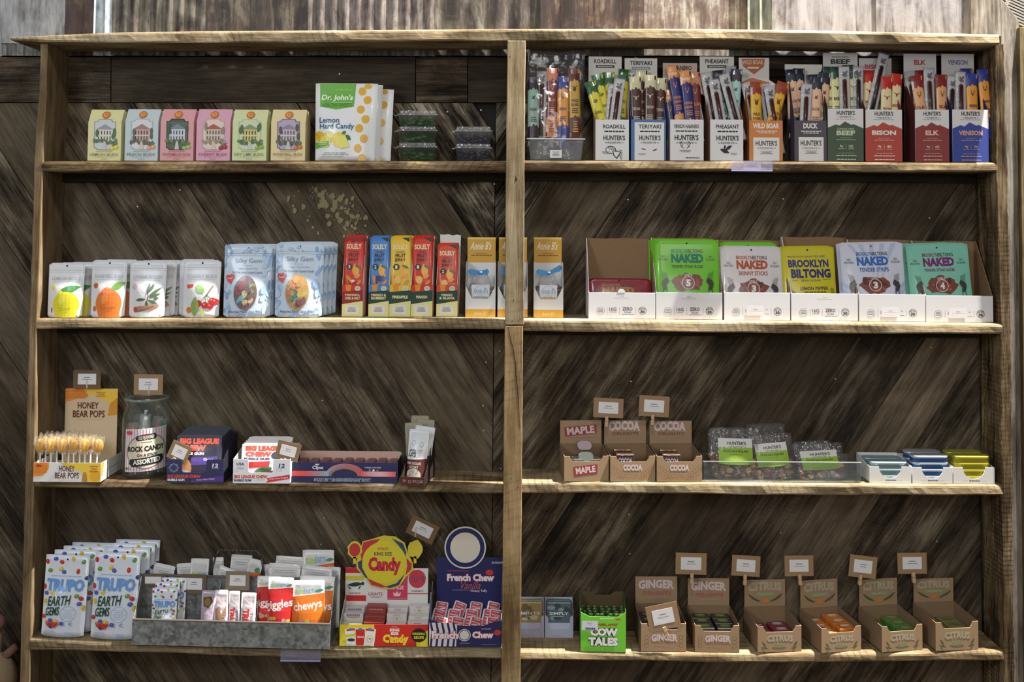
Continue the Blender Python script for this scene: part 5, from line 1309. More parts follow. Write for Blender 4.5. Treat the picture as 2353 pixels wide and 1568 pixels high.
sign(341, 884, 66, 46, .075, 'kraft price sign on a stick standing in the glass jar', 0, stick=(1, 2, -.06))
# glass jar
Yj = .075; zc = zs('E', P(335, 1100, Yj).x) + .0006; cx = P(334, 1100, Yj).x; R_ = (P(406, 1000, Yj).x - P(262, 1000, Yj).x) / 2; H = P(334, 912, Yj).z - zc
R_ = min(R_, .066)
jar = empty('glass_jar', (cx, Yj, zc)); tag(jar, 'clear glass jar of rock candy with striped label', 'jar')
out = [(0, .0), (R_ * .9, 0), (R_, .008), (R_, H * .72), (R_ * .96, H * .8), (R_ * .86, H * .86), (R_ * .86, H * .93), (R_ * .9, H * .95), (R_ * .9, H)]
inn = [(r - .0035 if r else 0, z + (.004 if i == 0 else .004 if i == 1 else 0)) for i, (r, z) in enumerate(out)]
gm = clear(.06, (200, 225, 215), .03, bump=.12, bscale=18)
MB().lathe(out, n=40).obj('jar_body', gm, jar, smooth=True)
MB().lathe([(R_ * .86, H * .97), (R_ * .93, H * .975), (R_ * .93, H), (R_ * .86, H)], n=40).obj('jar_rim', clear(.3, (200, 225, 215), .05), jar, smooth=True)
# its label: a curved paper band
p = Print(0, 0, 120, 100)
for i in range(15): p.rect(5 + i * 8, 0, 6.6 + i * 8, 100, (176, 120, 150) if i % 2 else (140, 140, 150))
p.ell(62, 53, 54, 41, (190, 70, 80), 36); p.ell(62, 53, 51.5, 39, (150, 200, 190), 36); p.ell(62, 53, 49, 37, (206, 204, 172), 36); p.ell(54, 48, 30, 24, (224, 206, 186), 30)
p.poly([(36, 16), (84, 12), (88, 22), (84, 26), (40, 28), (34, 24)], (40, 44, 44)); p.text('OLD FASHIONED', 41, 16, 81, 24, (216, 214, 196), bold=.02, rot=-2); p.lines(48, 31, 76, 34, 1, (50, 60, 60))
p.text('ROCK CANDY', 12, 40, 110, 53, (34, 44, 44), bold=.045); p.text('ON A STICK', 38, 58, 90, 65, (34, 44, 44), bold=.035); p.poly([(20, 70), (104, 64), (108, 76), (100, 84), (26, 88), (16, 80)], (34, 40, 40)); p.text('ASSORTED', 28, 70, 98, 82, (222, 220, 206), bold=.04, rot=-3)
p.ell(15, 8, 10, 5, (206, 70, 84), 14); p.ell(8, 92, 3.4, 3.4, (70, 70, 70), 8); p.ring(17, 92, 3.4, 3.4, .8, (90, 90, 90))
za = P(334, 1084, Yj - R_).z - zc; zb_ = P(334, 986, Yj - R_).z - zc; a0 = math.radians(-35); a1 = math.radians(73); RR = R_ + .0012
def lf(u, v):
    t = a0 + (a1 - a0) * u; return ((RR * math.sin(t), -RR * math.cos(t), za + (zb_ - za) * v + .007 * (u - .5)), (math.sin(t), -math.cos(t), 0))
lab = MB().shell(lambda u, v: (lf(u, v)[0], tuple(q * .992 if k < 2 else q for k, q in enumerate(lf(u, v)[0]))), 16, 3).obj('paper_label', mat((222, 214, 216), .5), jar)
p.build('label_print', lab, lf, grid=(16, 3))
r = random.Random(5); cols = [((60, 120, 80), 'green'), ((150, 70, 50), 'red'), ((196, 190, 186), 'white'), ((110, 90, 130), 'purple'), ((190, 120, 60), 'orange'), ((206, 200, 200), 'pale'), ((70, 90, 120), 'blue'), ((60, 110, 70), 'dark green')]
for i, (c, n) in enumerate(cols[:6]):
    t = i * 1.05; rr = R_ * .55; x, y = cx + rr * math.cos(t), Yj + rr * math.sin(t)
    k = empty('rock_candy', (x, y, zc + .006), (r.uniform(-.1, .1), r.uniform(-.12, .12), 0)); L = H * r.uniform(.6, .72)
    MB().tube((0, 0, 0), (0, 0, L * .5), .002, n=6).obj('stick', stk, k)
    MB().ball((0, 0, L * .72), .009, .009, L * .26, 8, 8, jit=.25).obj('crystals', mat(c, .15, coat=.6), k)
    MB().shell(lambda u, v: (((u - .5) * .03, -.011 * math.sin(math.pi * v) - .003 * math.sin(u * 20 + v * 9), v * L), ((u - .5) * .03, .011 * math.sin(math.pi * v), v * L)), 6, 8).obj('wrapper', clear(.1, (235, 235, 240), .06, bump=.9, bscale=60), k, smooth=True)
    tag(k, '%s rock candy stick in clear wrap inside the glass jar' % n, 'sweet', 'rock candy sticks in the jar')


def gumbox(px0, px1, yt, ptop, col, sidecol, label, dark, Y=-.02):
    loc, w, h = spot('E', px0, px1, yt, Y); dep = .135
    o = empty('gum_box', loc); tag(o, label, 'display box', 'shredded gum display boxes'); cm = mat(col, .5); sm_ = mat(sidecol, .55)
    SB = 1.75 if dark else 1.25
    MB().panel([(-w / 2, 0), (w / 2, 0), (w / 2, h), (w * .22, h), (w * .2, h * .92), (w * .2, h * .5), (w * .17, h * .44), (-w * .2, h * .44), (-w * .23, h * .5), (-w * .23, h * .92), (-w * .25, h), (-w / 2, h)], 0, .0014).obj('front_panel', cm, o)
    for x in (-w / 2, w / 2 - .0012): MB().side([(.0014, 0), (dep, 0), (dep, h * SB), (dep * .8, h * SB), (.0014, h)], x, .0012).obj('side_panel', sm_, o)
    MB().box(-w / 2, w / 2, .0014, dep, 0, .001).obj('base', sm_, o); MB().box(-w / 2, w / 2, dep, dep + .0012, 0, h * SB).obj('back_panel', sm_, o)
    p = Print(0, 0, 132, 58); t1 = (206, 78, 54); t2 = (222, 222, 226) if dark else (50, 60, 110)
    p.text('BIG LEAGUE CHEW', 3, 38, 80, 46, t1, bold=.06); p.text('BUBBLE GUM', 3, 48, 42, 54, t2, bold=.04); p.text('12', 106, 10, 120, 20, t2, bold=.04, shear=.15); p.lines(104, 22, 122, 23.5, 1, t2)
    if dark:
        p.poly([(58, 50), (132, 40), (132, 54), (58, 58)], (80, 56, 130)); p.text('Grand Slam Grape', 70, 47, 112, 52, (190, 180, 220), bold=.02, rot=-5)
        for a in (0, 45): p.rect(8, 12, 26, 30, (110, 120, 150), a)
        p.rect(10.5, 14.5, 23.5, 27.5, (54, 56, 92), 45)
    else:
        p.text('USA', 8, 8, 26, 15, (60, 66, 90), bold=.03); p.lines(8, 19, 26, 25, 3, (150, 150, 160)); p.poly([(78, 45), (132, 36), (132, 46), (76, 56), (82, 50)], (206, 50, 50)); p.text("Outta Here Original", 84, 43, 128, 48, (236, 206, 200), bold=.02, rot=-6)
    fr = o.children[0]; p.build('front_print', fr, flat((-w / 2, 0, 0), (w, 0, 0), (0, 0, h)))
    n = 8 if dark else 5; pw = w * .8; ph = (P(px0 + 60, ptop, Y + .1).z - loc.z) / math.cos(.2)
    bc = (38, 36, 52) if dark else (216, 212, 210)
    p = Print(0, 0, 98, 110)
    p.poly([(0, 0), (98, 0), (98, 8), (0, 8)], bc); p.text('BIG LEAGUE', 8, 8, 92, 22, t1, bold=.07); p.text('CHEW', 8, 24, 66, 38, t1, bold=.08); p.text('BUBBLE GUM', 6, 41, 62, 47, t2, bold=.05)
    if dark: p.poly([(36, 54), (92, 50), (92, 68), (36, 72)], (84, 60, 140)); p.text('Grape', 62, 54, 84, 62, (206, 196, 230), bold=.04); p.ell(22, 80, 16, 24, (190, 130, 80), 12); p.ell(22, 94, 15, 12, (170, 176, 200), 12)
    else: p.poly([(8, 54), (64, 50), (62, 66), (10, 70)], (196, 44, 44)); p.ell(50, 76, 20, 9, (70, 120, 70), 12, -20); p.ell(64, 84, 14, 7, (150, 90, 90), 12); p.ell(34, 90, 16, 5, (196, 176, 150), 10); p.ell(78, 34, 13, 11, (56, 60, 90), 12); p.ell(80, 30, 5, 5, (216, 206, 200), 10)
    m = mat(bc, .4, coat=.3, bump=.15, bscale=30); first = None
    for i in range(n):
        yy = Y + .006 + i * (.0135 if dark else .019)
        if first is None:
            first = pouch('gum_pouch', (loc.x, yy, loc.z + .0015), pw, ph, .0125, m, p, lean=.2, taper=.02, r=.003, coat=.3, rough=.4, hole=False)
            tag(first, ('dark' if dark else 'white') + ' shredded gum pouch with red lettering, front of its box', 'pouch', ('dark' if dark else 'white') + ' gum pouches')
        else: dup(first, (loc.x, yy, loc.z + .0015 + i * .0008), (0, 0, rnd.uniform(-.02, .02)), ('dark' if dark else 'white') + ' gum pouch, %s from the front of its box' % ORD[i])


gumbox(382, 513, 1056, 990, (52, 52, 88), (34, 32, 44), 'navy gum display box with purple stripe, beside the glass jar', True)
gumbox(535, 666, 1056, 1008, (222, 222, 226), (206, 204, 204), 'white gum display box with red stripe', False)
sign(412, 1040, 47, 42, -.012, 'kraft price sign tipped forward on the navy gum box', 24, peg=(-8, -26, 22), shade=(150, 126, 90))
sign(662, 1037, 54, 40, -.012, 'kraft price sign tipped on the corner of the white gum box', 14, peg=(-2, -30, 8), shade=(140, 116, 84))
# coconut bar box
loc, w, h = spot('E', 671, 913, 1063, .003); dep = .1
o = empty('bar_box', loc); tag(o, 'long navy box with grey-to-red arch and pale inside lid', 'display box')
nv = mat((40, 44, 82), .5); fr = MB().box(-w / 2, w / 2, 0, .0014, 0, h).obj('front_panel', nv, o)
p = Print(0, 0, 243, 46)
for i in range(9):
    t = i / 8; c = tuple(int(a + (b - a) * .0) for a, b in zip((206 - 14 * i, 196 - 15 * i, 206 - 13 * i), (0, 0, 0)))
    for k in range(16):
        a0_ = math.pi * k / 16; a1_ = math.pi * (k + 1) / 16; ro = 1 - i * .037; ri_ = ro - .03
        f_ = k / 16; cc = tuple(int(x + (y - x) * (1 - f_)) for x, y in zip((120 + 8 * (8 - i), 120 + 8 * (8 - i), 140 + 6 * (8 - i)), (216, 90 + 4 * i, 90)))
        p.poly([(122 + 45 * q_ * math.cos(t_), 31 - 28 * (1 - (1 - q_) * 1.25) * math.sin(t_)) for q_, t_ in ((ro, a0_), (ro, a1_), (ri_, a1_), (ri_, a0_))], cc)
p.rect(1, 19, 30, 31, (222, 84, 72))
for i in range(14): p.rect(30 + i * 4, 19, 34 + i * 4, 31, (216 - 6 * i, 90 + 6 * i, 90 + 7 * i))
for i in range(20): p.rect(160 + i * 4, 19, 164 + i * 4, 31, (216, 90 + int(80 * abs(math.sin(i / 6))), 90 + int(80 * abs(math.sin(i / 6)))))
p.poly([(122 + 30 * math.cos(math.pi * i / 16), 31.5 - 16 * math.sin(math.pi * i / 16)) for i in range(17)], (40, 44, 82)); p.rect(0, 31.5, 243, 46, (40, 44, 82)); p.text('Cljox', 48, 6, 74, 17, (214, 214, 220), bold=.03); p.poly([(55, 5), (54, 1), (57, 3), (59, 0), (61, 3), (64, 1), (63, 5)], (214, 214, 220)); p.text('THREE FLAVORS', 168, 8, 206, 11.5, (196, 196, 206), bold=.01)
for x, c in ((180, (120, 130, 170)), (189, (230, 230, 230)), (198, (216, 80, 70))): p.poly([(x + (4 if k % 2 == 0 else 1.7) * math.sin(k * math.pi / 5), 16 - (4 if k % 2 == 0 else 1.7) * math.cos(k * math.pi / 5)) for k in range(10)], c)
p.out('SUPREME COCONUT BAR', 54, 35, 184, 43, (70, 80, 110), (196, 200, 210), .07, .03)
p.build('front_print', fr, flat((-w / 2, 0, 0), (w, 0, 0), (0, 0, h)))
pk = mat((206, 170, 156), .7)
for x in (-w / 2, w / 2 - .0012): MB().side([(.0014, 0), (dep, 0), (dep, h), (.0014, h)], x, .0012).obj('side_panel', nv, o)
MB().box(-w / 2, w / 2, .0014, dep, 0, .001).obj('base', nv, o); lz = P(800, 1037, .103).z - loc.z
MB().panel([(-w / 2, 0), (w / 2, 0), (w / 2, lz - .003), (w / 2 - .006, lz), (-w / 2 + .004, lz), (-w / 2, lz - .002)], dep, .0014).obj('lid_panel', pk, o)
cb = None
for i in range(9):
    x = loc.x - w / 2 + .018 + i * (w - .036) / 8
    if cb is None:
        cb = MB().box(-.0125, .0125, -.04, .04, 0, .018).obj('coconut_bar', mat((150, 84, 84), .5, coat=.3, var=.5, bscale=90), None, (x, loc.y + .05, loc.z + h - .026), (0, 0, 0), bevel=.004)
        tag(cb, 'pink-brown bar in the long navy box, leftmost', 'snack', 'bars in the long navy box')
    else: dup(cb, (x, loc.y + .05, loc.z + h - .026 + rnd.uniform(-.001, .002)), (0, 0, rnd.uniform(-.03, .03)), 'pink-brown bar in the long navy box, %s from its left end' % ORD[i])
for i in (0, 1):   # bars underneath carry the top layer
    bb = MB().box(-w / 2 + .006, w / 2 - .006, 0, .078, 0, (h - .0275 - .0015)).obj('tray_insert', pk, o, (0, .012, .0012))
    break
# white snack bags in brown box
loc, w, h = spot('E', 920, 1000 - 8, 1097, -.034); w *= .76; loc.x -= .009; dep = .12
o = empty('snack_box', loc, (0, 0, -.16)); tag(o, 'narrow brown display box of white snack bags', 'display box')
bn = mat((92, 48, 38), .5); fr = MB().box(-w / 2, w / 2, 0, .0014, 0, h).obj('front_panel', bn, o)
p = Print(0, 0, 60, 24)
for i, x in enumerate((8, 22, 34, 44, 53)): (p.ring(x, 12, 4, 4, 1, (196, 180, 170)) if i % 2 else p.lines(x - 5, 8, x + 5, 15, 3, (196, 180, 170)))
p.build('front_print', fr, flat((-w / 2, 0, 0), (w, 0, 0), (0, 0, h)))
dk = mat((44, 34, 34), .5)
for x in (-w / 2, w / 2 - .0012): MB().side([(.0014, 0), (dep, 0), (dep, h * 4.4), (dep * .75, h * 4.4), (dep * .3, h * 2), (.0014, h)], x, .0012).obj('side_panel', dk, o)
MB().box(-w / 2, w / 2, .0014, dep, 0, .001).obj('base', dk, o); MB().box(-w / 2, w / 2, dep, dep + .001, 0, h * 4.4).obj('back_panel', dk, o)
p = Print(0, 0, 56, 100); p.poly([(0, 58), (56, 54), (56, 100), (0, 100)], (92, 50, 42)); p.text('.GFB', 3, 38, 26, 52, (50, 44, 44), bold=.02); p.ring(16, 26, 5, 5, .8, (120, 110, 110)); p.ring(38, 28, 5, 5, .8, (120, 110, 110)); p.lines(30, 38, 46, 52, 5, (170, 160, 160)); p.text('DARK CHOCOLATE', 3, 61, 42, 66, (220, 206, 200), bold=.03); p.text('COCONUT', 10, 68, 36, 73, (220, 206, 200), bold=.03); p.ell(24, 86, 21, 13, (206, 196, 184), 16)
r = random.Random(4)
for i in range(18): p.ell(24 + r.uniform(-17, 17), 86 + r.uniform(-9, 9), 2.5, 2, r.choice([(226, 220, 210), (170, 156, 140), (190, 180, 168)]), 6)
bm_ = mat((216, 218, 220), .38, coat=.3, bump=.15, bscale=40)
hh = P(960, 982, .0).z - loc.z
f0 = pouch('snack_bag', (loc.x + .001, -.006, loc.z + .0015), w * .88, hh * .93, .022, bm_, p, lean=.12, taper=.04, r=.001, rz=-.16, tilt=.05, coat=.3, rough=.38, hole=False)
tag(f0, 'white snack bag with brown lower half, front of the narrow brown box', 'bag', 'white snack bags')
dup(f0, (loc.x + .008, .02, loc.z + .006), (-.02, .1, -.16), 'white snack bag second in the narrow brown box')
tm = mat((150, 142, 120), .5)
for i, (dx, dy, dz, tl) in enumerate([(.0, .05, .008, -.08), (.012, .07, .012, .06), (.006, .088, .014, -.02)]):
    g = pouch('snack_bag', (loc.x + dx, dy - .01, loc.z + .0015), w * .8, hh * (1.0 + .04 * i), .016, tm, None, lean=.08, rz=-.16, tilt=tl, hole=False, r=.001)
    tag(g, 'greyish snack bag %s from the back of the narrow brown box' % ('third', 'second', 'first')[i], 'bag', 'grey snack bags')

# ================================================================== shelf F: kraft boxes, trail mix tray, tins
def kraft(px0, px1, lx0, lx1, yt, ly, sh, word, kind, label, Y=.006, dep=.125, ncol=(210, 190, 190), lb=None):
    loc, w, h = spot(sh, px0, px1, yt, Y); Yb = Y + dep
    la = P(lx0, ly, Yb); lbb = P(lx1, ly, Yb); hz = la.z - loc.z; xo = (la.x + lbb.x) / 2 - loc.x; rz = -math.atan2(xo, dep); ww = w
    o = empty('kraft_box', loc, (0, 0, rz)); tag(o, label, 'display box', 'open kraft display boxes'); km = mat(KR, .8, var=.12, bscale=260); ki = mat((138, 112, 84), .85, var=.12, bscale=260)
    nt = h * .22
    fr = MB().panel([(-w / 2, 0), (w / 2, 0), (w / 2, h), (w * .37, h), (w * .345, h - nt * .5), (w * .3, h - nt), (-w * .3, h - nt), (-w * .345, h - nt * .5), (-w * .37, h), (-w / 2, h)], 0, .0018).obj('front_panel', km, o)
    D_ = math.hypot(dep, xo); bh = h * 1.12
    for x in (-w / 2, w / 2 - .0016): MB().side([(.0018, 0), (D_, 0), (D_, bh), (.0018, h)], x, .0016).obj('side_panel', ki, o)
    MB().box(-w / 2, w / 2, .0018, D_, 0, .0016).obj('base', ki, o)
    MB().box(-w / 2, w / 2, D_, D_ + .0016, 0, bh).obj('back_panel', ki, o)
    ld = MB().box(-w * .485, w * .485, D_ - .001, D_ + .0008, bh, hz).obj('lid_flap', km, o)
    p = Print(0, 0, 104, 62); q = Print(0, 0, 98, 68)
    dkk = (110, 84, 58)
    if word == 'MAPLE':
        p.poly([(21, 27), (77, 20), (78, 43), (24, 50)], (150, 56, 56)); p.text('MAPLE', 27, 26, 73, 42, ncol, bold=.045, rot=-7); p.lines(25, 19, 70, 22, 1, (150, 136, 128))
        q.poly([(10, 20), (86, 12), (87, 38), (12, 47)], (150, 56, 56)); q.text('MAPLE', 16, 18, 82, 40, ncol, bold=.045, rot=-6); q.lines(16, 8, 76, 12, 1, (160, 146, 140)); q.lines(20, 49, 78, 52, 1, (150, 130, 120))
    elif word == 'COCOA':
        p.text('COCOA', 30, 20, 74, 36, ncol, bold=.06); p.lines(36, 38, 68, 41, 1, dkk)
        for s in (-1, 1):
            for k in range(5): p.ring(52 + s * (22 + k * 6), 46 - k * 5, 4.4, 4.4, .7, (150, 104, 70), 12)
        p.line(12, 54, 94, 56, .8, (176, 110, 60)); p.line(20, 51, 86, 51, .6, (150, 104, 70))
        q.text('COCOA', 10, 4, 84, 32, ncol, bold=.06, arc=3); q.text('DELIGHTS', 20, 34, 80, 43, dkk, bold=.02); q.lines(30, 48, 76, 52, 1, (190, 130, 120))
    elif word == 'GINGER':
        p.text('GINGER', 24, 24, 84, 40, ncol, bold=.05, arc=2); p.lines(30, 43, 78, 46, 1, (176, 100, 96)); [p.ring(12 + s * 80, 30 + k * 9, 5, 5, .6, dkk, 10) for s in (0, 1) for k in range(3)]
        q.text('GINGER', 7, 10, 91, 32, ncol, bold=.05, arc=2.5); q.text('DELIGHTS', 18, 37, 84, 46, (168, 92, 88), bold=.03); q.lines(28, 52, 78, 57, 1, (170, 146, 130))
    else:
        c = (172, 164, 140); p.text('CITRUS', 22, 22, 84, 38, c, bold=.05, arc=2); p.ell(52, 47, 18, 4.4, (140, 150, 112), 14); p.lines(38, 45.6, 66, 48, 1, (110, 110, 80))
        for s in (-1, 1): p.leaf(52 + s * 32, 52, 52 + s * 42, 36, 5, (88, 96, 60)); p.leaf(52 + s * 26, 55, 52 + s * 42, 50, 4, (88, 96, 60))
        q.text('CITRUS', 9, 8, 89, 30, c, bold=.05, arc=2.5); q.poly([(30, 32), (70, 32), (73, 37), (70, 42), (30, 42), (27, 37)], (140, 150, 112)); q.text('DELIGHTS', 33, 34.5, 67, 39.5, (180, 176, 140), bold=.01)
        for s in (-1, 1):
            for k in range(4): q.leaf(50 + s * (12 + 4 * k), 56 - k, 50 + s * (24 + k * 6), 50 - k * 5, 5, (84, 92, 56))
        q.ell(50, 53, 7, 6.6, (206, 130, 50), 14)
    p.build('front_print', fr, flat((-w / 2, 0, 0), (w, 0, 0), (0, 0, h)))
    q.build('lid_print', ld, flat((-w * .485, D_ - .001, bh), (w * .97, 0, 0), (0, 0, hz - bh)))
    return o, loc, w, h, rz


def packs(o, loc, w, h, rz, col, label, group, zt, cols_=2, hi=(226, 224, 220), rows=3, printc=(150, 140, 120), lvl=None):
    """flat wrapped packets lying inside a kraft box, two side by side, a few front to back"""
    m = mat(col, .4, coat=.3, bump=.15, bscale=90); R = Matrix.Rotation(rz, 4, 'Z'); first = None; pw = w * .42; dp = .034
    z = .0018
    for k in range(cols_):
        lv = zt if lvl is None else lvl[k]
        for j in range(rows):
            c = R @ Vector(((k - .5) * w * .47, .012 + j * (dp + .003), z)) + loc
            if first is None:
                first = MB().box(-pw / 2, pw / 2, 0, dp, 0, lv).obj('sweet_packet', m, None, c, (0, 0, rz), bevel=.0025)
                q = Print(0, 0, 40, 30); q.ell(20, 12, 12, 6, printc, 10); q.lines(6, 20, 34, 26, 2, printc)
                q.build('top_print', first, lambda u, v: ((-pw / 2 + u * pw, v * dp, lv), (0, 0, 1)))
                tag(first, label + ', front left in its box', 'sweet packet', group); b = first
            else:
                b = dup(first, c, (0, 0, rz + rnd.uniform(-.03, .03)), label + ', %s %s in its box' % (('front', 'second', 'third', 'fourth')[j], ('left', 'right')[k])); b.scale = (1, 1, lv / (lvl[0] if lvl else zt))


b = kraft(1296, 1399, 1286, 1383, 1049, 966, 'F', 'MAPLE', 0, 'kraft box with red maple band, leftmost in the right bay')
# silver tins inside the maple box
def tin(loc, rot, col, w, d, h, label, group, lid=None, name='small_tin', rz=0):
    o = empty(name, loc, rot); tag(o, label, 'tin', group); m = mat(col, .35, .6)
    n = 24; r = d * .45
    def ov(k):
        out_ = []
        for i in range(n):
            t = 2 * math.pi * i / n; cx_, cy_ = math.copysign(w / 2 - r, math.cos(t)), math.copysign(d / 2 - r, math.sin(t)); out_.append((cx_ + r * k * math.cos(t), cy_ + r * k * math.sin(t)))
        return out_
    MB().extr(ov(.96), lambda a, b, t: (a, b, t), 0, h * .62).obj('tin_body', m, o, bevel=.001)
    MB().extr(ov(1.), lambda a, b, t: (a, b, t), h * .62, h).obj('tin_lid', mat(lid or col, .35, .6), o, bevel=.0018)
    return o
o_, loc, w, h, rz = b
tc = (150, 160, 148)
for i, (dx, dy, dz, rx, ry, rz2) in enumerate([(-.022, .022, .052, .0, .0, .0), (.026, .022, .052, 0, 0, 0), (.0, .022, .066, 1.45, 0, 0), (-.024, .055, .052, 0, 0, 0), (.024, .055, .052, 0, 0, 0), (0.0, .075, .085, 1.3, 0, 0)]):
    tin((loc.x + dx, loc.y + dy + .006, loc.z + dz - .004), (rx, ry, rz2), tc if i < 3 else (120, 104, 110), .044, .028, .01, '%s silver-grey tin in the maple box' % ('front left', 'front right', 'upright front middle', 'back left', 'back right', 'upright back middle')[i], 'small tins in the maple box')
MB().box(-w * .44, w * .44, .008, .105, .0018, .046).obj('tin_stack', mat((96, 84, 80), .6), o_)
for i, (a0, a1, l0, l1, yl, lb_) in enumerate([(1402, 1506, 1388, 1485, 966, 'left'), (1509, 1614, 1492, 1590, 967, 'right')]):
    o_, loc, w, h, rz = kraft(a0, a1, l0, l1, 1049, yl, 'F', 'COCOA', 0, 'kraft box with big white cocoa lettering, %s of the pair' % lb_)
    for j in range(2):
        pp = empty('cocoa_packet', (loc.x - w * .16 - .004 * j, loc.y + .012 + .026 * j, loc.z + .0022)); tag(pp, 'small brown-purple packet %s in the %s cocoa box' % (('front', 'behind the front one')[j], lb_), 'sweet packet', 'packets in the cocoa boxes')
        MB().box(-w * .2, w * .2, 0, .02, 0, .064 + .008 * j).obj('packet', mat((66, 48, 66), .4, coat=.3), pp, bevel=.002)
        MB().box(-w * .2, w * .2, .0, .02, .0642 + .008 * j, .071 + .008 * j).obj('foil_top', mat((170, 140, 110), .25, .7, bump=.5), pp, bevel=.002)
        if j == 0: Print(0, 0, 40, 60).text('COCOA', 5, 4, 36, 18, (190, 180, 200), bold=.04).build('front_print', pp, flat((-w * .2, 0, 0), (w * .4, 0, 0), (0, 0, .064)))
sign(1398, 938, 68, 44, .11, 'kraft price sign clipped above the left cocoa box', 2, peg=(-3, -31, 0))
sign(1503, 934, 69, 47, .11, 'kraft price sign clipped above the right cocoa box', 3, peg=(-2, -31, 0))
# acrylic tray with trail mix
loc, w, h = spot('F', 1617, 1979, 1063, .008); dep = .115
o = empty('acrylic_tray', loc); tag(o, 'long clear acrylic tray holding the trail mix bags', 'tray'); cl = clear(.05, (225, 235, 235), .04)
MB().box(-w / 2, w / 2, 0, .0025, 0, h).obj('front_wall', cl, o); MB().box(-w / 2, w / 2, dep - .0025, dep, 0, h).obj('back_wall', cl, o); MB().box(-w / 2, w / 2, .0025, dep - .0025, 0, .0025).obj('base', cl, o)
for x in (-w / 2, w / 2 - .0025): MB().box(x, x + .0025, .0025, dep - .0025, 0, h).obj('side_wall', cl, o)
rm = clear(.5, (210, 214, 206), .08); MB().box(-w / 2 - .001, w / 2 + .001, -.001, .0035, h, h + .0018).obj('rim', rm, o)


def trail(px0, px1, yt, Y, lean, rz, tilt, label, lab=True, ly=(0, 0)):
    loc, w, _ = spot('F', px0, px1, yt, Y); h = (P((px0 + px1) / 2, yt, Y).z - loc.z) / math.cos(lean)
    g = empty('trail_mix_bag', (loc.x, Y, loc.z + .0035), (0, tilt, rz)); tag(g, label, 'bag', 'clear trail mix bags')
    f = pouchfn(w, h, .045, lean, .003, 1, .02)
    MB().shell(lambda u, v: tuple((q[0], q[1] + .0015 * math.sin(u * 21 + v * 17), q[2]) for q in f(u, v)), 12, 14).obj('film', clear(.035, (235, 235, 240), .12, bump=.6, bscale=40), g, smooth=True)
    r = random.Random(int(px0)); groups = [((150, 96, 54), []), ((96, 60, 70), []), ((206, 170, 110), []), ((120, 74, 50), [])]
    for k, (c, _) in enumerate(groups):
        mb = MB()
        for i in range(13):
            v = r.uniform(.03, .42); mb.ball((r.uniform(-.4, .4) * w, .022 + v * h * math.sin(lean) + r.uniform(-.01, .008), v * h), r.uniform(.008, .013), .007, r.uniform(.006, .01), 7, 5, jit=.2)
        tag(mb.obj('trail_mix', mat(c, .5, coat=.2, var=.4, bscale=200), g, smooth=True), kind='stuff')
    if lab:
        p = Print(0, 0, 76, 70); p.rect(0, 0, 76, 70, (212, 210, 204)); hunters(p, 20, 8, 62)
        p.poly([(0, 27)] + [(i * 4, 24 + (i % 3) * 1.2 - 2 * (i % 2)) for i in range(1, 19)] + [(76, 26), (76, 70), (0, 70)], (142, 176, 58)); p.text('STUCK ON A TRAIL MIX', 10, 31, 66, 37, (60, 80, 40), bold=.04); p.lines(24, 42, 52, 44, 1, (80, 100, 50)); p.lines(18, 62, 60, 65, 1, (80, 100, 50))
        p.build('paper_label', g, lambda u, v: ((lambda q: (q[0], q[1] - .001, q[2]))(f(.16 + .7 * u, .3 + .5 * v)[0]), (0, -1, 0)), grid=(6, 6))


trail(1634, 1748, 993, .018, .1, .0, .02, 'trail mix bag standing upright, leftmost in the acrylic tray')
trail(1730, 1835, 1008, .018, .2, -.05, -.1, 'trail mix bag in the middle of the acrylic tray')
trail(1832, 1952, 1033, .016, .45, -.08, -.08, 'trail mix bag slumped low at the right of the acrylic tray')
trail(1722, 1815, 982, .062, .1, .1, .0, 'trail mix bag behind, tallest top in the acrylic tray', False)
trail(1632, 1720, 990, .064, .05, .1, .0, 'trail mix bag behind the leftmost one in the tray', False)
trail(1832, 1920, 1022, .064, .15, .0, -.05, 'trail mix bag behind the slumped one in the tray', False)


def tinbox(px0, px1, yt, col, lid, n, label, tcn, side=False):
    loc, w, h = spot('F', px0, px1, yt, .01); dep = .105
    o = empty('tin_box', loc); tag(o, label, 'display box', 'white tin display boxes')
    c = [(w * .27 * math.cos(math.pi * i / 12), h - h * .72 * math.sin(math.pi * i / 12)) for i in range(13)]
    fr = MB().panel([(-w / 2, 0), (w / 2, 0), (w / 2, h), (w * .3, h)] + c + [(-w * .3, h), (-w / 2, h)], 0, .0014).obj('front_panel', WM, o)
    for x in (-w / 2, w / 2 - .0012): MB().side([(.0014, 0), (dep, 0), (dep, h * 1.35), (dep * .9, h * 1.35), (.0014, h)], x, .0012).obj('side_panel', WM, o)
    MB().box(-w / 2, w / 2, .0014, dep, 0, .0012).obj('base', WM, o); MB().box(-w / 2, w / 2, dep, dep + .0012, 0, h * 1.35).obj('back_panel', WM, o)
    p = Print(0, 0, 96, 40); p.lines(36, 32, 62, 35, 1, (90, 90, 96), fill=.9); p.line(22, 33.5, 33, 33.5, .5, (150, 150, 150)); p.line(65, 33.5, 76, 33.5, .5, (150, 150, 150)); p.build('front_print', fr, flat((-w / 2, 0, 0), (w, 0, 0), (0, 0, h)))
    th = .0178
    for i in range(n):
        for j in range(2):
            tin((loc.x, loc.y + .0265 + j * .049, loc.z + .0018 + i * (th + .0006)), (0, 0, 0), col, w * .93, .046, th, '%s tin, %s from the top of the %s stack' % (tcn, ORD[n - 1 - i].replace('leftmost', 'first'), ('front', 'back')[j]), tcn + ' tins', lid)
    return o


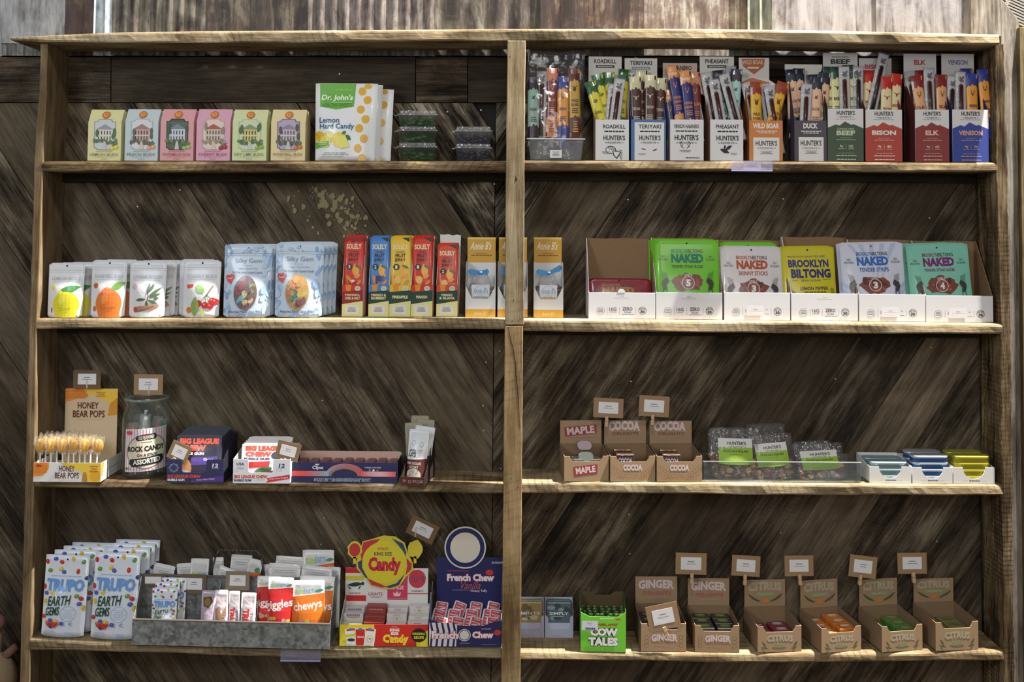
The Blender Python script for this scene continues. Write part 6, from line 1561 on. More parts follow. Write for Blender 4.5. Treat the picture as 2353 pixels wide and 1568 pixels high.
tinbox(1998, 2094, 1073, (136, 160, 160), (176, 206, 216), 3, 'white box of pale grey-blue tins', 'pale grey-blue')
tinbox(2097, 2189, 1075, (62, 104, 168), (206, 212, 222), 4, 'white box of blue tins with pale lids', 'blue')
tinbox(2191, 2286, 1075, (190, 172, 44), (206, 206, 80), 4, 'white box of yellow tins beside the right post', 'yellow')
# ================================================================== shelf G: big candy pouches, galvanised bin, candy and taffy boxes
def gems_design(h=188, small=False):
    p = Print(0, 0, 112, h); r = random.Random(9)
    cs = {'r': (196, 50, 40), 'b': (74, 90, 176), 'y': (220, 186, 50), 'g': (96, 150, 56), 'n': (44, 60, 110), 'o': (214, 120, 44)}
    def gem_(x, y, c, a=0, s=1.):
        p.ell(x, y, 6.2 * s, 4.8 * s, cs[c], 12, a); p.ell(x - 1.4 * s, y - 1.6 * s, 1.8 * s, 1.1 * s, tuple(min(255, q + 60) for q in cs[c]), 7)
    for x, y, c, a in [(5, 17, 'r', 80), (26, 10, 'b', 0), (42, 17, 'r', 20), (71, 9, 'y', 60), (98, 15, 'g', -40), (86, 37, 'r', 90), (14, 37, 'g', 0), (42, 33, 'y', -20), (50, 39, 'b', 20), (110, 52, 'n', 0), (3, 74, 'r', 80), (10, 88, 'b', 10), (28, 86, 'y', -20), (90, 92, 'g', 0), (101, 98, 'r', 30), (98, 110, 'b', 0), (9, 106, 'y', 80), (108, 120, 'y', 90), (7, 142, 'r', -20)]: gem_(x, y, c, a)
    p.lines(16, 47, 96, 50, 1, (150, 180, 214)); p.text('TRUPO', 9, 54, 106, 82, (104, 154, 214), bold=.05)
    p.text('EARTH', 18, 92, 76, 114, (34, 76, 60), bold=.02, shear=.2, rot=-5); p.text('GEMS', 12, 118, 50, 138, (34, 76, 60), bold=.02, shear=.2, rot=-6)
    if not small:
        p.ring(72, 132, 20, 18, 1, (150, 180, 220)); p.lines(58, 122, 86, 144, 6, (176, 200, 230), fill=.25); p.text('K', 58, 150, 66, 160, (110, 150, 210), bold=.02); p.text('<', 76, 150, 84, 160, (110, 150, 210), bold=.02)
        for x, y, c in [(20, 154, 'o'), (28, 148, 'b'), (34, 156, 'r'), (30, 162, 'n'), (42, 149, 'y'), (44, 156, 'r'), (58, 154, 'b'), (24, 158, 'r'), (38, 160, 'r')]: gem_(x, y, c, 0, .95)
        for x in (18, 28, 38): p.ring(x, 177, 4, 5, .8, (150, 156, 160), 12)
        p.lines(66, 174, 90, 184, 4, (140, 176, 222), fill=.4)
    return p


TW = mat((216, 222, 230), .4, coat=.25, bump=.15, bscale=28)
def trupo(px0, px1, yt, tops, who, tilt, sh='G', Y=.006):
    loc, w, h = spot(sh, px0, px1, yt, Y)
    o = pouch('candy_pouch', loc, w, h, .03, TW, gems_design(), lean=.04, taper=.03, r=.001, coat=.25, rough=.4, tilt=tilt, rz=-.02)
    tag(o, 'white pouch strewn with coloured candies, front of the %s row' % who, 'pouch', 'white coloured-candy pouches')
    for i, (dx, dtop) in enumerate(tops):
        c = dup(o, (loc.x + dx * S(), Y + .034 * (i + 1), loc.z), (0, tilt * .5, rnd.uniform(-.04, .04)), 'white coloured-candy pouch, %s from the front of the %s row' % (ORD[i + 1], who)); 
        c.scale = (1, 1, 1 + dtop * S() / h)


trupo(86, 188, 1282, [(10, 3), (18, 3), (26, 2)], 'left', .03)
trupo(200, 306, 1277, [(14, 3), (16, 4), (18, 4)], 'right', .03)


def galv(name, c0, c1):
    m = bpy.data.materials.new(name); m.use_nodes = True; nt = m.node_tree; b = nt.nodes['Principled BSDF']; b.inputs['Metallic'].default_value = .55; b.inputs['Roughness'].default_value = .42
    tc = nt.nodes.new('ShaderNodeTexCoord'); v = nt.nodes.new('ShaderNodeTexVoronoi'); v.inputs['Scale'].default_value = 110; n = nt.nodes.new('ShaderNodeTexNoise'); n.inputs['Scale'].default_value = 30; n.inputs['Detail'].default_value = 6
    nt.links.new(tc.outputs['Object'], v.inputs['Vector']); nt.links.new(tc.outputs['Object'], n.inputs['Vector'])
    mx = nt.nodes.new('ShaderNodeMix'); mx.inputs[0].default_value = .6; nt.links.new(v.outputs['Color'], mx.inputs[2]); nt.links.new(n.outputs['Fac'], mx.inputs[3])
    r = nt.nodes.new('ShaderNodeValToRGB'); r.color_ramp.elements[0].position = .3; r.color_ramp.elements[1].position = .72; r.color_ramp.elements[0].color = [lin(q) for q in c0] + [1]; r.color_ramp.elements[1].color = [lin(q) for q in c1] + [1]
    nt.links.new(mx.outputs[0], r.inputs[0]); nt.links.new(r.outputs[0], b.inputs['Base Color'])
    return m


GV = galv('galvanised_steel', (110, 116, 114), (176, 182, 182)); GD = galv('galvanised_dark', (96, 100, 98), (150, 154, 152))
Yf = -.024; zb = zs('G', P(530, 1480).x) + .001; a = P(302, 1480, Yf); b = P(757, 1480, Yf); bw = b.x - a.x; bx = (a.x + b.x) / 2
zf = P(530, 1429, Yf).z - zb; Ym = .045; zm = P(560, 1326, Ym).z - zb; Ye = .128
zb = zs('G', bx) + .001; binn = empty('galvanised_bin', (bx, Yf, zb), (0, .0172, 0)); tag(binn, 'galvanised steel bin with dividers and low front wall', 'bin')
dy = lambda Y: Y - Yf
MB().box(-bw / 2, bw / 2, 0, .0015, 0, zf).obj('front_wall', GV, binn)
MB().tube((-bw / 2, 0, zf), (bw / 2, 0, zf), .0028, n=8).obj('front_rim', mat((120, 108, 98), .5, .5), binn)
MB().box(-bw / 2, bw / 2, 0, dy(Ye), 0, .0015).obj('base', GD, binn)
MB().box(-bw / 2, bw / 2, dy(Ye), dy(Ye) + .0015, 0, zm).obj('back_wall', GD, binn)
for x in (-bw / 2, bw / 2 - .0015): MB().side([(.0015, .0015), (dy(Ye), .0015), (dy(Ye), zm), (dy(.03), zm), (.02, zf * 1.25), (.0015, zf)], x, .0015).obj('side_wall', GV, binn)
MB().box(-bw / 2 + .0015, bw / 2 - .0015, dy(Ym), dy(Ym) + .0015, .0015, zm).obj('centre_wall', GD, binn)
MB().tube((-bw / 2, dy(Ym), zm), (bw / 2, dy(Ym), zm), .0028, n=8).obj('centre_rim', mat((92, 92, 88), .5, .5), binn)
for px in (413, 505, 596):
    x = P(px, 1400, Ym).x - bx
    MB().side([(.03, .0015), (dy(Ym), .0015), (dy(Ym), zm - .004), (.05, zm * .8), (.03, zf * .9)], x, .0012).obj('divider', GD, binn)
hx0 = P(482, 1300, Ym).x - bx; hx1 = P(606, 1300, Ym).x - bx; hz = P(540, 1266, Ym).z - zb; pts = []
for i in range(15):
    t = i / 14; e = min(1, t / .14, (1 - t) / .14); pts.append((hx0 + (hx1 - hx0) * t, dy(Ym) + .001, zm + (hz - zm) * math.sin(e * math.pi / 2)))
mb = MB()
for i in range(14): mb.tube(pts[i], pts[i + 1], .003, n=8)
mb.obj('handle', mat((84, 82, 76), .5, .6), binn, smooth=True)
FL = zb + .0042


def small(px0, px1, yt, Y, m, design, label, group, name='snack_pouch', cat='pouch', tilt=0., lean=.05, t=.016, rz=0., zbase=None, hh=None, coat=.3):
    a_ = P(px0, 1400, Y); b_ = P(px1, 1400, Y); z0 = FL if zbase is None else zbase; z1 = P((px0 + px1) / 2, yt, Y).z; h_ = (z1 - z0) if hh is None else hh
    o_ = pouch(name, ((a_.x + b_.x) / 2 - math.sin(tilt) * h_ * .5, Y, z1 - h_ if hh else z0), b_.x - a_.x, h_, t, m, design, lean=lean, taper=.02, r=.001, tilt=tilt, rz=rz, hole=False, nu=8, nv=10, coat=coat, rough=.4)
    tag(o_, label, cat, group); return o_


g1 = gems_design(188, True)
hh_ = P(370, 1333, 0).z - FL
d = small(345, 403, 1356, -.008, TW, None, 'small white coloured-candy pouch, front left in the steel bin', 'small coloured-candy pouches', hh=None)
def smallprint(o_, w_, h_):
    f_ = pouchfn(w_, h_, .016, .05, .001, .9, .02); g1.r = (0, 0, 112, 150 * h_ / w_ * .76); g1.build('front_print', o_, lambda u, v: (f_(u, v)[0], (0, -1, 0)), grid=(8, 10), coat=.25, rough=.4)
w_ = P(403, 1400, -.008).x - P(345, 1400, -.008).x; h_ = P(374, 1356, -.008).z - FL
smallprint(d, w_, h_)
dup(d, (d.location.x + .001, .01, FL), (0, 0, .02), 'small white coloured-candy pouch second in the steel bin').scale = (1, 1, 1.07)
dup(d, (d.location.x + .012, .024, FL), (0, .02, 0), 'small white coloured-candy pouch third in the steel bin').scale = (1, 1, 1.12)
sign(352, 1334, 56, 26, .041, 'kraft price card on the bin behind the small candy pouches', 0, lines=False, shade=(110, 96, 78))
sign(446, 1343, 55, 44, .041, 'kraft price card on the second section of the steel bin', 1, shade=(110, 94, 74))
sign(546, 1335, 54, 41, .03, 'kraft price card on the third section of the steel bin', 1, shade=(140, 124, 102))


def bar(px0, px1, yt, kind, label, Y=-.006, tilt=0.):
    p = Print(0, 0, 30, 100); c = {'purple': (176, 160, 176), 'pink': (222, 208, 210), 'white': (216, 208, 210)}[kind]
    if kind == 'purple':
        p.poly([(4, 14), (22, 12), (26, 22), (18, 34), (6, 30)], (90, 70, 44)); p.ell(14, 22, 7, 8, (140, 112, 60), 10); p.text('OC', 9, 60, 21, 88, (90, 40, 96), bold=.06, rot=0); p.ring(15, 66, 6, 6, 3, (90, 40, 96))
    else:
        p.text('TRUPO', -14, 50, 34 + 2, 64, (206, 60, 60), bold=.06, rot=90) if kind == 'white' else p.text('OD', 6, 68, 18, 94, (206, 60, 60), bold=.06)
        if kind == 'pink': p.poly([(2, 36), (12, 30), (16, 46), (26, 30), (28, 48), (20, 56), (4, 56)], (170, 130, 100))
        p.lines(20, 40, 27, 96, 12, (150, 140, 146), fill=.5)
    o_ = small(px0, px1, yt, Y, mat(c, .35, coat=.35, bump=.3, bscale=60), None, label, 'wrapped bars in the steel bin', 'candy_bar', 'snack', tilt, .04, .016)
    w_ = P(px1, 1400, Y).x - P(px0, 1400, Y).x; h_ = P(px0, yt, Y).z - FL; f_ = pouchfn(w_, h_, .016, .04, .001, .9, .02)
    p.build('wrap_print', o_, lambda u, v: (f_(u, v)[0], (0, -1, 0)), grid=(8, 10), coat=.3, rough=.38)


bar(459, 490, 1361, 'purple', 'purple wrapped bar with torn brown window, in the steel bin', tilt=.02)
bar(490, 521, 1360, 'pink', 'pink and white bar with brown zigzag, in the steel bin')
bar(523, 548, 1362, 'white', 'thin white bar with red vertical lettering, in the steel bin', Y=.002)
bar(551, 585, 1366, 'white', 'wider white bar with red vertical lettering, beside the red pouches', tilt=.02)


def yum(px0, px1, yt, Y, c, word, label, tilt, seed, wd=(6, 94), ty=(60, 92)):
    p = Print(0, 0, 100, 120); p.text('YUM', 6, 28, 36, 40, (176, 206, 120), bold=.05); p.text('EARTH', 36, 26, 76, 39, (130, 176, 206), bold=.03); p.leaf(70, 34, 98, 28, 9, (76, 150, 120)); p.lines(8, 14, 26, 19, 2, (206, 110, 100))
    p.poly([(0, 48), (100, 38), (100, 400), (0, 400)], c); p.text(word, wd[0], ty[0], wd[1], ty[1], (240, 232, 226), bold=.02, rot=-8); r = random.Random(seed)
    for i in range(4): p.ell(r.uniform(12, 90), r.uniform(ty[1] + 26, ty[1] + 40), 8, 7, r.choice([(190, 190, 60), (220, 150, 160), (206, 120, 60)]), 10)
    o_ = small(px0, px1, yt, Y, mat((222, 222, 222), .4, coat=.3, bump=.15, bscale=40), None, label, 'bright soft-candy pouches', tilt=tilt, t=.026)
    w_ = P(px1, 1400, Y).x - P(px0, 1400, Y).x; h_ = P(px0, yt, Y).z - FL; f_ = pouchfn(w_, h_, .026, .05, .001, .9, .02); p.r = (0, 0, 100, 100 * h_ / w_ * 1.02)
    p.build('front_print', o_, lambda u, v: (f_(u, v)[0], (0, -1, 0)), grid=(8, 10), coat=.25, rough=.4)


yum(586, 640, 1330, .012, (196, 44, 42), 'giggles', 'red and white soft-candy pouch half hidden behind the front red pouch', 0, 1, (-14, 110), (90, 128))
yum(611, 669, 1333, -.012, (200, 44, 44), 'giggles', 'red and white soft-candy pouch at the front of the steel bin', .02, 2, (-8, 102), (86, 126))
yum(683, 764, 1330, .014, (220, 120, 40), 'chewys', 'orange and white soft-candy pouch behind the front orange one', .03, 3, (4, 96), (74, 104))
yum(668, 743, 1340, -.012, (222, 116, 34), 'chewys', 'orange and white soft-candy pouch at the front right of the steel bin', -.02, 4)
wp_ = mat((212, 210, 208), .45, bump=.3, bscale=50, coat=.2)
for i, (x0, x1, yt, Y, tl, lb_, dec) in enumerate([
    (352, 400, 1302, .07, .25, 'crumpled white pouch top at the back left of the bin', 0), (398, 440, 1298, .075, -.1, 'low white pouch top left of the upright one in the bin', 0), (436, 477, 1287, .07, .05, 'white pouch top with green lettering left of the bin handle', 1),
    (482, 508, 1284, .07, -.05, 'narrow white pouch top just inside the left end of the handle', 0), (500, 545, 1306, .06, .3, 'white pouch top lying low under the handle', 0), (530, 577, 1279, .075, .1, 'tallest white pouch top under the bin handle', 0),
    (570, 603, 1288, .07, .2, 'white pouch top with orange corner under the handle end', 2), (602, 616, 1300, .08, 0, 'sliver of white pouch right of the handle', 0), (618, 690, 1299, .06, .1, 'white pouch top right of the handle, nearest', 0),
    (634, 702, 1283, .085, .12, 'white pouch top right of the handle, behind', 0), (690, 764, 1267, .09, -.02, 'white pouch top with orange foot, tallest at the bin right', 3), (688, 762, 1304, .062, .04, 'wide low white pouch top at the bin right end', 0), (748, 779, 1306, .075, .0, 'grey-edged pouch top at the right end of the bin', 1)]):
    p = Print(0, 0, 60, 100)
    if dec == 1: p.text('YUM', 6, 20, 30, 30, (180, 206, 110), bold=.05); p.text('EARTH', 30, 20, 58, 30, (130, 180, 210), bold=.03)
    elif dec == 2: p.poly([(0, 22), (60, 16), (60, 60), (0, 60)], (216, 110, 50)); p.leaf(30, 16, 56, 14, 8, (76, 150, 110))
    elif dec == 3: p.text('YUM', 4, 11, 24, 19, (180, 206, 110), bold=.05); p.text('EARTH', 24, 9, 46, 18, (120, 170, 206), bold=.03); p.leaf(44, 14, 60, 12, 5, (76, 150, 110)); p.poly([(0, 24), (60, 17), (60, 100), (0, 100)], (220, 110, 40))
    else: p.lines(10, 10, 50, 16, 2, (170, 170, 170), seed=i); p.rect(0, 6, 60, 6.6, (190, 190, 190))
    hq = P((x0 + x1) / 2, yt, Y).z - FL
    o_ = pouch('snack_pouch', (P((x0 + x1) / 2, 1400, Y).x - math.sin(tl) * hq * 1., Y, FL + .012), P(x1, 1400, Y).x - P(x0, 1400, Y).x, (hq - .012) / math.cos(tl), .014, wp_, p, lean=.02, tilt=tl, hole=False, nu=8, nv=10, r=.001, rz=rnd.uniform(-.2, .2))
    tag(o_, lb_, 'pouch', 'white pouches in the back of the steel bin')

# ---- red and yellow candy box
loc, w, h = spot('G', 780, 983, 1436, .0); dep = .1
o = empty('candy_box', loc); tag(o, 'red and yellow candy display box with round yellow top sign', 'display box'); YL = (222, 206, 44); RD = (200, 44, 36)
fr = MB().box(-w / 2, w / 2, 0, .0015, 0, h).obj('front_panel', mat(RD, .5), o)
p = Print(0, 0, 204, 55); p.poly([(0, 0), (80, 0), (80, 55), (0, 55)], YL); p.poly([(176, 30), (204, 14), (204, 55), (178, 55)], YL)
for x, c, a_ in ((26, (230, 226, 220), -8), (48, RD, -2), (70, (230, 226, 220), 6)):
    p.rect(x - 12, 10, x + 12, 54, (236, 232, 226), a_); p.rect(x - 10.5, 12, x + 10.5, 53, c, a_); p.rect(x - 10, 11, x + 10, 16, RD, a_) if c != RD else 0; p.rect(x - 4, 9, x + 4, 14, (60, 130, 200), a_)
p.rect(14, 24, 38, 31, (206, 196, 60), -8); p.ell(27, 39, 9, 4, (40, 60, 56), 10); p.text('KINGS', 41, 29, 56, 34, (236, 220, 216), bold=.03); p.ring(70, 36, 7, 9, 1.6, (206, 190, 70)); p.ell(70, 36, 2, 2, (60, 110, 90), 8)
p.text('KING', 116, 9, 138, 17, (236, 226, 216), bold=.06); p.text('SIZE', 118, 18, 136, 26, (236, 226, 216), bold=.06); p.lines(120, 5, 134, 7, 1, (236, 226, 216)); p.text('Candy', 100, 24, 160, 51, (232, 206, 50), bold=.07)
p.ell(183, 26, 17.5, 17.5, (28, 32, 24), 24); p.text('ORIGINAL', 168, 19, 198, 25, (206, 196, 50), bold=.04); p.text('RECIPE', 172, 28, 195, 35, (206, 196, 50), bold=.04)
p.build('front_print', fr, flat((-w / 2, 0, 0), (w, 0, 0), (0, 0, h)))
gy = mat((206, 204, 206), .6)
for x in (-w / 2, w / 2 - .0012): MB().side([(.0015, 0), (dep, 0), (dep, h * 1.9), (.0015, h)], x, .0012).obj('side_panel', gy, o)
MB().box(-w / 2, w / 2, .0015, dep, 0, .001).obj('base', gy, o)
Yb = loc.y + dep; a = P(794, 1306, Yb); b = P(984, 1306, Yb); zz = P(890, 1306, Yb).z - loc.z; z2 = P(890, 1378, Yb).z - loc.z
bk = MB().box(a.x - loc.x, b.x - loc.x, dep, dep + .0015, 0, zz).obj('header_card', WM, o)
p = Print(0, 0, 190, 130)
p.rect(0, 0, 48, 12, RD); p.rect(0, 18, 42, 29, (206, 196, 60)); p.leaf(4, 40, 42, 36, 10, (44, 60, 64)); p.leaf(6, 42, 14, 50, 3, (44, 60, 64)); p.leaf(36, 40, 30, 50, 3, (44, 60, 64)); p.ell(40, 36, 4, 4, (44, 60, 64), 8); p.text('CANDY', 8, 56, 36, 60, (90, 84, 84), bold=.01); p.rect(0, 63, 48, 76, RD)
p.text('LIGHTS', 54, 56, 86, 63, (190, 70, 110), bold=.02); p.text('CANDY', 58, 65, 84, 68, (130, 120, 120), bold=.01); p.rect(97, 14, 143, 69, (206, 64, 96)); p.rect(97, 70, 143, 72, (170, 40, 50)); p.text('KINGS', 103, 40, 134, 49, (236, 220, 220), bold=.02); p.poly([(112, 64), (110, 54), (115, 59), (119, 52), (123, 59), (128, 54), (126, 64)], (236, 200, 206))
p.ell(165, 24, 19.5, 21, (206, 60, 76), 28); p.poly([(146, 18), (184, 18), (184, 30), (146, 30)], (206, 60, 76)); p.out('TARGET', 146, 19, 184, 31, (196, 70, 90), (70, 80, 110), .08, .04); p.text('CANDY', 152, 50, 180, 54, (90, 84, 84), bold=.01); p.rect(143, 57, 190, 58.5, (200, 60, 50))
p.build('header_print', bk, flat((a.x - loc.x, dep, zz - (zz - z2) / 72 * 130), (b.x - a.x, 0, 0), (0, 0, (zz - z2) / 72 * 130)))
# round sign cut out above it
c = P(885, 1293, Yb - .004); k = S(Yb); cut = []
sg = MB().panel([(x * k, -y * k) for x, y in [(-58, -20), (-52, -46), (-30, -52), (-4, -60), (22, -58), (44, -44), (50, -24), (62, 0), (64, 16), (48, 32), (34, 52), (14, 60), (-6, 58), (-32, 52), (-44, 36), (-64, 14), (-66, 0)]], 0, .0015).obj('top_sign', mat((214, 200, 60), .5), o, c - loc)
p = Print(-66, -60, 66, 60); RO_ = (196, 56, 70); BL = (60, 72, 110)
p.poly([(-56, -20), (-50, -44), (-30, -50), (-12, -52), (-44, -20), (-52, 4)], RO_); p.poly([(14, -54), (40, -42), (47, -24), (46, -10), (30, -38)], BL); p.poly([(48, -10), (60, 2), (60, 14), (46, 28), (50, 8)], RO_); p.poly([(44, 26), (32, 50), (12, 57), (0, 54), (26, 46)], BL); p.poly([(-40, 36), (-30, 50), (-6, 56), (4, 54), (-22, 42)], RO_); p.poly([(-62, 0), (-60, 12), (-44, 34), (-38, 36), (-52, 12), (-52, -6)], BL)
p.ell(-2, 0, 50, 47, (218, 206, 50), 36); p.text("WORLD'S", -18, -34, 7, -27, (196, 60, 70), bold=.03); p.text('KING SIZE', -25, -23, 15, -15, (70, 70, 96), bold=.03); p.text('Candy', -38, -12, 36, 28, (200, 44, 72), bold=.06)
p.build('sign_print', sg, flat((-66 * k, 0, -60 * k), (132 * k, 0, 0), (0, 0, 120 * k)))
for px, py, c_, nm_ in ((815, 1264, (196, 60, 60), 'red cut-out lobe'), (954, 1263, (222, 200, 60), 'yellow cut-out lobe')):
    q = P(px, py, Yb - .0045); lobe = MB().panel([(.021 * math.cos(t * .4) * (1 + .1 * math.sin(3 * t)), .025 * math.sin(t * .4)) for t in range(16)] if px < 900 else [(.022 * math.cos(t * .4), .026 * math.sin(t * .4) * (1 + .12 * math.cos(2 * t))) for t in range(16)], 0, .0015).obj('sign_lobe', mat((214, 200, 60), .5), o, q - loc)
    Print(0, 0, 10, 10).ell(5, 5, 4, 4, c_, 16).build('sign_print', lobe, flat((-.02, 0, -.024), (.04, 0, 0), (0, 0, .048)))
    MB().box(-.004, .004, .0, .0012, -.04, -.02).obj('sign_tab', mat((214, 200, 60), .5), lobe)
# candy packs standing in it
pk = None
for j in range(3):
    for i in range(4):
        x = loc.x - w / 2 + (i + .5) * w / 4; Y = .014 + j * .028; hh_ = .052 + j * .012 + (.006 if (i + j) % 2 else 0); cc = [(206, 200, 196), (150, 60, 56), (210, 204, 200), (214, 208, 204)][i]
        o_ = MB().box(-w * .115, w * .115, 0, .024, 0, hh_).obj('candy_pack', mat(cc, .5, coat=.2), None, (x, Y, loc.z + .0015), (0, 0, rnd.uniform(-.03, .03)), bevel=.0012)
        tag(o_, '%s candy pack, %s from left, %s row of the red and yellow box' % ('maroon' if i == 1 else 'cream', ORD[i].replace('leftmost', 'first'), ('front', 'middle', 'back')[j]), 'candy pack', 'small candy packs')
        p = Print(0, 0, 44, 60)
        if i == 0: p.text('CANDY', 6, 22, 38, 30, (60, 56, 56), bold=.02, rot=180); p.ell(22, 8, 16, 5, (176, 160, 130), 12); p.lines(6, 0.5, 38, 6, 1, (120, 110, 160), fill=.8)
        elif i == 1: p.text('MARKER', 6, 8, 38, 13, (196, 160, 150), bold=.03); p.lines(4, 18, 40, 22, 1, (180, 120, 110)); p.text('CANDY', 4, 28, 40, 36, (226, 206, 200), bold=.05)
        else: p.ring(22, 13, 9, 8, 1.6, (196, 186, 130)); p.ell(22, 13, 3, 3, (150, 150, 120), 8); p.line(8, 14, 13, 10, 1, (190, 180, 130)); p.line(36, 14, 31, 10, 1, (190, 180, 130)); p.rect(14, 1, 30, 2.6, (130, 140, 180))
        p.build('front_print', o_, flat((-w * .115, 0, hh_ - .054), (w * .23, 0, 0), (0, 0, .054)))
sign(971, 1218, 66, 44, .128, 'kraft price sign tilted above the yellow candy sign', 25, shade=(128, 98, 66), stick=(-8, -16, -.062))
# ---- navy taffy box
loc, w, h = spot('G', 986, 1152, 1432, -.001); dep = .1
o = empty('taffy_box', loc); tag(o, 'navy taffy display box with cream badge, beside the centre post', 'display box'); NV = (38, 42, 92)
fr = MB().panel([(-w / 2, 0), (w / 2, 0), (w / 2, h + .006), (w * .4, h + .003), (w * .25, h - .008), (-w * .05, h - .009), (-w * .3, h - .002), (-w / 2, h + .008)], 0, .0015).obj('front_panel', mat(NV, .5), o)
p = Print(0, 0, 166, 57); p.poly([(0, -8), (20, -2), (44, 0), (64, 6), (62, 56), (0, 56)], (216, 214, 220))
for i in range(5): p.poly([(0 + i * 13, -4), (5 + i * 13, -2), (10 + i * 13, 20), (6 + i * 13, 56), (1 + i * 13, 56), (5 + i * 13, 22)], (40, 44, 80))
p.out('French', 6, 20, 66, 38, (226, 222, 226), (206, 70, 90), .07, .05); p.ell(81, 29, 14.5, 14.5, (216, 210, 204), 24); p.ring(81, 29, 12.6, 12.6, 1.8, (50, 56, 96)); p.out('Chew', 99, 20, 148, 36, (232, 228, 226), (206, 70, 90), .07, .05); p.text('24 COUNT', 120, 12, 142, 15, (200, 200, 214), bold=.02); p.ell(157, 22, 8, 7, (206, 60, 50), 14); p.lines(70, 47, 94, 50, 1, (170, 170, 190)); p.lines(120, 50, 156, 52, 1, (120, 124, 160))
p.build('front_print', fr, flat((-w / 2, 0, 0), (w, 0, 0), (0, 0, h)))
for x in (-w / 2, w / 2 - .0012): MB().side([(.0015, 0), (dep, 0), (dep, h * 2.2), (.0015, h + .006)], x, .0012).obj('side_panel', mat((120, 126, 150), .5), o)
MB().box(-w / 2, w / 2, .0015, dep, 0, .001).obj('base', mat(NV, .5), o)
Yb = loc.y + dep; a = P(1004, 1278, Yb); b = P(1158, 1278, Yb); zz = a.z - loc.z - .003; wz = b.x - a.x; z2 = P(1080, 1385, Yb).z - loc.z
bk = MB().box(a.x - loc.x, b.x - loc.x, dep, dep + .0015, 0, zz).obj('header_card', mat(NV, .5), o)
p = Print(0, 0, 154, 108); p.text('24 COUNT', 126, 10, 152, 15, (214, 212, 220), bold=.03); p.lines(24, 32, 74, 36, 1, (190, 60, 70)); p.ell(121, 36, 9, 7, (206, 56, 50), 14); p.out('French Chew', 24, 40, 132, 57, (230, 226, 226), (190, 60, 90), .05, .05); p.text('Vanilla', 54, 58, 102, 76, (200, 90, 100), bold=.0, shear=.3); p.text('Artificially Flavored', 37, 77, 76, 80, (170, 170, 190), bold=.0); p.text('Chewy Taffy', 78, 77, 116, 84, (214, 212, 222), bold=.02)
p.build('header_print', bk, flat((a.x - loc.x, dep, z2), (wz, 0, 0), (0, 0, zz - z2)))
q = P(1069, 1259, Yb - .003); R2_ = 47 * S(Yb)
dsc = MB().extr([(R2_ * math.cos(t * math.pi / 20), R2_ * math.sin(t * math.pi / 20)) for t in range(40)], lambda a, b, t: (a, t, b), 0, .0015).obj('round_badge', mat((216, 212, 204), .5), o, q - loc)
Print(-1, -1, 1, 1).ell(0, 0, .93, .93, NV, 40).ell(0, 0, .72, .72, (216, 208, 190), 40).build('badge_print', dsc, flat((-R2_, 0, -R2_), (2 * R2_, 0, 0), (0, 0, 2 * R2_)))
first = None
n = 0
for j in range(3):
    for i in range(4 if j != 1 else 5):
        x = loc.x - w / 2 + (.13 + .245 * i - (.06 if j == 1 else 0)) * w; Y = .036 + j * .022; z = loc.z + .037 + j * .013
        x = max(loc.x - w / 2 + .019, min(loc.x + w / 2 - .019, x))
        if first is None:
            first = empty('taffy', (x, Y, z), (-.55, .22, 0)); first.scale = (1.25, 1.25, 1.25); MB().box(-.015, .015, -.004, .004, -.02, .024).obj('wrapper', mat((216, 212, 220), .3, coat=.5, bump=.4, bscale=90), first, bevel=.004)
            MB().box(-.014, .014, -.0035, .0035, -.03, -.02).obj('wrapper_end', mat((110, 140, 196), .3, coat=.4), first, bevel=.002)
            q_ = Print(0, 0, 28, 40); q_.rect(3, 3, 25, 34, (176, 60, 66))
            for s in range(5): q_.lines(5, 5 + s * 6, 23, 9 + s * 6, 1, (216, 180, 184), seed=s)
            q_.line(5, 18, 23, 14, 1.4, (226, 220, 226)); q_.build('wrap_print', first, flat((-.015, -.004, -.02), (.03, 0, 0), (0, 0, .044)))
            tag(first, 'red and white wrapped taffy, leftmost of the front row', 'sweet', 'wrapped taffies in the navy box')
        else: dup(first, (x, Y, z), (-.55 + rnd.uniform(-.1, .1), .22 + rnd.uniform(-.15, .15), rnd.uniform(-.1, .1)), 'red and white wrapped taffy, %s from the left of the %s row' % (ORD[i].replace('leftmost', 'first'), ('front', 'middle', 'back')[j]))
MB().box(-w * .47, w * .47, .004, dep - .004, .0012, .014).obj('insert', mat((60, 70, 130), .5), o)

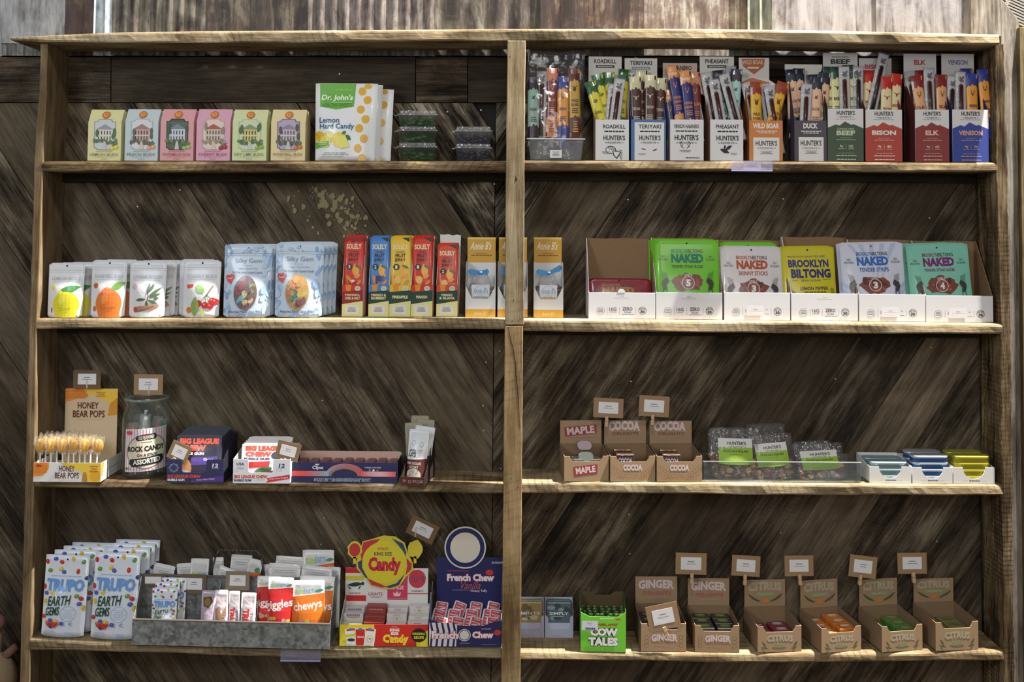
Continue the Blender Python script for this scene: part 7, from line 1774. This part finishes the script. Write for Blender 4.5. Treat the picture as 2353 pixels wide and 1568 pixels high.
# ================================================================== shelf H
def mints(px0, px1, c, word, label, yb=1467, Y=.098):
    zsh = zs('H', P(1230, 1480).x) + .0006; loc = Vector((P((px0 + px1) / 2, 1467, Y - .005).x, Y - .005, zsh)); w = P(px1, 1467, Y).x - P(px0, 1467, Y).x; H = P(1250, 1383, Y).z - zsh; h = P(1250, 1415, Y).z - zsh
    o = empty('mint_box', loc); tag(o, label, 'display box', 'grey mint display boxes'); gm_ = mat((176, 178, 196), .6); dep = .04
    MB().panel([(-w / 2, 0), (w / 2, 0), (w / 2, h * 1.05), (w * .42, h), (w * .38, h * .9), (w * .38, h * .5), (w * .33, h * .38), (-w * .33, h * .38), (-w * .38, h * .5), (-w * .38, h * .9), (-w * .42, h), (-w / 2, h * 1.05)], 0, .0014).obj('front_panel', gm_, o)
    for x in (-w / 2, w / 2 - .0012): MB().side([(.0014, 0), (dep, 0), (dep, H * .97), (dep * .7, H * .97), (.0014, h * 1.05)], x, .0012).obj('side_panel', gm_, o)
    MB().box(-w / 2, w / 2, .0014, dep, 0, .001).obj('base', gm_, o); MB().box(-w / 2, w / 2, dep, dep + .001, 0, H).obj('back_panel', gm_, o)
    Print(0, 0, 60, 30).lines(14, 20, 30, 22, 1, (180, 110, 120)).lines(10, 24, 44, 26, 1, (150, 150, 160)).build('front_print', o.children[0], flat((-w / 2, 0, 0), (w, 0, 0), (0, 0, h * .38)))
    bd = MB().box(-w * .44, w * .44, 0, .012, 0, H * .98).obj('mint_pack', mat(c, .4, coat=.3), None, loc + Vector((0, .004, .0014)), bevel=.004)
    p = Print(0, 0, 52, 84); r = random.Random(3 + int(px0))
    for i in range(9): p.ell(r.uniform(8, 44), r.uniform(6, 44), r.uniform(4, 9), r.uniform(4, 9), r.choice([tuple(min(255, q + 46) for q in c), tuple(int(q * .7) for q in c)]), 9)
    p.text(word, 6, 24, 46, 31, (222, 224, 226), bold=.02); p.lines(16, 34, 36, 37, 1, (190, 196, 200)); p.rect(0, 50, 52, 84, (186, 190, 216)); p.build('front_print', bd, flat((-w * .44, 0, 0), (w * .88, 0, 0), (0, 0, H * .98)))
    tag(bd, label.replace('box', 'pack').replace('display ', '') + ' inside', 'mint pack', 'mint packs')
    dup(bd, loc + Vector((0, .0175, .0014)), None, label.replace('box', 'pack') + ' behind the first')


mints(1252, 1317, (84, 104, 112), 'SIMPLY', 'grey box of blue-green mint packs')
mints(1186, 1250, (160, 142, 96), 'MINTS', 'grey box of golden brown mint packs half behind the post')
# green caramel box
loc, w, h = spot('H', 1334, 1438, 1418, .002); o = empty('green_box', loc, (0, 0, -.03)); tag(o, 'lime green box of dark green wrapped sticks, open top', 'display box'); GN = (120, 206, 60); gm_ = mat(GN, .5); dep = .085
fr = MB().panel([(-w / 2, 0), (w / 2, 0), (w / 2, h + .014), (w * .32, h), (-w * .3, h), (-w / 2, h + .012)], 0, .0015).obj('front_panel', gm_, o)
p = Print(0, 0, 104, 84); p.text('CARAMEL APPLE', 24, 16, 84, 22, (170, 60, 30), bold=.05); p.rect(80, 4, 92, 8, (206, 90, 50)); p.lines(44, 3, 78, 8, 1, (226, 232, 220))
p.out('COW', 22, 27, 86, 46, (232, 232, 230), (40, 44, 40), .09, .07); p.out('TALES', 18, 49, 86, 70, (232, 232, 230), (40, 44, 40), .09, .07); p.rect(3, 10, 40, 32, (214, 214, 226)); p.lines(14, 14, 28, 19, 2, (150, 150, 160))
for i in range(12): p.rect(11 + i * 1.9, 26, 12 + i * 1.9 + (i % 3) * .3, 31, (60, 60, 66))
p.build('front_print', fr, flat((-w / 2, 0, 0), (w, 0, 0), (0, 0, h)))
dg = mat((64, 110, 40), .6); bi = mat((86, 70, 44), .7); hb = P(1385, 1359, .085).z - loc.z
for x in (-w / 2, w / 2 - .0012): MB().side([(.0015, 0), (dep, 0), (dep, hb), (dep * .8, hb * .98), (.0015, h + .013)], x, .0012).obj('side_panel', dg, o)
MB().box(-w / 2, w / 2, .0015, dep, 0, .001).obj('base', dg, o)
MB().panel([(-w / 2, 0), (w / 2, 0), (w / 2, hb), (w * .3, hb - .001), (w * .2, hb - .011), (-w * .15, hb - .012), (-w * .25, hb - .002), (-w / 2, hb)], dep, .0015).obj('back_panel', bi, o)
cs = None
for j in range(4):
    for i in range(7):
        x = -w / 2 + .009 + i * (w - .018) / 6; Y = .012 + j * .019
        if cs is None:
            cs = MB().tube((0, 0, 0), (0, 0, .088), .0062, n=8); cs.box(-.006, .006, -.0008, .0008, .088, .098); cs = cs.obj('caramel_stick', mat((70, 100, 52), .25, coat=.6, var=.4, bscale=160), None, (0, 0, 0), smooth=True)
            k_ = cs
        else: k_ = dup(cs)
        k_.location = loc + Matrix.Rotation(-.03, 3, 'Z') @ Vector((x, Y, .0015)); k_.rotation_euler = (-.05, rnd.uniform(-.05, .05), 0)
        tag(k_, 'dark green wrapped caramel stick, %s in row %s from the front' % (ORD[i], ('one', 'two', 'three', 'four')[j]), 'snack', 'green wrapped sticks in the lime box')
for sp_, nm_, yt_ in (((1473, 1577, 1458, 1558, 1434, 1325), 'first ginger box, with a price sign fallen against its front', 0), ((1597, 1699, 1578, 1678, 1438, 1329), 'second ginger box, holding black wrapped packets', 0)):
    o_, loc, w, h, rz = kraft(sp_[0], sp_[1], sp_[2], sp_[3], sp_[4], sp_[5], 'H', 'GINGER', 0, 'kraft box with pinkish ginger lettering, ' + nm_.split(',')[1].strip())
    packs(o_, loc, w, h, rz, (46, 46, 50), 'black sweet packet %s' % ('in the ginger box behind the fallen sign' if sp_[0] < 1500 else 'in the right ginger box'), 'black sweet packets', h * .8, printc=(130, 150, 70))
for sp_, nm_, cc, lv, pc in (((1740, 1843, 1706, 1808, 1440, 1332), 'first citrus box, nearly empty, beside the ginger boxes', (130, 44, 60), (.030, .034), (200, 190, 200)),
                         ((1884, 1983, 1830, 1933, 1442, 1332), 'second citrus box, with orange packets', (206, 120, 44), (.046, .056), (226, 206, 190)),
                         ((2023, 2124, 1969, 2066, 1438, 1330), 'third citrus box, with green packets', (84, 130, 60), (.036, .048), (150, 150, 110)),
                         ((2148, 2251, 2093, 2196, 1430, 1329), 'fourth citrus box, nearest the right post', (124, 122, 76), (.042, .044), (110, 116, 80))):
    o_, loc, w, h, rz = kraft(sp_[0], sp_[1], sp_[2], sp_[3], sp_[4], sp_[5], 'H', 'CITRUS', 0, 'kraft box with pale citrus lettering, ' + nm_)
    packs(o_, loc, w, h, rz, cc, nm_.split(',')[0].split()[0] + ' citrus box packet', 'packets in the citrus boxes', .04, lvl=lv, printc=pc)
sign(1588, 1296, 70, 48, .108, 'kraft price sign above the second ginger box', 1, peg=(2, -33, 0))
sign(1714, 1301, 64, 46, .108, 'kraft price sign above the first citrus box', 3, peg=(-1, -31, 0))
sign(1836, 1301, 65, 46, .108, 'kraft price sign above the second citrus box', -1, peg=(1, -31, -4))
sign(1983, 1303, 62, 49, .108, 'kraft price sign leaning right above the third citrus box', 6, peg=(-4, -30, 0))
sign(2096, 1295, 66, 47, .108, 'kraft price sign above the fourth citrus box', -1, peg=(2, -32, -3))
sign(1524, 1418, 72, 56, -.004, 'kraft price sign fallen against the front of the first ginger box', -12, peg=(-1, -34, -10))
# soft thing hanging at the lower left edge of the frame, beside the unit
q = P(-12, 1560, .06); o = empty('plush_toy', q); tag(o, 'beige and pink soft toy at the bottom left edge beside the unit', 'soft toy')
fz = mat((140, 118, 92), .95, bump=.5, bscale=300)
MB().ball((0, 0, 0), .062, .05, .075, 18, 12).obj('body', fz, o, smooth=True)
MB().ball((-.005, .0, .155), .03, .03, .026, 14, 10).obj('head', mat((128, 88, 84), .95, bump=.5, bscale=300), o, smooth=True)
MB().tube((-.004, .01, .06), (-.004, .005, .14), .02, .016, n=12).obj('neck', fz, o, smooth=True)
MB().tube((.02, 0, .055), (.055, .01, .088), .014, .011, n=10).obj('arm', mat((120, 84, 72), .95, bump=.5, bscale=300), o, smooth=True)
MB().tube((0, .03, .02), (0, .083, .02), .003, n=6).obj('hanging_peg', mat((60, 54, 48), .6), o)
